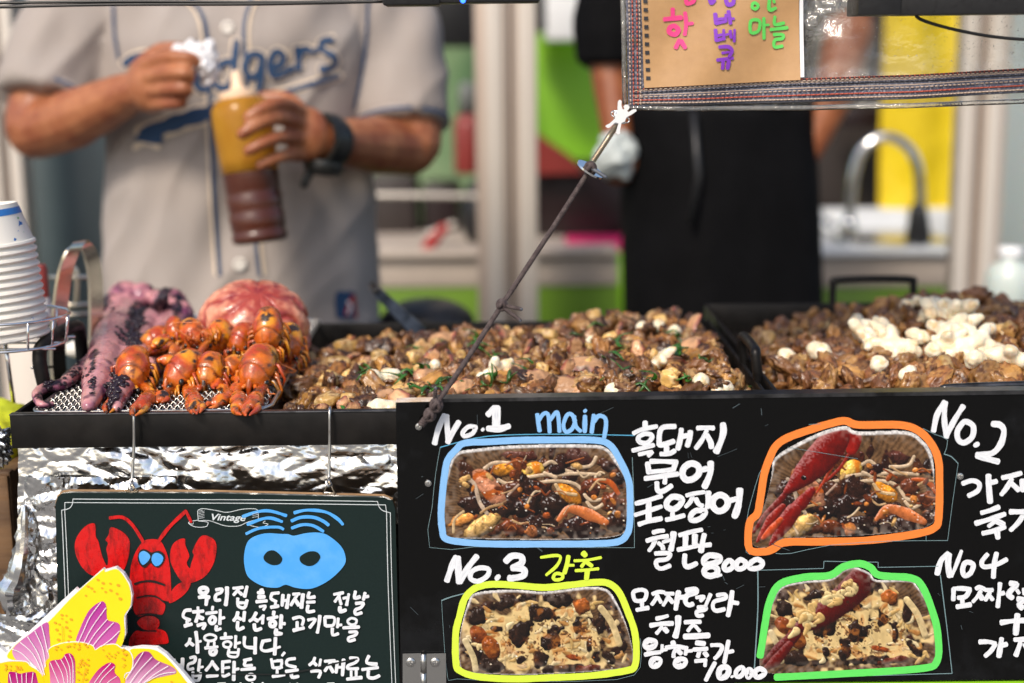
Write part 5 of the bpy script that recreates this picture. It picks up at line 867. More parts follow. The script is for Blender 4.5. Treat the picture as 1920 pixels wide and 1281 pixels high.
mb = MB(); mb.prism([P(*cp(x, y), .022) for x, y in body], (0, .002, 0)); mb.build('figure', MATS['white_plastic'], cl, False)
for x, y in ((590, 285), (722, 350)):
    mb = MB(); c = P(*cp(x, y), .024); mb.tube([c + Vector((.0022 * math.cos(a), .001 * math.sin(2 * a), .0022 * math.sin(a))) for a in np.linspace(0, 6.28, 13)[:-1]], .0006, 6, closed=True); mb.build('spring', MATS['chrome'], cl)
mb = MB(); mb.box(P(*cp(650, 320), .026), (.010, .002, .012), bev=.0006); mb.build('back_jaw', MATS['chrome'], cl)
# ------------------------------------------------------------------ cups, basket and arch at the left
YU = .12; uu = S(YU)
tilt = Matrix.Rotation(R(-5), 3, 'Y'); base = P(7, 634, YU)
for i in range(13):
    r0 = .041; ht_ = .039; c = base + tilt @ Vector((0, 0, i * 14.6 * uu)); t = thing('paper_cup', ('topmost white paper cup with blue band, upside down on the stack at the left' if i == 12 else 'white paper cup inside the upside down stack at the left'), 'cup', c, 'white paper cups nested upside down in a stack')
    k = 1.0; ob = MB(); ob.lathe([(r0 * k * .97, .001), (r0 * k + .0012, 0), (r0 * k + .0022, .0015), (r0 * k + .0015, .0036), (r0 * k, .004), (r0 * k * .78, ht_ * .96), (r0 * k * .775, ht_), (r0 * k * .73, ht_), (r0 * k * .725, ht_ - .005), (0, ht_ - .006)], (0, 0, 0), 48, tilt); o = ob.build('cup_wall', MATS['cup_paper'], t, 50)
    if i == 12:
        ob = MB(); f = lambda z: r0 * k * (1 - .22 * (z - .004) / (ht_ * .96 - .004)) + .0003; ob.lathe([(f(z), z) for z in (.029, .031, .033, .035)], (0, 0, 0), 48, tilt); ob.build('blue_band', MATS['cup_blue'], t)
        for (px, py, rr, mt) in ((46, 428, 8, 'cup_blue'), (33, 425, 3.4, 'cup_green'), (35, 443, 3, 'cup_green'), (24, 438, 2.2, 'cup_blue'), (23, 452, 3.4, 'cup_blue'), (44, 416, 4, 'cup_green')):
            d = ray(px, py); dg_ = None; best = None
            z = (P(px, py, YU - .03) - c).z; rad = f(min(max(z, 0), .036)) + .0004; X = (P(px, py, YU - .03) - c).x - z * math.tan(R(-5)); X = max(-rad * .98, min(rad * .98, X)); pos = Vector((X + z * math.tan(R(-5)), -math.sqrt(max(0, rad ** 2 - X ** 2)) - .0004, z))
            nr = Vector((X, -math.sqrt(max(0, rad ** 2 - X ** 2)), .2 * rad)).normalized(); q = nr.to_track_quat('Z', 'Y').to_matrix(); ob = MB(); ob.add([pos + q @ Vector((rr * uu * (1 if a_ % 2 else .75) * math.cos(a_ * .628), rr * uu * 1.3 * (1 if a_ % 2 else .75) * math.sin(a_ * .628), 0)) for a_ in range(10)], [tuple(range(10))]); ob.build('star_print', MATS[mt], t, False)
bk = thing('wire_basket', 'thin chrome wire basket holding the stack of paper cups', 'basket', (0, 0, 0)); YK = .09
mb = MB()
rx, ry = .062, .055; cc = base + Vector((0, 0, .002))
for zz, k in ((.020, 1.0), (-.006, .93)): mb.tube([cc + Vector((rx * k * math.cos(a), ry * k * math.sin(a), zz)) for a in np.linspace(0, 6.283, 41)[:-1]], .0014, 6, closed=True)
mb.build('hoop', MATS['chrome'], bk); mb = MB()
for a in np.linspace(0, 6.283, 15)[:-1]: mb.tube([cc + Vector((rx * math.cos(a), ry * math.sin(a), .020)), cc + Vector((rx * .93 * math.cos(a), ry * .93 * math.sin(a), -.006))], .0011, 6)
for a in (-.03, 0, .03): mb.tube([cc + Vector((-.058, a, -.007)), cc + Vector((.058, a, -.007))], .0011, 6)
for y_ in (690, 598): mb.tube([P(60, y_, .10), P(100, y_ - 2, .2)], .0014, 6)
mb.tube([cc + Vector((-.01, .03, -.007)), Vector((cc.x - .01, cc.y + .04, 1.02))], .002, 6)
mb.build('wires', MATS['chrome'], bk)
ar = thing('steel_arch_handle', 'tall arched stainless steel handle left of the octopus', 'handle', (0, 0, 0)); YA = .24
path = cr([P(112, 720, YA), P(108, 660, YA), P(112, 580, YA), P(122, 510, YA), P(138, 468, YA), P(154, 455, YA + .02), P(168, 474, YA + .04), P(178, 520, YA + .05), P(180, 600, YA + .05), P(178, 680, YA + .05)], 8)
mb = MB(); vs = []
for i, p_ in enumerate(path):
    t_ = (path[min(i + 1, len(path) - 1)] - path[max(i - 1, 0)]).normalized(); s_ = t_.cross(Vector((.35, 1, 0)).normalized()).normalized(); wv = Vector((.45, 1, 0)).normalized() * .010
    for sg, th in ((1, 1), (-1, 1), (-1, -1), (1, -1)): vs.append(p_ + wv * sg + s_ * .0018 * th)
n = len(path); mb.add(vs, [(i * 4 + k, i * 4 + (k + 1) % 4, (i + 1) * 4 + (k + 1) % 4, (i + 1) * 4 + k) for i in range(n - 1) for k in range(4)] + [(3, 2, 1, 0), (n * 4 - 4, n * 4 - 3, n * 4 - 2, n * 4 - 1)]); mb.build('arched_strap', MATS['warm_chrome'], ar, 40)
rk = thing('wire_shelf', 'blurred wire shelf seen through the steel arch', 'shelf', (0, 0, 0)); mb = MB(); YS = .5
for y_ in (520, 572, 590): mb.tube([P(88, y_, YS), P(168, y_, YS)], .0034, 6)
mb.tube(cr([P(118, 505, YS), P(132, 498, YS), P(144, 515, YS), P(142, 572, YS)], 6), .003, 6); mb.tube(cr([P(112, 600, YS), P(118, 570, YS), P(124, 600, YS)], 6), .002, 6); mb.build('wires', MATS['warm_chrome'], rk)
t = thing('drink_can', 'small red and white can behind the stack of cups', 'can', P(84, 602, .35)); u = S(.35); mb = MB(); mb.lathe([(0, 0), (11 * u, 0), (12 * u, 4 * u), (12 * u, 100 * u), (9 * u, 108 * u), (0, 108 * u)], (0, 0, 0), 20); mb.build('can_body', MATS['dull_red'], t, 40)
mb = MB(); mb.lathe([(12.3 * u, 6 * u), (12.3 * u, 46 * u)], (0, 0, 0), 20); mb.build('white_band', MATS['white_plastic'], t)
mb = MB(); mb.ball(P(148, 655, .3), (.017, .012, .010)); tag(mb.build('bread_roll', MATS['cup_paper']), 'small pale lump behind the left griddle handle', 'food')
# spatula in the griddle
sp = thing('spatula', 'steel spatula leaning on the back rim of the griddle', 'spatula', (0, 0, 0))
ys = YB1 - .05; mb = MB(); a = P(792, 628, ys); b = P(706, 546, ys + .09); d = (b - a).normalized(); s_ = d.cross(Vector((0, 1, 0))).normalized()
mb.prism([a + s_ * .009, a - s_ * .009, b - s_ * .006, b + s_ * .006], (0, .0015, 0)); mb.build('blade', MATS['steel_rim'], sp, False)
mb = MB(); mb.cap_tube([b, b + d * .012 + Vector((0, .01, 0))], .005, 10); mb.build('handle', MATS['steel_rim'], sp)
mb = MB(); mb.ball(P(800, 610, .95), (.075, .08, .042), 32, 20); tag(mb.build('black_pot', MATS['dark_plastic']), 'black round pot behind the back rim of the griddle right of the jersey', 'pot')
# ------------------------------------------------------------------ people
M('skin', (.42, .165, .07), .45, sss=.15, n=(22, (.26, .075, .030), .38, .62), bump=(180, .15, .0008)); M('skin_tan', (.34, .115, .042), .45, sss=.15, n=(20, (.22, .06, .02), .38, .65))
M('jersey_grey', (.35, .31, .285), .8, n=(6, (.33, .28, .245), .35, .7), bump=(500, .3, .0006)); M('navy_trim', (.013, .05, .125), .7); M('cream_trim', (.74, .6, .44), .7)
M('black_cloth', (.0035, .0035, .004), .9, 0, .08, n=(8, (.006, .006, .007), .4, .7), bump=(300, .3, .0006)); M('trouser', (.03, .035, .05), .85); M('hair', (.01, .008, .007), .5, bump=(200, .6, .002, (1, 1, .1)))
M('tissue', (.82, .82, .84), .8, bump=(60, .6, .003)); M('glove', (.5, .55, .54), .5)
M('bottle_clear', (.80, .40, .04), .3, trans=.55, coat=.3, n=(18, (.62, .24, .02), .35, .7), ior=1.15); M('bottle_sauce', (.075, .018, .008), .28, coat=.3); M('bottle_top', (.85, .62, .42), .4)
M('watch_black', (.012, .013, .012), .35, bump=(120, .5, .001)); M('button', (.7, .66, .6), .3)
def head(mb, c, s=1.0, turn=0, nod=0):
    rot = Matrix.Rotation(turn, 3, 'Z') @ Matrix.Rotation(nod, 3, 'X'); V = lambda x, y, z: c + rot @ (Vector((x, y, z)) * s)
    mb.ball(V(0, .012, .02), (.076 * s, .096 * s, .105 * s), 24, 18, rot); mb.ball(V(0, -.015, -.045), (.058 * s, .066 * s, .066 * s), 20, 14, rot)
    mb.cap_tube([V(0, -.088, .02), V(0, -.105, -.018)], [.010 * s, .015 * s], 10); mb.ball(V(0, -.10, -.024), (.018 * s, .012 * s, .010 * s), 12, 8)
    for sx in (-1, 1): mb.ball(V(.078 * sx, .01, 0), (.010 * s, .022 * s, .032 * s), 12, 10, rot); mb.ball(V(.032 * sx, -.074, .008), .016 * s, 12, 8); mb.ball(V(.04 * sx, -.05, -.02), .03 * s, 12, 8)
    mb.cap_tube([V(-.02, -.078, -.055), V(0, -.084, -.053), V(.02, -.078, -.055)], [.006 * s, .009 * s, .006 * s], 8); mb.ball(V(0, -.07, -.092), .022 * s, 12, 8)
    return V, rot
def head_extras(t, V, rot, s, tag_='hair'):
    m = MB(); m.ball(V(0, .026, .05), (.086 * s, .10 * s, .09 * s), 28, 20, rot); o = m.build('hair', MATS['hair'], t); me = o.data; a = verts(me); a += normals(me) * (fbm(a, 60, 3) * .006)[:, None]; setverts(me, a)
    for sx in (-1, 1):
        m = MB(); m.ball(V(.032 * sx, -.083, .012), (.012 * s, .008 * s, .006 * s), 12, 8, rot); m.build('eye', MATS['hair'], t); m = MB(); m.cap_tube([V(.018 * sx, -.09, .032), V(.048 * sx, -.08, .03)], .003 * s, 6); m.build('eyebrow', MATS['hair'], t)
    m = MB(); m.cap_tube([V(-.024, -.086, -.054), V(0, -.094, -.053), V(.024, -.086, -.054)], .003 * s, 6); m.build('mouth', MATS['red_plastic'], t)
man = thing('person', 'man in a grey baseball jersey squeezing a sauce bottle behind the griddle', 'person', (0, 0, 0))
T = lambda x, y, Y: P(x, y, Y)
mb = MB(); YT = .92; u = S(YT)
# trunk, neck, legs
mb.tube([T(455, 900, YT), T(455, 720, YT), T(455, 560, YT), T(455, 350, YT), T(455, 120, YT), T(452, -20, YT), T(450, -85, YT)], [.12, .165, .15, .16, .175, .16, .09], 24, flat=(1, .6, 1)); mb.cap_tube([T(450, -60, YT), T(448, -190, YT - .02)], [.062, .055], 14)
hc = T(446, -265, YT - .03); hV, hR = head(mb, hc, 1.0, 0, R(18))
hip = T(455, 700, YT)
for sx in (-1, 1): mb.cap_tube([hip + Vector((.09 * sx, 0, .02)), hip + Vector((.1 * sx, .0, -.36)), Vector((hip.x + .11 * sx, YT + .02, .12))], [.085, .06, .04], 12); mb.cap_tube([Vector((hip.x + .11 * sx, YT + .03, .08)), Vector((hip.x + .12 * sx, YT - .12, .065))], [.04, .035], 10)
# his right arm (left in the picture)
mb.cap_tube(cr([T(190, -20, .92), T(110, 90, .90), T(68, 235, .84)], 4), interp([.058, .05, .044], 9), 14)
mb.cap_tube(cr([T(66, 246, .84), T(140, 222, .79), T(248, 172, .72)], 5), interp([.040, .041, .0265], 11), 14)
# fist with curled fingers
mb.ball(T(284, 162, .695), (.030, .026, .036), 16, 12); mb.cap_tube([T(245, 174, .72), T(282, 165, .70)], [.0265, .028], 12)
K = lambda l, r: mb.cap_tube(cr([T(*q) for q in l], 4), interp(r, (len(l) - 1) * 4 + 1), 10)
K([(272, 122, .685), (312, 108, .655), (350, 108, .645), (377, 118, .655)], [.0100, .0094, .0088, .0078])
K([(274, 146, .68), (320, 137, .645), (354, 139, .638), (352, 150, .665)], [.0100, .0094, .0090, .0080])
K([(278, 172, .68), (322, 167, .648), (350, 168, .642), (345, 176, .67)], [.0096, .0090, .0086, .0080])
K([(284, 196, .685), (316, 195, .66), (340, 192, .655), (335, 196, .675)], [.0088, .0082, .0078, .0070])
K([(262, 130, .71), (300, 98, .70), (340, 96, .69), (374, 112, .672)], [.014, .0125, .011, .009])
# his left arm (right in the picture)
mb.cap_tube(cr([T(700, -20, .93), T(752, 110, .92), T(772, 265, .86)], 4), interp([.058, .050, .044], 9), 14)
mb.cap_tube(cr([T(768, 278, .86), T(700, 272, .79), T(622, 266, .695)], 5), interp([.040, .040, .0275], 11), 14)
mb.ball(T(576, 252, .665), (.030, .022, .036), 16, 12); mb.cap_tube([T(622, 266, .695), T(580, 255, .67)], [.0275, .028], 12)
K([(566, 212, .655), (530, 194, .612), (496, 202, .588), (466, 220, .582)], [.0100, .0094, .0088, .0078])
K([(562, 232, .65), (520, 221, .602), (484, 233, .583), (454, 252, .578)], [.0102, .0096, .0088, .0080])
K([(562, 262, .65), (526, 258, .606), (494, 268, .588), (466, 283, .582)], [.0098, .0090, .0085, .0076])
K([(566, 292, .655), (536, 292, .618), (512, 299, .602), (488, 310, .596)], [.009, .0084, .0078, .0070])
K([(572, 222, .68), (540, 190, .70), (500, 186, .705), (472, 200, .70)], [.014, .0125, .0115, .010])
body_ = mb.build('body', MATS['skin'], man); remesh(body_, .0034, 3, .5)
head_extras(man, hV, hR, 1.0)
# jersey
mb = MB(); YJ = .915
rows = [(-95, 78, .10), (-55, 178, .105), (0, 232, .12), (80, 243, .135), (200, 244, .14), (330, 243, .142), (450, 245, .148), (560, 252, .155), (660, 262, .158), (760, 268, .16)]
pts = [T(452 + (4 if y > 400 else 0), y, YJ) for y, _, _ in rows]; sides = 48; vs = []
for (y, hw, hd), c in zip(rows, pts):
    hw *= S(YJ)
    for k in range(sides): 
        a_ = 2 * math.pi * k / sides; cx_, sy_ = math.cos(a_), math.sin(a_); e = .75
        vs.append(c + Vector((hw * math.copysign(abs(cx_) ** e, cx_), hd * math.copysign(abs(sy_) ** e, sy_), 0)))
fs = [(i * sides + k, i * sides + (k + 1) % sides, (i + 1) * sides + (k + 1) % sides, (i + 1) * sides + k) for i in range(len(rows) - 1) for k in range(sides)]; fs += [tuple(range(sides))[::-1], tuple(range((len(rows) - 1) * sides, len(rows) * sides))]; mb.add(vs, fs)
mb.tube(cr([T(245, -40, .92), T(172, 30, .905), T(124, 110, .885), T(96, 192, .855)], 5), interp([.080, .076, .073, .070], 16), 24)
mb.tube(cr([T(650, -30, .925), T(716, 50, .915), T(742, 130, .90), T(752, 230, .875)], 5), interp([.085, .080, .072, .068], 16), 24)
js = mb.build('jersey', MATS['jersey_grey'], man); remesh(js, .0055, 6, .5)
me = js.data; a = verts(me); nn = normals(me)
dr = np.array([.015 * noise.noise(Vector((p[0] * 9 + p[2] * 2.5, p[1] * 3, p[2] * 2.2))) + .013 * (1 - abs(noise.noise(Vector((p[0] * 14 - p[2] * 8, p[1] * 4, p[2] * 5 + 7)))) * 3) * .5 + .003 * noise.noise(Vector((p[0] * 30, p[1] * 10, p[2] * 12))) for p in a])
a += nn * dr[:, None]; setverts(me, a)
bvh = BVHTree.FromPolygons([tuple(v.co) for v in me.vertices], [tuple(f.vertices) for f in me.polygons])
def onj(x, y, l):
    d = ray(x, y).normalized(); h = bvh.ray_cast(CAM, d)
    p = h[0] if h[0] is not None and h[0].y < 1.0 else P(x, y, .8)
    return p - d * (l + .0012)
lt = [('O', "21:606,215 590,270 562,330; 21:562,330 640,338 705,300 712,250 680,220 620,208 560,212 510,225 480,250; 21:800,250 765,285 765,335 795,345 825,310 826,268 800,250; 21:905,240 862,245 832,290 842,335 880,338 905,300; 21:916,158 908,250 912,320 935,328; 21:1012,218 968,214 948,262 970,300 1002,282 1014,225; 20:1016,215 1008,320 985,362 955,352; 19:1048,268 1088,248 1096,212 1068,200 1046,245 1058,292 1105,280 1130,262; 19:1152,185 1158,268; 19:1156,225 1178,188 1202,198; 19:1290,152 1248,162 1250,192 1296,222 1292,258 1240,268; 12:1105,275 1150,262; 12:1202,200 1240,190")]
def widen(l, dw): 
    out = []
    for reg, s in l: out.append((reg, ';'.join('%g:%s' % (float(q.split(':')[0]) + dw, q.split(':')[1]) for q in s.split(';'))))
    return out
strokes('lettering_outline', widen(lt, 22), onj, MATS['cream_trim'], js, .0010, step=.00005, k=4); strokes('team_lettering', widen(lt, 7), onj, MATS['navy_trim'], js, .0032, step=.00005, k=4)
strokes('swoosh_outline', [('O', "84:548,526 640,492 740,458 842,430; 20:615,572 560,552 520,575; 38:1000,385 1120,350 1320,292")], onj, MATS['cream_trim'], js, .0010, k=4)
strokes('swoosh', [('O', "60:556,524 640,490 740,456 842,430; 22:530,535 600,548 625,535; 19:990,388 1120,350 1316,293")], onj, MATS['navy_trim'], js, .0030, k=4)
strokes('piping', [('X', "7:340,-10 372,18 386,60 392,160 398,300 403,400 411,516; 7:478,-10 462,30 458,80 466,200 476,330 480,450 487,516; 5:212,-5 214,60 222,110; 5:690,-5 684,100 664,205")], onj, MATS['navy_trim'], js, .0016, k=6)
strokes('piping', [('X', "4.5:332,-10 364,20 378,62 385,160 391,300 396,400 404,516; 4.5:486,-10 469,30 466,80 474,200 484,330 488,450 495,516")], onj, MATS['cream_trim'], js, .0014, k=6)
for x, y in ((427, 52), (450, 496), (440, 275)):
    c = onj(x, y, .001); m = MB(); m.lathe([(.0092, 0), (.009, .002), (.006, .003), (.0045, .0016), (0, .0016)], c, 20, Matrix.Rotation(R(90), 3, 'X')); m.build('button', MATS['button'], js)
# sleeve hems
for pth, rad in (([T(99, 184, .859), T(94, 198, .852)], .0715), ([T(752, 224, .877), T(753, 238, .873)], .0695)):
    m = MB(); m.tube(pth, [rad, rad], 32); m.build('sleeve_hem', MATS['jersey_grey'], js)
    d = (pth[1] - pth[0]).normalized(); m = MB(); m.tube([pth[0].lerp(pth[1], .45), pth[0].lerp(pth[1], .8)], [rad + .001, rad + .001], 32, cap=False); m.build('hem_piping', MATS['navy_trim'], js)
strokes('logo_patch', [('X', "22:640,552 640,592; 22:655,552 655,592")], onj, MATS['navy_trim'], js, .002); strokes('logo_mark', [('X', "8:650,590 656,570 662,556; 4:664,556 668,596")], onj, MATS['red_plastic'], js, .004); strokes('logo_mark', [('X', "5:652,566 658,574 654,588")], onj, MATS['print_white'], js, .005)
m = MB(); cc = T(455, 800, YT); m.tube([cc + Vector((0, 0, .14)), cc, cc - Vector((0, 0, .06))], [.17, .175, .15], 24, flat=(1, .7, 1))
for sx in (-1, 1): m.cap_tube([hip + Vector((.09 * sx, 0, .0)), hip + Vector((.1 * sx, .0, -.36)), Vector((hip.x + .11 * sx, YT + .02, .12))], [.10, .08, .065], 14)
o = m.build('trousers', MATS['trouser'], man); remesh(o, .012, 3)
for sx in (-1, 1):
    m = MB(); m.cap_tube([Vector((hip.x + .11 * sx, YT + .05, .08)), Vector((hip.x + .12 * sx, YT - .15, .075))], [.046, .042], 12); m.build('shoe', MATS['dark_plastic'], man)
# watch: thick black resin band round the wrist
wt = thing('wristwatch', 'chunky black wristwatch on the wrist of the man in the jersey', 'watch', (0, 0, 0)); c = T(612, 265, .685); ax = (T(640, 268, .715) - T(585, 258, .67)).normalized(); q = ax.to_track_quat('Z', 'Y').to_matrix()
m = MB(); m.lathe([(.0285, -.016), (.034, -.016), (.037, -.006), (.037, .006), (.034, .016), (.0285, .016), (.0285, -.016)], c, 32, q); m.build('strap', MATS['watch_black'], wt, 50)
fd = (q @ Vector((0, 1, 0))); fd = fd if fd.y < 0 else -fd; fd = (fd + Vector((0, 0, .2))).normalized(); m = MB(); m.lathe([(0, 0), (.026, 0), (.027, .008), (.023, .015), (.018, .016), (.018, .013), (0, .013)], c + fd * .028, 24, fd.to_track_quat('Z', 'Y').to_matrix()); m.build('watch_case', MATS['watch_black'], wt, 40)
m = MB(); m.cap_tube([c + Vector((-.02, -.005, -.034)), c + Vector((-.030, -.01, -.055))], [.008, .006], 8); m.build('strap_end', MATS['watch_black'], wt)
# tissue
m = MB(); m.ball(T(376, 108, .66), (.024, .014, .018), 40, 30); m.ball(T(392, 128, .665), (.013, .010, .018), 30, 20); m.ball(T(356, 96, .67), (.014, .01, .012), 30, 20); o = m.build('tissue', MATS['tissue'], None); remesh(o, .002, 1); me = o.data; a = verts(me); a += normals(me) * (np.abs(fbm(a, 90, 4, 2)) * .014 - .004)[:, None]; setverts(me, a); tag(o, 'crumpled white tissue pinched in the right fist of the man in the jersey', 'tissue')
# squeeze bottle
bt = thing('squeeze_bottle', 'squeeze bottle half full of dark brown sauce with amber upper half', 'bottle', (0, 0, 0)); Yb = .645; ub = S(Yb)
b0 = P(489, 456, Yb); b1 = P(445, 158, Yb + .02); ax = (b1 - b0).normalized(); q = ax.to_track_quat('Z', 'Y').to_matrix(); L = (b1 - b0).length
def prof(lst): return [(r * ub, h * ub) for r, h in lst]
m = MB(); m.lathe(prof([(0, 0), (40, 0), (50, 3), (53, 9), (52, 20), (49, 24), (52, 29), (53, 55), (50, 60), (52, 66), (53, 90), (50, 95), (52, 100), (53, 134)]), b0, 40, q); m.build('sauce_filled_body', MATS['bottle_sauce'], bt)
m = MB(); m.lathe(prof([(0, 134), (52, 134.2), (53, 134.5), (54, 160), (56, 200), (57, 235), (55, 255), (46, 268), (36, 272), (0, 272)]), b0, 40, q); m.build('clear_body', MATS['bottle_clear'], bt)
m = MB(); m.lathe(prof([(0, 269), (37, 269.5), (38, 272), (37, 284), (20, 288), (14, 290), (8, 318), (4, 324), (0, 324)]), b0, 28, q); m.build('nozzle_cap', MATS['bottle_top'], bt, 50)
# second person: black shirt and long black apron
pn = thing('person', 'person in a black shirt and long black apron standing behind the right pan', 'person', (0, 0, 0)); Y2 = 1.28
mb = MB(); mb.tube([T(1350, 700, Y2), T(1350, 480, Y2), T(1350, 250, Y2), T(1345, 20, Y2), T(1340, -170, Y2), T(1340, -250, Y2)], [.15, .155, .145, .165, .16, .08], 24, flat=(1, .62, 1)); mb.cap_tube([T(1340, -230, Y2), T(1340, -340, Y2)], [.058, .052], 12)
h2 = T(1338, -410, Y2 - .02); v2, r2_ = head(mb, h2, 1.0, R(20), R(10))
mb.cap_tube(cr([T(1168, -150, Y2), T(1140, 0, Y2), T(1143, 130, Y2 - .02)], 4), interp([.055, .042, .034], 9), 12); mb.cap_tube([T(1143, 130, Y2 - .02), T(1158, 262, Y2 - .06)], [.034, .026], 12)
mb.cap_tube(cr([T(1520, -150, Y2), T(1572, -40, Y2), T(1592, 60, Y2 - .02)], 4), interp([.055, .048, .044], 9), 12); mb.cap_tube([T(1592, 60, Y2 - .02), T(1562, 180, Y2 - .04), T(1515, 285, Y2 - .05)], [.044, .036, .026], 12)
for cx, cy, cY, dx in ((1158, 268, Y2 - .06, 1), (1495, 300, Y2 - .06, -1)):
    mb.ball(T(cx, cy + 14, cY), (.028, .018, .036), 14, 10)
    for k in range(4): mb.cap_tube(cr([T(cx - 18 + k * 12, cy + 34, cY), T(cx - 18 + k * 12, cy + 60, cY - .01), T(cx - 16 + k * 12, cy + 78 - abs(k - 1.4) * 6, cY + .002)], 3), interp([.009, .0085, .0075], 7), 8)
    mb.cap_tube([T(cx + dx * 20, cy + 10, cY - .01), T(cx + dx * 30, cy + 34, cY - .02), T(cx + dx * 26, cy + 52, cY - .02)], [.011, .010, .008], 8)
for sx in (-1, 1):
    hp = T(1350, 640, Y2); mb.cap_tube([hp + Vector((.085 * sx, 0, .02)), hp + Vector((.09 * sx, .0, -.34)), Vector((hp.x + .1 * sx, Y2 + .02, .12))], [.08, .06, .04], 12); mb.cap_tube([Vector((hp.x + .1 * sx, Y2 + .03, .08)), Vector((hp.x + .1 * sx, Y2 - .12, .065))], [.04, .035], 10)
o = mb.build('body', MATS['skin_tan'], pn); remesh(o, .006, 4); head_extras(pn, v2, r2_, 1.0)
mb = MB(); 
def ltube(lst, hd_, sides=32):
    vs = []; 
    for (y, cx, hw, hd) in lst:
        c = T(cx, y, Y2)
        for k in range(sides): a_ = 2 * math.pi * k / sides; x_, y_ = math.cos(a_), math.sin(a_); vs.append(c + Vector((hw * S(Y2) * math.copysign(abs(x_) ** .8, x_), hd * math.copysign(abs(y_) ** .8, y_), 0)))
    n = len(lst); return vs, [(i * sides + k, i * sides + (k + 1) % sides, (i + 1) * sides + (k + 1) % sides, (i + 1) * sides + k) for i in range(n - 1) for k in range(sides)] + [tuple(range(sides))[::-1], tuple(range((n - 1) * sides, n * sides))]
mb.add(*ltube([(-245, 1340, 60, .08), (-200, 1340, 150, .10), (-140, 1342, 180, .11), (-40, 1345, 188, .12), (100, 1345, 178, .12), (215, 1348, 172, .12)], 0)); mb.tube(cr([T(1200, -160, Y2), T(1150, -50, Y2), T(1140, 125, Y2 - .02)], 4), interp([.075, .062, .055], 9), 20); mb.tube(cr([T(1490, -160, Y2), T(1560, -50, Y2), T(1590, 20, Y2 - .01)], 4), interp([.075, .066, .062], 9), 20)
o = mb.build('shirt', MATS['black_cloth'], pn); remesh(o, .008, 4); me = o.data; a = verts(me); a += normals(me) * (fbm(a, 12, 2) * .01)[:, None]; setverts(me, a)
mb = MB(); mb.add(*ltube([(196, 1348, 174, .135), (212, 1348, 176, .137), (300, 1350, 180, .145), (420, 1352, 184, .15), (560, 1354, 186, .155), (760, 1356, 190, .16), (1000, 1356, 196, .16)], 0)); o = mb.build('apron', MATS['black_cloth'], pn); remesh(o, .009, 3); me = o.data; a = verts(me); a += normals(me) * np.array([.012 * noise.noise(Vector((p[0] * 14, p[1] * 4, p[2] * 2))) for p in a])[:, None]; setverts(me, a)
mb = MB(); mb.tube([T(1300, 210, Y2 - .155), T(1310, 330, Y2 - .165), T(1296, 420, Y2 - .165)], .006, 8); mb.build('apron_string', MATS['dark_plastic'], pn)
m = MB(); hp = T(1350, 640, Y2)
for sx in (-1, 1): m.cap_tube([hp + Vector((.085 * sx, 0, .0)), hp + Vector((.09 * sx, .0, -.34)), Vector((hp.x + .1 * sx, Y2 + .02, .12))], [.10, .08, .06], 14)
m.build('trousers', MATS['trouser'], pn)
for sx in (-1, 1):
    m = MB(); m.cap_tube([Vector((hp.x + .1 * sx, Y2 + .05, .08)), Vector((hp.x + .1 * sx, Y2 - .15, .075))], [.046, .042], 12); m.build('shoe', MATS['dark_plastic'], pn)
mb = MB(); mb.ball(T(1155, 290, Y2 - .085), (.033, .024, .044), 48, 36); wc = mb.build('white_cloth', MATS['glove']); me = wc.data; a = verts(me); a += normals(me) * (fbm(a, 45, 3, 8) * .014)[:, None]; setverts(me, a); tag(wc, 'white cloth in the left hand of the person in black', 'cloth')
# ------------------------------------------------------------------ wire rack
rk = thing('wire_rack', 'woven stainless wire rack under the crayfish and octopus', 'rack', (0, 0, 0)); ZK = ZR + .0015
cx0, cx1 = PZ(52, 778, ZK), PZ(488, 778, ZK); bx1 = PZ(604, 600, ZK); y_f = max(cx0.y, .010); y_b = bx1.y
x_l, x_r = cx0.x, cx1.x; 
def rackx(y): return x_l + .002, x_r + (bx1.x - x_r) * (y - y_f) / (y_b - y_f)
mb = MB(); sp = .0066; y = y_f + .003; j = 0
while y < y_b:
    a, b = rackx(y); x = a; q = []; i = 0
    while x < b: q.append(Vector((x, y + (.0006 if (i // 2) % 2 else -.0006), ZK + (.0014 if ((i + 2 * j) // 2) % 2 else -.0014)))); x += sp / 4 * 1.0; i += 1
    mb.tube(q, .00052, 4); y += sp; j += 1
x = x_l + .003; j = 0
while x < x_r + .03:
    q = []; y = y_f; i = 0
    while y < y_b:
        if x < rackx(y)[1]: q.append(Vector((x, y, ZK + (.0010 if (i + j) % 2 else -.0010))))
        y += sp; i += 1
    if len(q) > 2: mb.tube(q, .00052, 4)
    x += sp; j += 1
tag(mb.build('woven_wires', MATS['wire_steel'], rk), kind='stuff')
mb = MB(); r_ = .012; a, b = rackx(y_f)[1], rackx(y_b)[1]
fr = [Vector((x_l + r_, y_f, ZK)), Vector((a - r_ * 1.2, y_f, ZK)), Vector((a - .002, y_f + r_ * .5, ZK)), Vector((a + .004, y_f + r_ * 1.6, ZK)), Vector((b - .002, y_b - r_, ZK)), Vector((b - r_, y_b, ZK)), Vector((x_l + r_, y_b, ZK)), Vector((x_l, y_b - r_, ZK)), Vector((x_l, y_f + r_, ZK)), Vector((x_l + r_ * .3, y_f + r_ * .3, ZK))]
mb.tube(fr, .0019, 8, closed=True); mb.build('rim', MATS['wire_steel'], rk)
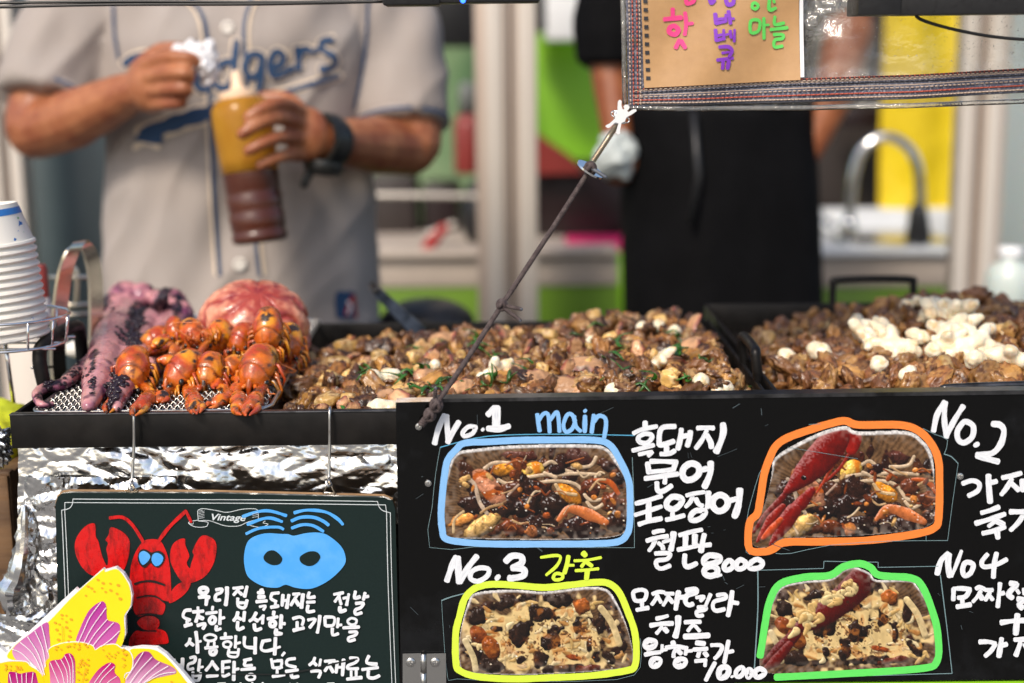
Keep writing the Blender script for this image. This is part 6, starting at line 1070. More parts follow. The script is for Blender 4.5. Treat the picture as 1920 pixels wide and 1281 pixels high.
# ------------------------------------------------------------------ octopus
def OR(x, y, r, h=0): p = PZ(x, y, ZK + r + h); return p
M('octo_skin', attr='Col', rough=.3, coat=.25, sss=.12, bump=(90, .3, .001)); M('octo_char', (.018, .008, .014), .35, coat=.3, bump=(160, .8, .002)); M('octo_red', attr='Col', rough=.33, coat=.25, bump=(90, .35, .0012))
oc = thing('octopus', 'grilled purple octopus with charred tentacles reaching to the front of the rack', 'octopus', (0, 0, 0))
k = .00046; mb = MB()
def ten(l): mb.cap_tube(cr([PZ(x, y, ZK + z * k) for x, y, z, r in l], 6), interp([r * k * 1.3 for x, y, z, r in l], (len(l) - 1) * 6 + 1), 18)
ten([(245, 580, 34, 36), (224, 610, 34, 37), (205, 655, 34, 34), (188, 700, 26, 27), (176, 735, 17, 18), (166, 762, 10, 10)])
ten([(275, 610, 26, 30), (258, 660, 26, 30), (240, 710, 18, 22), (222, 745, 12, 14), (218, 766, 7, 8)])
ten([(230, 640, 20, 22), (190, 668, 18, 18), (150, 695, 14, 13), (118, 722, 12, 11), (90, 726, 14, 9), (70, 738, 14, 8), (76, 758, 12, 7), (96, 758, 9, 6)])
ten([(330, 590, 30, 34), (310, 640, 24, 26), (290, 690, 18, 20)])
for x, y, z, r in ((236, 562, 62, 48), (268, 556, 70, 36), (212, 575, 52, 34), (318, 572, 56, 46), (338, 590, 46, 36), (300, 562, 66, 30), (275, 610, 34, 42)): mb.ball(PZ(x, y, ZK + z * k), r * k, 16, 12)
ob = mb.build('body', MATS['octo_skin'], oc); remesh(ob, .0021, 4); me = ob.data; a = verts(me); nn = normals(me)
n1 = fbm(a, 45, 4, 1); n2 = fbm(a, 120, 4, 2); n3 = fbm(a, 20, 2, 3)
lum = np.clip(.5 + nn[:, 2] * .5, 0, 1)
top = mixc(np.tile([.60, .27, .28], (len(a), 1)), (.50, .22, .11), np.clip((a[:, 1] - PZ(230, 560, ZK + .02).y + .05) / .05, 0, 1)); c = mixc(top, (.22, .05, .12), np.clip(n1 * 1.1 + .34 - (nn[:, 2] - .45) * 1.1, 0, 1)); c = mixc(c, (.66, .36, .32), np.clip(n3 * 2, 0, .7));  # purple shade painted on the sides, upward faces kept a lit pink
def topx(a): q = a - np.array(CAM); dep = q @ np.array(fw); return 960 + F * (q @ np.array(crt)) / dep, 640.5 - F * (q @ np.array(cup)) / dep
PX, PY = topx(a); dch = np.full(len(a), 1e9)
for l_, w_ in (([(262, 590), (250, 640), (236, 680), (222, 720), (206, 762)], 8), ([(300, 525), (304, 556)], 13), ([(335, 560), (330, 590)], 8), ([(196, 525), (198, 560)], 8), ([(150, 672), (110, 712), (84, 724)], 6), ([(178, 655), (172, 700), (176, 740)], 5), ([(72, 742), (92, 756)], 6), ([(250, 580), (262, 590)], 9)):
    for i in range(len(l_) - 1):
        (x0, y0), (x1, y1) = l_[i], l_[i + 1]; t_ = np.clip(((PX - x0) * (x1 - x0) + (PY - y0) * (y1 - y0)) / ((x1 - x0) ** 2 + (y1 - y0) ** 2), 0, 1); dch = np.minimum(dch, np.hypot(PX - x0 - t_ * (x1 - x0), PY - y0 - t_ * (y1 - y0)) / w_)
c = mixc(c, (.012, .006, .010), np.clip((.95 - dch + n1 * 1.2 + n2 * .9) * 3, 0, 1)); c = mixc(c, (.10, .03, .05), np.clip((n2 * 1.0 + n1 * .4 - .42) * 8, 0, .8))
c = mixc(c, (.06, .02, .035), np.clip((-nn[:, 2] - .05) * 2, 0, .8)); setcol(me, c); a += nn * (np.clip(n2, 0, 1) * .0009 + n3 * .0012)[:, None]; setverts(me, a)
bv = BVHTree.FromPolygons([tuple(v.co) for v in me.vertices], [tuple(f.vertices) for f in me.polygons])
mb = MB(); random.seed(5)
for l, n_, sz in (([(262, 590), (250, 640), (234, 680), (218, 720), (204, 760)], 230, 1.0), ([(262, 575), (250, 600), (235, 625)], 60, 1.2), ([(150, 690), (120, 712), (90, 722)], 34, .7), ([(300, 530), (308, 560)], 34, 1.0), ([(196, 530), (200, 560), (205, 575)], 20, .9), ([(170, 690), (175, 712), (172, 740)], 18, .6)):
    pp = cr([Vector((x, y, 0)) for x, y in l], 10)
    for i in range(n_):
        q = random.choice(pp); w_ = 13 * sz; x, y = q.x + random.gauss(0, w_ * .6), q.y + random.gauss(0, 8); d = ray(x, y).normalized(); h = bv.ray_cast(CAM, d)
        if h[0] is None: continue
        r = random.uniform(.0012, .0032) * sz; rot = h[1].to_track_quat('Z', 'Y').to_matrix(); mb.lathe([(0, -r * .3), (r, -r * .2), (r * 1.15, r * .3), (r * .8, r * .7), (r * .3, r * .35), (0, r * .3)], h[0] + h[1] * r * .15, 8, rot)
tag(mb.build('suckers', MATS['octo_char'], oc), kind='stuff')
# charred ears
for l in ([(203, 572, 60, 14), (194, 560, 74, 9), (190, 550, 84, 3)], [(300, 575, 60, 22), (304, 566, 84, 14), (306, 560, 96, 6)]):
    m = MB(); m.cap_tube(cr([PZ(x, y, ZK + z * k) for x, y, z, r in l], 4), interp([r * k for x, y, z, r in l], 9), 12); o = m.build('charred_tip', MATS['octo_char'], oc); me = o.data; a = verts(me); a += normals(me) * (fbm(a, 150, 3) * .004)[:, None]; setverts(me, a)
mb = MB(); mb.ball(PZ(372, 604, ZK + .008), (.012, .012, .010)); tag(mb.build('rice_cake', MATS['cup_paper']), 'small pale round piece between the purple octopus and the red octopus head', 'food')
# round red octopus head
rd = thing('cooked_octopus', 'round red and pale pink cooked octopus head at the back of the rack', 'octopus', (0, 0, 0)); Cc = PZ(476, 606, ZK + .033); rx_, ry_, rz_ = 103 * S(.3), .052, .046
NU, NV = 180, 110; vs, cs = [], []; pole = Vector((.22, -.55, .85)).normalized(); q = pole.to_track_quat('Z', 'Y').to_matrix()
for j in range(NV + 1):
    ph = math.pi * j / NV
    for i in range(NU):
        th = 2 * math.pi * i / NU; d = q @ Vector((math.sin(ph) * math.cos(th), math.sin(ph) * math.sin(th), math.cos(ph))); nz = noise.noise(d * 2.4); nf_ = noise.fractal(d * 9, 1, 2, 4)
        rd_ = math.sin(th * 4 + nz * 1.5 + math.sin(ph * 2.2) * .9); rid = abs(rd_) ** .6 * min(1, ph * 1.1); e = .92 + .09 * rid + .008 * nf_ + .003 * noise.noise(d * 26)
        p_ = Cc + Vector((d.x * rx_, d.y * ry_, d.z * rz_)) * e; vs.append(p_); pale = min(1, max(0, (rid - .42) * 1.5 + nf_ * .5 + .45 * (d.z - .4))); c = np.array([.36, .05, .035]) * (1 - pale) + np.array([.80, .36, .22]) * pale
        dk = min(1, max(0, (noise.noise(d * 5 + Vector((4, 4, 4))) - .22) * 3)); c = c * (1 - dk * .6) + np.array([.2, .012, .02]) * dk * .6; cs.append(c)
mb = MB(); mb.add(vs, [(j * NU + i, (j + 1) * NU + i, (j + 1) * NU + (i + 1) % NU, j * NU + (i + 1) % NU) for j in range(NV) for i in range(NU)]); mb.col = cs; mb.build('mantle', MATS['octo_red'], rd)
mb = MB(); cs = []
for l in ([(400, 628, 16, 16), (430, 650, 12, 14), (450, 655, 10, 9)], [(440, 600, 60, 18), (425, 625, 46, 17), (430, 648, 26, 14), (448, 655, 14, 9)], [(540, 600, 50, 20), (566, 622, 34, 17), (572, 648, 14, 13), (560, 662, 8, 8)], [(500, 590, 70, 16), (520, 610, 56, 16), (535, 640, 34, 14), (540, 660, 14, 10)]): mb.cap_tube(cr([PZ(x, y, ZK + z * k) for x, y, z, r in l], 6), interp([r * k for x, y, z, r in l], (len(l) - 1) * 6 + 1), 14)
o = mb.build('arm_folds', MATS['octo_red'], rd); remesh(o, .0025, 4); me = o.data; a = verts(me); n1 = fbm(a, 70, 3, 6); setcol(me, mixc(np.tile([.45, .07, .05], (len(a), 1)), (.72, .30, .2), np.clip(n1 * 1.5 + .3, 0, 1)))
# ------------------------------------------------------------------ crayfish
M('shell', attr='Col', rough=.25, coat=.5, spec=.5, bump=(230, .8, .0009)); M('shell_dark', (.012, .010, .008), .2, coat=.3); M('feeler', (.62, .17, .04), .3)
def shell_col(a, nn, seed, red=0.0):
    n1 = fbm(a, 38, 3, seed); n2 = fbm(a, 110, 4, seed + 3); n = len(a)
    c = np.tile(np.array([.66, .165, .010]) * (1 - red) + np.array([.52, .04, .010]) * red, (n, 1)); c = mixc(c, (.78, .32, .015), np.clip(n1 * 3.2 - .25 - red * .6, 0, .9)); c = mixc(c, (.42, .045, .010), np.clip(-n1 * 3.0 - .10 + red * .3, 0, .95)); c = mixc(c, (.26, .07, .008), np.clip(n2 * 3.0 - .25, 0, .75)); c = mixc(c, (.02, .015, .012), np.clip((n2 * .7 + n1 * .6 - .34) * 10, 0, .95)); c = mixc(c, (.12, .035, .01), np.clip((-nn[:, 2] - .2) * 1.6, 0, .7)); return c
def shell_part(mb, name, t, seed, red=0., mt='shell', vox=None, rough=.0006):
    o = mb.build(name, MATS[mt], t); 
    if vox: remesh(o, vox, 2)
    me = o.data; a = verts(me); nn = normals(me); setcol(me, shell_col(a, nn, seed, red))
    if rough: a += nn * (fbm(a, 160, 3, seed) * rough)[:, None]; setverts(me, a)
    return o
def crayfish(label, px, py, h, yaw, pitch, s, seed, claws, red=0., roll=0, belly=False, legs=True, feel=True):
    """px,py,h: photo pixel of the carapace centre and its height above the rack; claws: list of pixel polylines (x, y, height px) to the pincer tip"""
    rg = random.Random(seed); C0 = PZ(px, py, ZK + h * k); t = thing('crayfish', label, 'crayfish', (0, 0, 0), 'grilled crayfish on the wire rack')
    Rm = Matrix.Rotation(R(yaw), 3, 'Z') @ Matrix.Rotation(R(pitch), 3, 'X') @ Matrix.Rotation(R(roll), 3, 'Y'); u = .001 * s
    W = lambda x, y, z: C0 + Rm @ (Vector((x, y, z)) * u)       # body frame in mm: head towards -y, back towards +z
    # carapace: lofted shell with rostrum and neck groove
    NUu, NVv = 40, 36; vs = []
    for j in range(NVv + 1):
        v_ = j / NVv; y = -25 + 45 * v_
        wv = 15.2 * max(.02, math.sin(math.pi * (.06 + .84 * v_) ** 1.12)) ** .55; wv = max(wv, 1.2)
        if v_ < .12: wv = 1.0 + (v_ / .12) * 6.5
        gr = -1.1 * math.exp(-((v_ - .52 + 0) / .030) ** 2)
        for i in range(NUu):
            th = 2 * math.pi * i / NUu; sx_, sz_ = math.sin(th), math.cos(th); g = gr if sz_ > -.2 else 0; gg = -1.5 * math.exp(-((v_ - .52 + .10 * abs(sx_) ** 2 * 1.6) / .020) ** 2) if sz_ > -.4 else 0
            z = (wv * 1.02 + gg) * sz_ * (1 if sz_ > 0 else .75); x = (wv + gg) * sx_ * (1 + .06 * (1 - abs(sz_)))
            if v_ < .34 and sz_ > .3: z += 1.6 * math.exp(-((abs(sx_) - .30) / .10) ** 2) * (1 - v_ / .34) 
            vs.append(W(x, y, z - (6 * (.2 - v_) / .2 if v_ < .2 else 0)))
    m = MB(); m.add(vs, [(j * NUu + i, j * NUu + (i + 1) % NUu, (j + 1) * NUu + (i + 1) % NUu, (j + 1) * NUu + i) for j in range(NVv) for i in range(NUu)] + [tuple(range(NUu))[::-1], tuple(range(NVv * NUu, (NVv + 1) * NUu))])
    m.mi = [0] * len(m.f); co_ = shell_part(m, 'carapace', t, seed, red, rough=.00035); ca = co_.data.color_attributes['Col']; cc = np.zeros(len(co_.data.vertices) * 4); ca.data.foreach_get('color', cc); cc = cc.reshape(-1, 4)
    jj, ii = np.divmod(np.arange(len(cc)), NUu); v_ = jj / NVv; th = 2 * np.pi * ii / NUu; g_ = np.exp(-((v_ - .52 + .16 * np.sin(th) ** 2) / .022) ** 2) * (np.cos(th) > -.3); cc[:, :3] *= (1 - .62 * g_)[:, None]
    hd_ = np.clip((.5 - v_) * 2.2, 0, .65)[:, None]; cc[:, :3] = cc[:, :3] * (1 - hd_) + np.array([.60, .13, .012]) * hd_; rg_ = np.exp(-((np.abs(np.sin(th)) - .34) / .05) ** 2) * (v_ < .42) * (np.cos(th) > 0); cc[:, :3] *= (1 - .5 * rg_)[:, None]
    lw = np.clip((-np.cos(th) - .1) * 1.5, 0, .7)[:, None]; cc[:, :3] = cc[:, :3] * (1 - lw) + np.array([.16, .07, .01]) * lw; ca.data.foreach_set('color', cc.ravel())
    m = MB(); m.cap_tube([W(0, -12, 9.2), W(0, -20, 7.2), W(0, -27, 2.5), W(0, -31, -1)], [2.2 * u, 2.9 * u, 2.0 * u, .5 * u], 10); shell_part(m, 'rostrum', t, seed + 1, red + .15, rough=.0002)
    for sx in (-1, 1):
        m = MB(); m.cap_tube([W(4.6 * sx, -20, 4.0), W(7.2 * sx, -24, 4.6)], [2.2 * u, 2.0 * u], 8); st_ = shell_part(m, 'eye_stalk', t, seed, red, rough=0); m = MB(); m.ball(W(7.6 * sx, -24.8, 5.2), 2.9 * u, 12, 10); m.build('eye', MATS['shell_dark'], st_)
    # abdomen: overlapping segments curling under, then tail fan
    ang = R(62); p_ = Vector((0, 15, -3.5)); 
    for i in range(6):
        w_ = 12.0 - i * 1.1; d = Vector((0, math.cos(ang), -math.sin(ang))); nrm = Vector((0, math.sin(ang), math.cos(ang))); q0 = p_; p_ = p_ + d * 5.6; pts = []
        m = MB(); vs = []
        for jj, (f, sc) in enumerate(((-.6, .90), (0, 1.0), (.35, 1.04), (.8, 1.05), (1.12, .98))):
            for ii in range(22):
                th = 2 * math.pi * ii / 22; o_ = Vector((math.sin(th) * w_ * sc, 0, 0)) + nrm * (math.cos(th) * w_ * .82 * sc); vs.append(W(*(q0 + d * 5.6 * f + o_)))
        m.add(vs, [(jj * 22 + ii, jj * 22 + (ii + 1) % 22, (jj + 1) * 22 + (ii + 1) % 22, (jj + 1) * 22 + ii) for jj in range(4) for ii in range(22)] + [tuple(range(22))[::-1], tuple(range(88, 110))]); shell_part(m, 'tail_segment', t, seed + i, min(1, red + .05 * i), rough=.0002); ang += R(27)
    d = Vector((0, math.cos(ang), -math.sin(ang)))
    for a_ in (-40, -20, 0, 20, 40):
        m = MB(); dd = Matrix.Rotation(R(a_), 3, Vector((0, math.sin(ang), math.cos(ang)))) @ d; m.cap_tube([W(*(p_ + dd * 2)), W(*(p_ + dd * 8)), W(*(p_ + dd * 14))], [2.2 * u, 3.4 * u, 2.4 * u], 8); shell_part(m, 'tail_fan', t, seed, min(1, red + .2), rough=0)
    # claws
    for ci, cl_ in enumerate(claws):
        sx = -1 if ci == 0 else 1; pts = [W(8 * sx, -12, -9)] + [PZ(x, y, ZK + z * k) for x, y, z in cl_]
        ck = cl_[-1]; wrist, tip = pts[-2], pts[-1]; ax = (tip - wrist); Lc = ax.length; ax.normalize(); sd_ = ax.cross(Vector((0, -.5, 1)).normalized()).normalized(); nn_ = sd_.cross(ax)
        m = MB(); arm = pts[:-1]
        for i in range(len(arm) - 1): m.cap_tube([arm[i], arm[i].lerp(arm[i + 1], .5), arm[i + 1]], [3.6 * u, 4.8 * u, 4.2 * u], 10)
        ao = shell_part(m, 'claw_arm', t, seed + 5, red + .2)
        m = MB(); m.cap_tube([wrist, wrist + ax * Lc * .18, wrist + ax * Lc * .40, wrist + ax * Lc * .58], [4.0 * u, 7.2 * u, 8.2 * u, 6.4 * u], 14)
        m.cap_tube(cr([wrist + ax * Lc * .5 + sd_ * 3.4 * u, wrist + ax * Lc * .74 + sd_ * 5.2 * u, wrist + ax * Lc * .97 + sd_ * 1.4 * u], 4), interp([4.8 * u, 3.6 * u, 1.0 * u], 9), 10)
        cw = shell_part(m, 'claw', t, seed + 6, min(1, red + .35), vox=.0011)
        m = MB(); m.cap_tube(cr([wrist + ax * Lc * .5 - sd_ * 3.8 * u, wrist + ax * Lc * .74 - sd_ * 5.6 * u + nn_ * .5 * u, wrist + ax * Lc * .96 - sd_ * 1.6 * u], 4), interp([3.8 * u, 3.0 * u, .9 * u], 9), 10); shell_part(m, 'pincer_finger', cw, seed + 7, min(1, red + .35))
    if legs:
        for sx in (-1, 1):
            for i in range(4):
                y0_ = -8 + i * 6; o1 = rg.uniform(-3, 3); m = MB(); m.cap_tube([W(9 * sx, y0_, -8), W((17 + rg.uniform(0, 3)) * sx, y0_ - 5 + o1, -4 + rg.uniform(-3, 3)), W((19 + rg.uniform(-2, 4)) * sx, y0_ - 12 + o1, -13), W((15 + rg.uniform(-3, 5)) * sx, y0_ - 18 + o1, -19)], [2.0 * u, 1.8 * u, 1.4 * u, .6 * u], 7); shell_part(m, 'walking_leg', t, seed + i, -.1, rough=.0002)
    if feel:
        for sx in (-1, 1):
            m = MB(); m.cap_tube([W(4.5 * sx, -22, -3), W(7 * sx, -28, -4)], [2.2 * u, 1.4 * u], 8); shell_part(m, 'feeler_base', t, seed, red, rough=0)
            a1, a2, a3 = rg.uniform(-8, 20), rg.uniform(-22, 30), rg.uniform(-12, 8); q_ = [W(7 * sx, -28, -4), W((9 + a1 * .3) * sx, -36, -6), W((12 + a1) * sx, -42 + a3 * .3, -12 + a3), W((10 + a2) * sx, -40 + a3, -17)]
            q_ = [Vector((v.x, v.y, max(v.z, ZK + .001))) for v in q_]
            m = MB(); m.tube(cr(q_, 8), interp([1.1 * u, .9 * u, .7 * u, .4 * u], 25), 6); m.build('feeler', MATS['feeler'], t)
            for e_ in range(2): m = MB(); m.tube(cr([W(2 * sx, -27, -2 - e_), W((3 + e_ * 2) * sx, -33, -2 - 2 * e_), W((5 + 3 * e_) * sx, -38, -7)], 5), interp([.5 * u, .2 * u], 11), 5); m.build('feelerlet', MATS['feeler'], t)
    for sx in (-1, 1):
        for i in range(3):
            y0_ = -20 + i * 2; o1 = rg.uniform(-4, 4); m = MB(); m.cap_tube([W((5 + i * 2) * sx, y0_, -3), W((10 + i * 3) * sx, y0_ - 7 + o1 * .5, 1 + rg.uniform(-2, 3)), W((9 + i * 3.5 + o1) * sx, y0_ - 15, -6), W((7 + i * 4 + o1) * sx, y0_ - 20, -13)], [1.5 * u, 1.4 * u, 1.0 * u, .4 * u], 7); shell_part(m, 'walking_leg', t, seed + i + 20, -.1 + .4 * (i == 1), rough=.0002)
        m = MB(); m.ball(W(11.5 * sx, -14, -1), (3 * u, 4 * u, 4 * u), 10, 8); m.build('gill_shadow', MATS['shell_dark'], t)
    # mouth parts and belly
    m = MB(); m.cap_tube([W(0, -20, -5), W(0, 0, -9), W(0, 18, -8)], [5 * u, 7.5 * u, 6.5 * u], 12); m.build('underside', MATS['shell_dark'], t)  # near-black belly colour stands in for shade under the face
    for sx in (-1, 1): m = MB(); m.cap_tube([W(2.4 * sx, -18, -8), W(2.6 * sx, -25, -8), W(1.5 * sx, -30, -11)], [2 * u, 1.7 * u, .9 * u], 8); shell_part(m, 'mouth_part', t, seed, red, rough=0)
    return t
crayfish('front crayfish at the left with large golden egg-shaped shell and claws over the rim', 249, 692, 46, 3, 54, .99, 11, [[(226, 728, 14), (228, 735, 8), (202, 775, 5)], [(282, 735, 16), (286, 738, 10), (250, 781, 6)]])
crayfish('front crayfish second from the left, turned down to the left', 341, 695, 40, -34, 42, .96, 23, [[(300, 745, 10), (306, 742, 8), (300, 755, 5)], [(352, 745, 8), (362, 742, 8), (372, 776, 5)]], .12, roll=-14)
crayfish('front crayfish third from the left, low between its neighbours', 391, 696, 36, -6, 48, .88, 31, [[(372, 730, 10), (358, 728, 8), (366, 778, 5)], [(424, 728, 12), (430, 745, 10), (388, 765, 5)]], .15)
crayfish('front crayfish at the right with orange domed shell and two red claws pointing down', 482, 690, 46, -14, 50, 1.06, 47, [[(446, 728, 12), (444, 740, 8), (456, 779, 5)], [(488, 733, 12), (484, 742, 8), (464, 780, 5)]], .1)
crayfish('tall upright crayfish in front of the red octopus head', 502, 618, 104, 3, 66, .92, 53, [[(478, 668, 30), (470, 690, 26), (430, 702, 24)], [(530, 668, 26), (540, 664, 22), (520, 694, 14)]], -.05)
crayfish('crayfish at the far right of the pile with a red claw resting on the rack', 544, 640, 62, 6, 60, .80, 61, [[(520, 690, 14), (526, 690, 12), (522, 700, 8)], [(545, 680, 12), (548, 676, 10), (515, 712, 6)]], .2)
crayfish('back crayfish at the left raising a bright red claw', 290, 636, 60, -50, 30, .74, 71, [[(283, 660, 58), (276, 664, 62), (322, 645, 62)], [(290, 645, 74), (288, 650, 80), (316, 628, 96)]], .35, roll=20)
crayfish('back crayfish lying on its side behind the front pair', 318, 664, 44, 50, 14, .76, 83, [[(318, 668, 54), (300, 676, 58), (344, 676, 54)], [(330, 668, 40), (345, 668, 36), (352, 688, 26)]], -.1, roll=20)
crayfish('red orange crayfish back left of centre below the purple octopus', 362, 628, 72, 28, 46, .82, 91, [[(340, 664, 30), (345, 670, 28), (352, 690, 22)], [(380, 662, 30), (390, 668, 34), (350, 668, 36)]], .4)
crayfish('small crayfish in the middle with its dark legs showing and a purple tipped claw', 388, 655, 50, 2, -30, .78, 97, [[(370, 668, 58), (352, 660, 62), (394, 682, 54)], [(398, 660, 44), (402, 668, 42), (380, 668, 40)]], .0, roll=170, belly=True)
crayfish('red crayfish behind the middle of the pile', 410, 632, 70, -4, 60, .80, 103, [[(400, 668, 24), (400, 674, 22), (408, 690, 18)], [(420, 668, 24), (430, 670, 22), (436, 690, 18)]], .55)
crayfish('small crayfish right of the middle with bristly face', 447, 660, 38, 12, 40, .70, 109, [[(430, 690, 30), (446, 688, 30), (412, 708, 22)], [(462, 690, 22), (470, 696, 18), (450, 716, 12)]], .1)
crayfish('crayfish tucked between the upright one and the red octopus head on its left', 452, 634, 74, -22, 50, .74, 117, [[(450, 655, 30), (445, 660, 28), (436, 676, 24)], [(470, 655, 26), (474, 660, 24), (470, 680, 18)]], .35)
crayfish('small orange crayfish at the back beside the dark octopus ear', 328, 616, 84, 20, 40, .62, 123, [[(322, 640, 56), (318, 646, 54), (306, 660, 52)], [(340, 642, 50), (346, 646, 48), (356, 656, 44)]], .1)
crayfish('crayfish squeezed between the two front middle ones', 432, 690, 34, -40, 34, .66, 131, [[(420, 706, 24), (412, 712, 18), (404, 730, 10)], [(444, 712, 20), (446, 722, 14), (430, 742, 6)]], .2)
# ------------------------------------------------------------------ grilled meat piles
M('meat', attr='Col', rough=.38, coat=.24, rnd=.42, bump=(210, .9, .0016)); M('dough', attr='Col', rough=.38, coat=.15, sss=.2, rnd=.05); M('greens', (.028, .12, .010), .35, coat=.3, rnd=.4); M('pile_core', (.03, .011, .005), .45, n=(90, (.10, .045, .018), .4, .65), bump=(130, .8, .002)); M('fat_drop', (.3, .2, .1), .05, trans=.6)
def chunk(seed, dims, facets=5, rough=.14, pal=None, cube=.3):
    b = bmesh.new(); bmesh.ops.create_icosphere(b, subdivisions=4, radius=1); rg = random.Random(seed); pl_ = [(Vector((rg.gauss(0, 1), rg.gauss(0, 1), rg.gauss(0, 1))).normalized(), rg.uniform(.5, .8)) for _ in range(facets)]; vs = []
    for v in b.verts:
        p_ = v.co.copy(); m_ = max(abs(p_.x), abs(p_.y), abs(p_.z)); p_ = p_.lerp(p_ / m_ * .8, cube)
        for n_, d_ in pl_:
            e = p_.dot(n_) - d_
            if e > 0: p_ -= n_ * e * .85
        p_ *= 1 + rough * noise.fractal(p_ * 2.0 + Vector((seed, 0, 0)), .85, 2.1, 5); v.co = Vector((p_.x * dims[0], p_.y * dims[1], p_.z * dims[2])) * .5
    me = bpy.data.meshes.new('chunk'); b.to_mesh(me); b.free(); a = verts(me) / (max(dims)); n1 = fbm(a, 3.2, 4, seed); n2 = fbm(a, 8, 3, seed + 2); c = np.tile(pal[0], (len(a), 1)).astype(float); c = mixc(c, pal[1], np.clip(n1 * 2.2 + .4, 0, 1)); c = mixc(c, pal[2], np.clip((n2 * .7 + n1 - .15) * 4, 0, .9)); setcol(me, c); me.polygons.foreach_set('use_smooth', [True] * len(me.polygons)); return me
BR = [((0.227, 0.088, 0.025), (0.344, 0.168, 0.057), (0.038, 0.012, 0.004)), ((0.319, 0.139, 0.034), (0.176, 0.059, 0.016), (0.034, 0.011, 0.004)), ((0.185, 0.076, 0.025), (0.344, 0.197, 0.080), (0.050, 0.016, 0.006)), ((0.420, 0.210, 0.052), (0.218, 0.084, 0.022), (0.067, 0.021, 0.006)), ((0.084, 0.032, 0.012), (0.193, 0.084, 0.030), (0.017, 0.007, 0.004)), ((0.504, 0.311, 0.130), (0.336, 0.160, 0.052), (0.101, 0.034, 0.009))]
sz = lambda r_, a, b: r_.uniform(a, b)
rr = random.Random(3)
meatm = [chunk(i, (sz(rr, .020, .034), sz(rr, .015, .023), sz(rr, .012, .019)), rr.choice((4, 5, 6, 7)), rr.uniform(.20, .40), BR[i % 6], rr.uniform(.2, .5)) for i in range(18)]
BR2 = [((0.334, 0.154, 0.042), (0.440, 0.246, 0.088), (0.114, 0.037, 0.011)), ((0.255, 0.106, 0.030), (0.370, 0.176, 0.058), (0.062, 0.019, 0.007)), ((0.422, 0.220, 0.066), (0.264, 0.106, 0.030), (0.097, 0.032, 0.010)), ((0.202, 0.079, 0.030), (0.317, 0.141, 0.049), (0.053, 0.018, 0.007))]
meatr = [chunk(40 + i, (sz(rr, .024, .040), sz(rr, .016, .024), sz(rr, .013, .019)), 5, rr.uniform(.18, .34), BR2[i % 4], .15) for i in range(12)]
tater = [chunk(70 + i, (.026, .019, .017), 5, .10, ((.66, .40, .12), (.78, .56, .27), (.36, .16, .04)), .55) for i in range(4)]
def slice_mesh(seed):           # curved squid slice, pale inside with a dark red skin edge
    rg = random.Random(seed); mb = MB(); n = 22; m_ = 9; L_ = rg.uniform(.030, .044); wd_ = rg.uniform(.014, .021); bend = rg.uniform(.6, 1.8); vs = []; cs = []
    for side_ in (0, 1):
        for j in range(m_ + 1):
            for i in range(n + 1):
                s_ = i / n - .5; t_ = j / m_ - .5; w2 = wd_ * (1 - (2 * s_) ** 4 * .6) * (1 + .08 * math.sin(s_ * 25 + seed)); a_ = s_ * bend; rad = L_ / bend; th = (.0034 if side_ else -.0034) * (1 - abs(2 * t_) ** 4) * (1 - abs(2 * s_) ** 6)
                x = math.sin(a_) * (rad + th); z = (math.cos(a_) - 1) * rad + th + .0012 * noise.noise(Vector((s_ * 9, t_ * 5, seed))); vs.append((x, t_ * w2, z)); e = min(1, max(0, (abs(2 * t_) - .62) * 4)) if side_ == 0 or True else 0; e = max(e, min(1, max(0, (abs(2 * s_) - .85) * 5)))
                nn_ = noise.noise(Vector((s_ * 6, t_ * 6, seed * 1.7))); base = np.array([.62, .34, .17]) * (1 + nn_ * .45); red_ = np.array([.24, .045, .035]) if nn_ > -.1 else np.array([.03, .015, .015]); cs.append(base * (1 - e) + red_ * e)
    q_ = (m_ + 1) * (n + 1); f = [(j * (n + 1) + i, j * (n + 1) + i + 1, (j + 1) * (n + 1) + i + 1, (j + 1) * (n + 1) + i) for j in range(m_) for i in range(n)]; mb.add(vs, [x[::-1] for x in f] + [tuple(k_ + q_ for k_ in x) for x in f]); mb.col = cs
    me = bpy.data.meshes.new('slice'); me.from_pydata(mb.v, [], mb.f); setcol(me, np.array(cs)); me.polygons.foreach_set('use_smooth', [True] * len(me.polygons)); return me
slices = [slice_mesh(i) for i in range(6)]
CR = ((.84, .72, .50), (.88, .80, .62), (.74, .52, .26))
def blobm(seed, balls, vox=.0011, pal=CR, rough=.0009):
    m = MB()
    for b_ in balls: m.ball(b_[0], b_[1], 16, 12)
    o = m.build('tmp', MATS['dough']); remesh(o, vox, 5); me = o.data; bpy.data.objects.remove(o); a = verts(me); a += normals(me) * (fbm(a, 130, 3, seed + 1) * rough * 1.4)[:, None]; setverts(me, a); n1 = fbm(a, 120, 3, seed); setcol(me, mixc(mixc(np.tile(pal[0], (len(a), 1)), pal[1], np.clip(n1 * 2 + .5, 0, 1)), pal[2], np.clip((fbm(a, 90, 3, seed + 4) - .18) * 4, 0, .8))); return me
def star(seed, r=.0125, arms=5):
    rg = random.Random(seed); b_ = [(Vector((0, 0, 0)), (r * .62, r * .62, r * .45))]
    for i in range(arms):
        a_ = 2 * math.pi * i / arms + rg.uniform(-.12, .12); 
        for f, q in ((.5, .42), (.85, .34), (1.1, .24)): b_.append((Vector((math.cos(a_) * r * f, math.sin(a_) * r * f, 0)), r * q))
    return blobm(seed, b_)
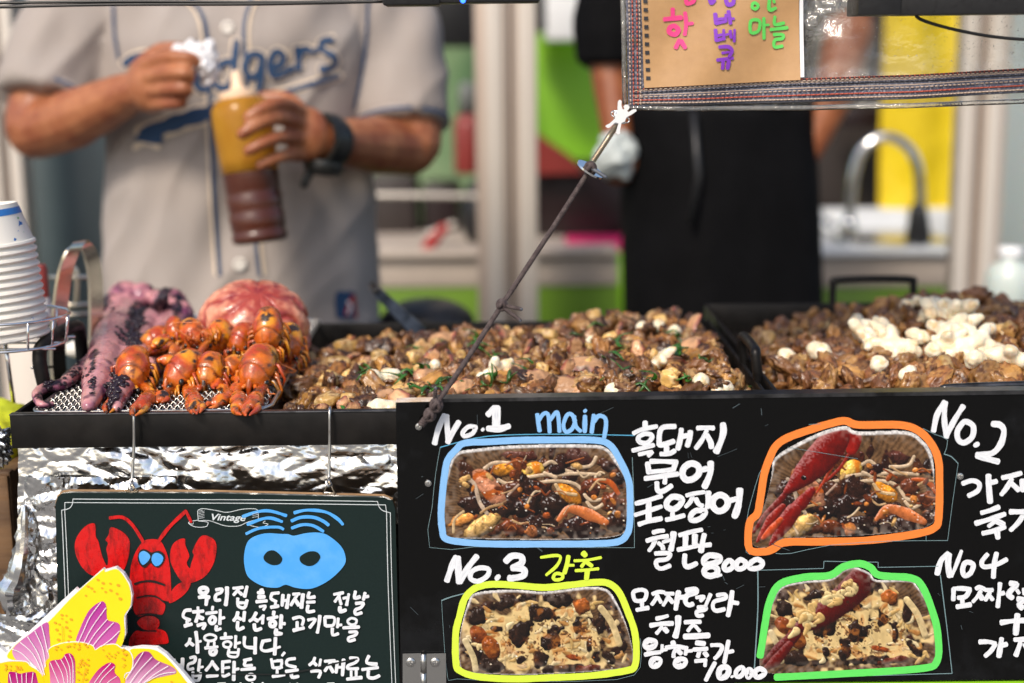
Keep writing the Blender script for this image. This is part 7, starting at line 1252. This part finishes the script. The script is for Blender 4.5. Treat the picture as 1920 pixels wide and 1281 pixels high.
stars = [star(i, .0125) for i in range(4)]; balls_ = [blobm(20, [(Vector((0, 0, 0)), (.0085, .0085, .008))]), blobm(21, [(Vector((0, 0, 0)), (.0105, .0078, .0072)), (Vector((.005, .002, .001)), (.0078, .0068, .0064))]), blobm(22, [(Vector((-.006, 0, 0)), (.008, .0078, .007)), (Vector((.007, 0, 0)), (.0062, .006, .006))])]
def green_mesh(seed):
    rg = random.Random(seed); mb = MB(); L_ = rg.uniform(.014, .028); b_ = rg.uniform(-.9, .9); pts = [Vector((L_ * (t - .5), b_ * .02 * (t - .5) ** 2 * 4, .004 * math.sin(t * 5 + seed))) for t in np.linspace(0, 1, 8)]; mb.tube(pts, interp([.0006, .0022, .0024, .0008], 8), 7, flat=(1, 1, .35))
    me = bpy.data.meshes.new('green'); me.from_pydata(mb.v, [], mb.f); me.polygons.foreach_set('use_smooth', [True] * len(me.polygons)); return me
greenm = [green_mesh(i) for i in range(6)]
for l_, mt in ((meatm, 'meat'), (meatr, 'meat'), (tater, 'meat'), (slices, 'meat'), (stars, 'dough'), (balls_, 'dough'), (greenm, 'greens')):
    for me in l_: 
        if not len(me.materials): me.materials.append(MATS[mt])
# heap shapes as height above the cooking plate
def bump_(x, y, cx, cy, rx_, ry_, h): return h * max(0, 1 - ((x - cx) / rx_) ** 2 - ((y - cy) / ry_) ** 2) ** .6
H1 = []
def ax(px, py, z): return PZ(px, py, z)
A_ = lambda px, py: PZ(px, py, ZR)
for (px, py, rx_, ry_, h) in ((1150, 690, .145, .11, .036), (1190, 640, .12, .10, .044), (1000, 660, .13, .11, .032), (860, 690, .11, .10, .026), (760, 700, .12, .12, .020), (640, 735, .055, .055, .012), (660, 690, .09, .10, .014), (1320, 690, .075, .11, .034), (1330, 640, .09, .08, .036), (800, 650, .13, .09, .022), (930, 720, .20, .05, .020), (700, 745, .09, .04, .014), (1250, 720, .13, .045, .030)):
    c = A_(px, py); H1.append((c.x, c.y, rx_, ry_, h))
def h1(x, y):
    v = max(bump_(x, y, *q) for q in H1); e = min(1, max(0, (XR - .010 - x) / .02)) * min(1, max(0, (YB1 - .014 - y) / .03)) * min(1, max(0, (y - .006) / .012)); return v * e * (1 + .12 * noise.noise(Vector((x * 40, y * 40, 0))))
H2 = []
for (px, py, rx_, ry_, h) in ((1640, 670, .10, .12, .034), (1760, 650, .13, .13, .046), (1800, 610, .11, .09, .050), (1880, 650, .12, .13, .046), (1540, 660, .06, .07, .028), (1700, 600, .10, .06, .036), (1960, 660, .10, .13, .044), (1600, 700, .07, .05, .026), (1850, 710, .20, .045, .030), (1520, 625, .06, .07, .026), (1600, 598, .08, .06, .030), (1500, 690, .05, .06, .020)):
    c = A_(px, py); H2.append((c.x, c.y, rx_, ry_, h))
XR2 = XL2 + .5
def h2(x, y):
    v = max(bump_(x, y, *q) for q in H2); e = min(1, max(0, (x - XL2 - .012) / .02)) * min(1, max(0, (YB2 - .012 - y) / .03)) * min(1, max(0, (y - .010) / .012)) * min(1, max(0, (XR2 - .012 - x) / .02)); return v * e * (1 + .12 * noise.noise(Vector((x * 40, y * 40, 5))))
def heap_mesh(name, hf, x0, x1, y0, y1, zf, label):
    mb = MB(); n, m_ = 110, 70; vs = []
    for j in range(m_ + 1):
        for i in range(n + 1):
            x, y = x0 + (x1 - x0) * i / n, y0 + (y1 - y0) * j / m_; h = hf(x, y); vs.append((x, y, zf + max(-.002, h - .013 + .004 * noise.noise(Vector((x * 90, y * 90, 3))))))
    mb.add(vs, [(j * (n + 1) + i, j * (n + 1) + i + 1, (j + 1) * (n + 1) + i + 1, (j + 1) * (n + 1) + i) for j in range(m_) for i in range(n)]); return tag(mb.build(name, MATS['pile_core']), label, 'food', kind='stuff')
x0_ = A_(545, 700).x
heap_mesh('meat_mound', h1, x0_ - .02, XR - .006, .006, YB1 - .006, ZF, 'sauce brown mound under the mixed meat on the griddle, darkened as gap shade'); heap_mesh('meat_mound', h2, XL2 + .006, XR2 - .006, .010, YB2 - .006, ZF2, 'brown mound under the meat in the right pan, darkened as gap shade')  # filler mounds, their dark colour stands in for shade between the chunks
def onheap(px, py, hf, zf, extra=0):
    d = ray(px, py); lo = (zf + .09 - CAM.z) / d.z; hi = (zf - .002 - CAM.z) / d.z; 
    for i in range(200):
        t = lo + (hi - lo) * i / 199; p_ = CAM + d * t
        if p_.z < zf + hf(p_.x, p_.y) + extra: return p_
    return CAM + d * hi
def put(name, me, loc, rot, sc, label, cat, group):
    o = bpy.data.objects.new(name, me); SC.collection.objects.link(o); o.location = loc; o.rotation_euler = rot; o.scale = (sc,) * 3; return tag(o, label, cat, group)
def visible(p_, hf, zf):         # is the point roughly on the camera side of the heap
    d = (CAM - p_).normalized()
    for t in (.02, .035, .06, .09):
        q_ = p_ + d * t
        if q_.z < zf + hf(q_.x, q_.y) - .004: return False
    return True
def scatter(hf, x0, x1, y0, y1, zf, gap, meshes, wts, zoff=.001):
    out = []; y = y0; r_ = 0
    while y < y1:
        x = x0 + (r_ % 2) * gap * .5
        while x < x1:
            X, Y = x + rr.uniform(-.35, .35) * gap, y + rr.uniform(-.35, .35) * gap * .85; h = hf(X, Y)
            if h > .005: k_ = rr.choices(range(len(wts)), wts)[0]; out.append((Vector((X, Y, zf + max(.004, h - .002) + rr.uniform(-.005, .007))), k_, rr.choice(meshes[k_]), (rr.gauss(0, 1.0), rr.gauss(0, 1.0), rr.uniform(0, 6.28)), rr.uniform(.72, 1.30)))
            x += gap
        y += gap * .85; r_ += 1
    return out
def emit_pile(items, hf, zf, limit, names):
    vis = [i for i in items if visible(i[0], hf, zf)]; vis.sort(key=lambda i: (i[0] - CAM).length); ids = set(id(i) for i in vis[:limit]); rest = [i for i in items if id(i) not in ids]
    for it in vis[:limit]:
        p_, k_, me, rot, sc = it; nm, lb, ct, gp = names[k_]; put(nm, me, p_, rot, sc, lb, ct, gp)
    return rest
from mathutils import Euler
def join_rest(rest, name, label):
    V_, F_, C_, off = [], [], [], 0
    for p_, k_, me, rot, sc in rest:
        a = verts(me); Mx = np.array(Euler(rot).to_matrix()) * sc; V_.append(a @ Mx.T + np.array(p_)); ca = me.color_attributes.get('Col'); cc = np.zeros(len(a) * 4); ca.data.foreach_get('color', cc); C_.append(cc.reshape(-1, 4)[:, :3] * rr.uniform(.5, 1.05)); F_ += [tuple(v + off for v in f.vertices) for f in me.polygons]; off += len(a)
    me = bpy.data.meshes.new(name); me.from_pydata(np.concatenate(V_).tolist(), [], F_); setcol(me, np.concatenate(C_)); me.materials.append(MATS['meat']); me.polygons.foreach_set('use_smooth', [True] * len(me.polygons)); o = bpy.data.objects.new(name, me); SC.collection.objects.link(o); return tag(o, label, 'food', kind='stuff')
n1_ = [('meat_chunk', 'browned meat chunk in the mixed pile on the wide griddle', 'meat chunk', 'browned meat chunks on the wide griddle'), ('squid_slice', 'pale squid slice with dark red skin in the pile on the wide griddle', 'squid slice', 'squid slices on the wide griddle'), ('potato_piece', 'golden fried potato-like cube in the pile on the wide griddle', 'potato piece', 'golden cubes on the wide griddle')]
it1 = scatter(h1, x0_, XR - .012, .014, YB1 - .012, ZF, .0160, [meatm, slices, tater], [.81, .09, .10])
rest1 = emit_pile(it1, h1, ZF, 250, n1_); 
n2_ = [('meat_chunk', 'light brown meat chunk in the right hand pan', 'meat chunk', 'light brown meat chunks in the right hand pan'), ('potato_piece', 'pale golden piece in the right hand pan', 'potato piece', 'pale golden pieces in the right hand pan')]
it2 = scatter(h2, XL2 + .014, XR2 - .1, .018, YB2 - .012, ZF2, .0175, [meatr, tater], [.93, .07])
rest2 = emit_pile(it2, h2, ZF2, 110, n2_)
join_rest(rest1, 'meat_pieces', 'farther and buried meat pieces of the pile on the wide griddle'); join_rest(rest2, 'meat_pieces', 'farther and buried meat pieces of the pile in the right hand pan')
print('pile counts', len(it1), len(it2), len(rest1), len(rest2))
def r6(x, y): return (520 + x / 2, 560 + y / 2)
def s7(x, y): return (1300 + x / 3.097, 460 + y / 3.097)
def white(me, px, py, hf, zf, sc, label, cat, group, face=.7, ex=.006):
    p_ = onheap(px, py, hf, zf, ex); return put('dough_star' if 'star' in cat else 'dough_ball', me, p_, (face + rr.uniform(-.2, .2), rr.uniform(-.3, .3), rr.uniform(0, 6.28)), sc, label, cat, group)
for x, y, s_, lb in ((820, 282, 1.35, 'large cream star shaped piece wrapped with a green strip, centre of the mixed pile'), (1440, 228, 1.15, 'cream star shaped piece at the right of the mixed pile'), (1160, 170, .7, 'small cream star shaped piece behind the middle of the mixed pile')): white(stars[rr.randrange(4)], *r6(x, y), h1, ZF, s_, lb, 'star piece', 'cream star pieces on the wide griddle', .95)
for x, y, kk, s_ in ((400, 300, 2, 1.5), (1590, 312, 0, 1), (1740, 310, 1, 1.15), (1680, 338, 0, .95), (1800, 300, 1, 1.05), (1262, 352, 0, 1.1), (1040, 222, 0, .9), (410, 418, 1, 1.4), (1490, 125, 0, .9), (1430, 105, 0, .9), (1368, 108, 0, .8), (1650, 352, 0, .8), (1300, 356, 0, .8), (590, 250, 0, .7)): white(balls_[kk], *r6(x, y), h1, ZF, s_, 'cream round dough ball in the mixed pile on the wide griddle', 'dough ball', 'cream dough balls on the wide griddle', .3)
gl_ = ('potato_piece', 'golden fried potato-like cube in the pile on the wide griddle', 'potato piece', 'golden cubes on the wide griddle')
for x, y, s_ in ((192, 385, 1.35), (272, 388, 1.1), (230, 248, 1.1), (372, 232, 1.1), (520, 220, 1.0), (1010, 142, 1.1), (260, 178, 1.2), (480, 360, 1.0)): put(gl_[0], tater[rr.randrange(4)], onheap(*r6(x, y), h1, ZF, .007), (rr.uniform(-.2, .2), 0, rr.uniform(0, 3)), s_, gl_[1], gl_[2], gl_[3])
for x, y, s_ in ((580, 292, 1.2), (1080, 330, 1.35), (1150, 245, 1.25), (985, 300, 1.2), (700, 330, 1.1), (1590, 170, 1.2), (430, 365, 1.25), (900, 262, 1.0), (1120, 185, 1.0), (620, 150, 1.0)): put(n1_[1][0], slices[rr.randrange(6)], onheap(*r6(x, y), h1, ZF, .007), (.55 + rr.uniform(-.3, .3), rr.uniform(-.3, .3), rr.uniform(-1, 1)), s_, n1_[1][1], n1_[1][2], n1_[1][3])
for x, y in ((115, 388), (330, 402), (905, 305), (970, 340), (1160, 312), (1265, 300), (100, 330), (90, 215), (150, 290)): put(n1_[0][0], meatm[rr.randrange(18)], onheap(*r6(x, y), h1, ZF, .007), (rr.uniform(-.4, .4), rr.uniform(-.4, .4), rr.uniform(0, 6)), 1.2, n1_[0][1], n1_[0][2], n1_[0][3])
gw = [r6(x, y) for x, y in ((480, 290), (490, 330), (600, 318), (580, 345), (945, 250), (870, 300), (740, 165), (755, 180), (1490, 200), (1500, 190), (680, 310), (1600, 225), (1420, 290), (1480, 130), (1240, 205), (1270, 160), (320, 265), (325, 285), (510, 190), (490, 270), (810, 225), (815, 290), (765, 320), (1140, 325), (1310, 250), (1380, 335), (1200, 100), (1110, 140), (275, 430), (760, 150), (560, 260), (1510, 165), (1540, 300), (1760, 340), (640, 185))]
for x, y in gw:
    for q_ in range(2): put('scallion_strip', greenm[rr.randrange(6)], onheap(x + rr.uniform(-9, 9), y + rr.uniform(-4, 4), h1, ZF, .011), (rr.uniform(-.5, .5), rr.uniform(-.5, .5), rr.uniform(0, 6.28)), rr.uniform(.7, 1.1), 'chopped green scallion strip in the mixed pile', 'scallion', 'green scallion strips in the mixed pile')
for q_, (x, y) in enumerate(((820, 250), (822, 285), (815, 310))): put('scallion_strip', greenm[q_], onheap(*r6(x, y), h1, ZF, .0135), (1.1, 0, 1.4), .9, 'green scallion strip lying across the large cream star', 'scallion', 'scallion strips on the large star')
for i, (x, y, kk, s_) in enumerate(((950, 450, 'b1', 1.2), (1000, 530, 's', 1.15), (1075, 500, 's', 1.0), (1120, 505, 's', 1.0), (1310, 535, 'b1', 1.25), (1150, 600, 's', 1.2), (1280, 622, 'b1', 1.05), (1080, 690, 'b0', 1.15), (1395, 612, 'b0', 1.15), (1240, 748, 'b1', .95), (1340, 335, 'b2', 1.2), (1400, 335, 'b1', 1.0), (1375, 385, 's', 1.0), (1430, 430, 's', 1.3), (1520, 385, 's', 1.3), (1490, 400, 's', 1.0), (1560, 470, 's', 1.1), (1470, 505, 's', 1.3), (1540, 590, 's', 1.4), (1480, 570, 's', 1.1), (1660, 570, 's', 1.25), (1640, 665, 'b1', 1.4), (1720, 485, 'b0', .9), (1850, 665, 's', 1.3), (1240, 350, 'b0', 1.0), (540, 648, 'b0', 1.25), (735, 622, 'b1', 1.45), (1385, 465, 'b0', .9), (1040, 560, 's', .9))):
    me = stars[i % 4] if kk == 's' else balls_[int(kk[1])]; white(me, *s7(x, y), h2, ZF2, s_ * (1.3 if kk == 's' else .9), ('white star shaped piece heaped on the meat in the right hand pan' if kk == 's' else 'white round dough piece on the meat in the right hand pan'), 'star piece' if kk == 's' else 'dough ball', 'white star pieces in the right hand pan' if kk == 's' else 'white dough balls in the right hand pan', .75, .014)
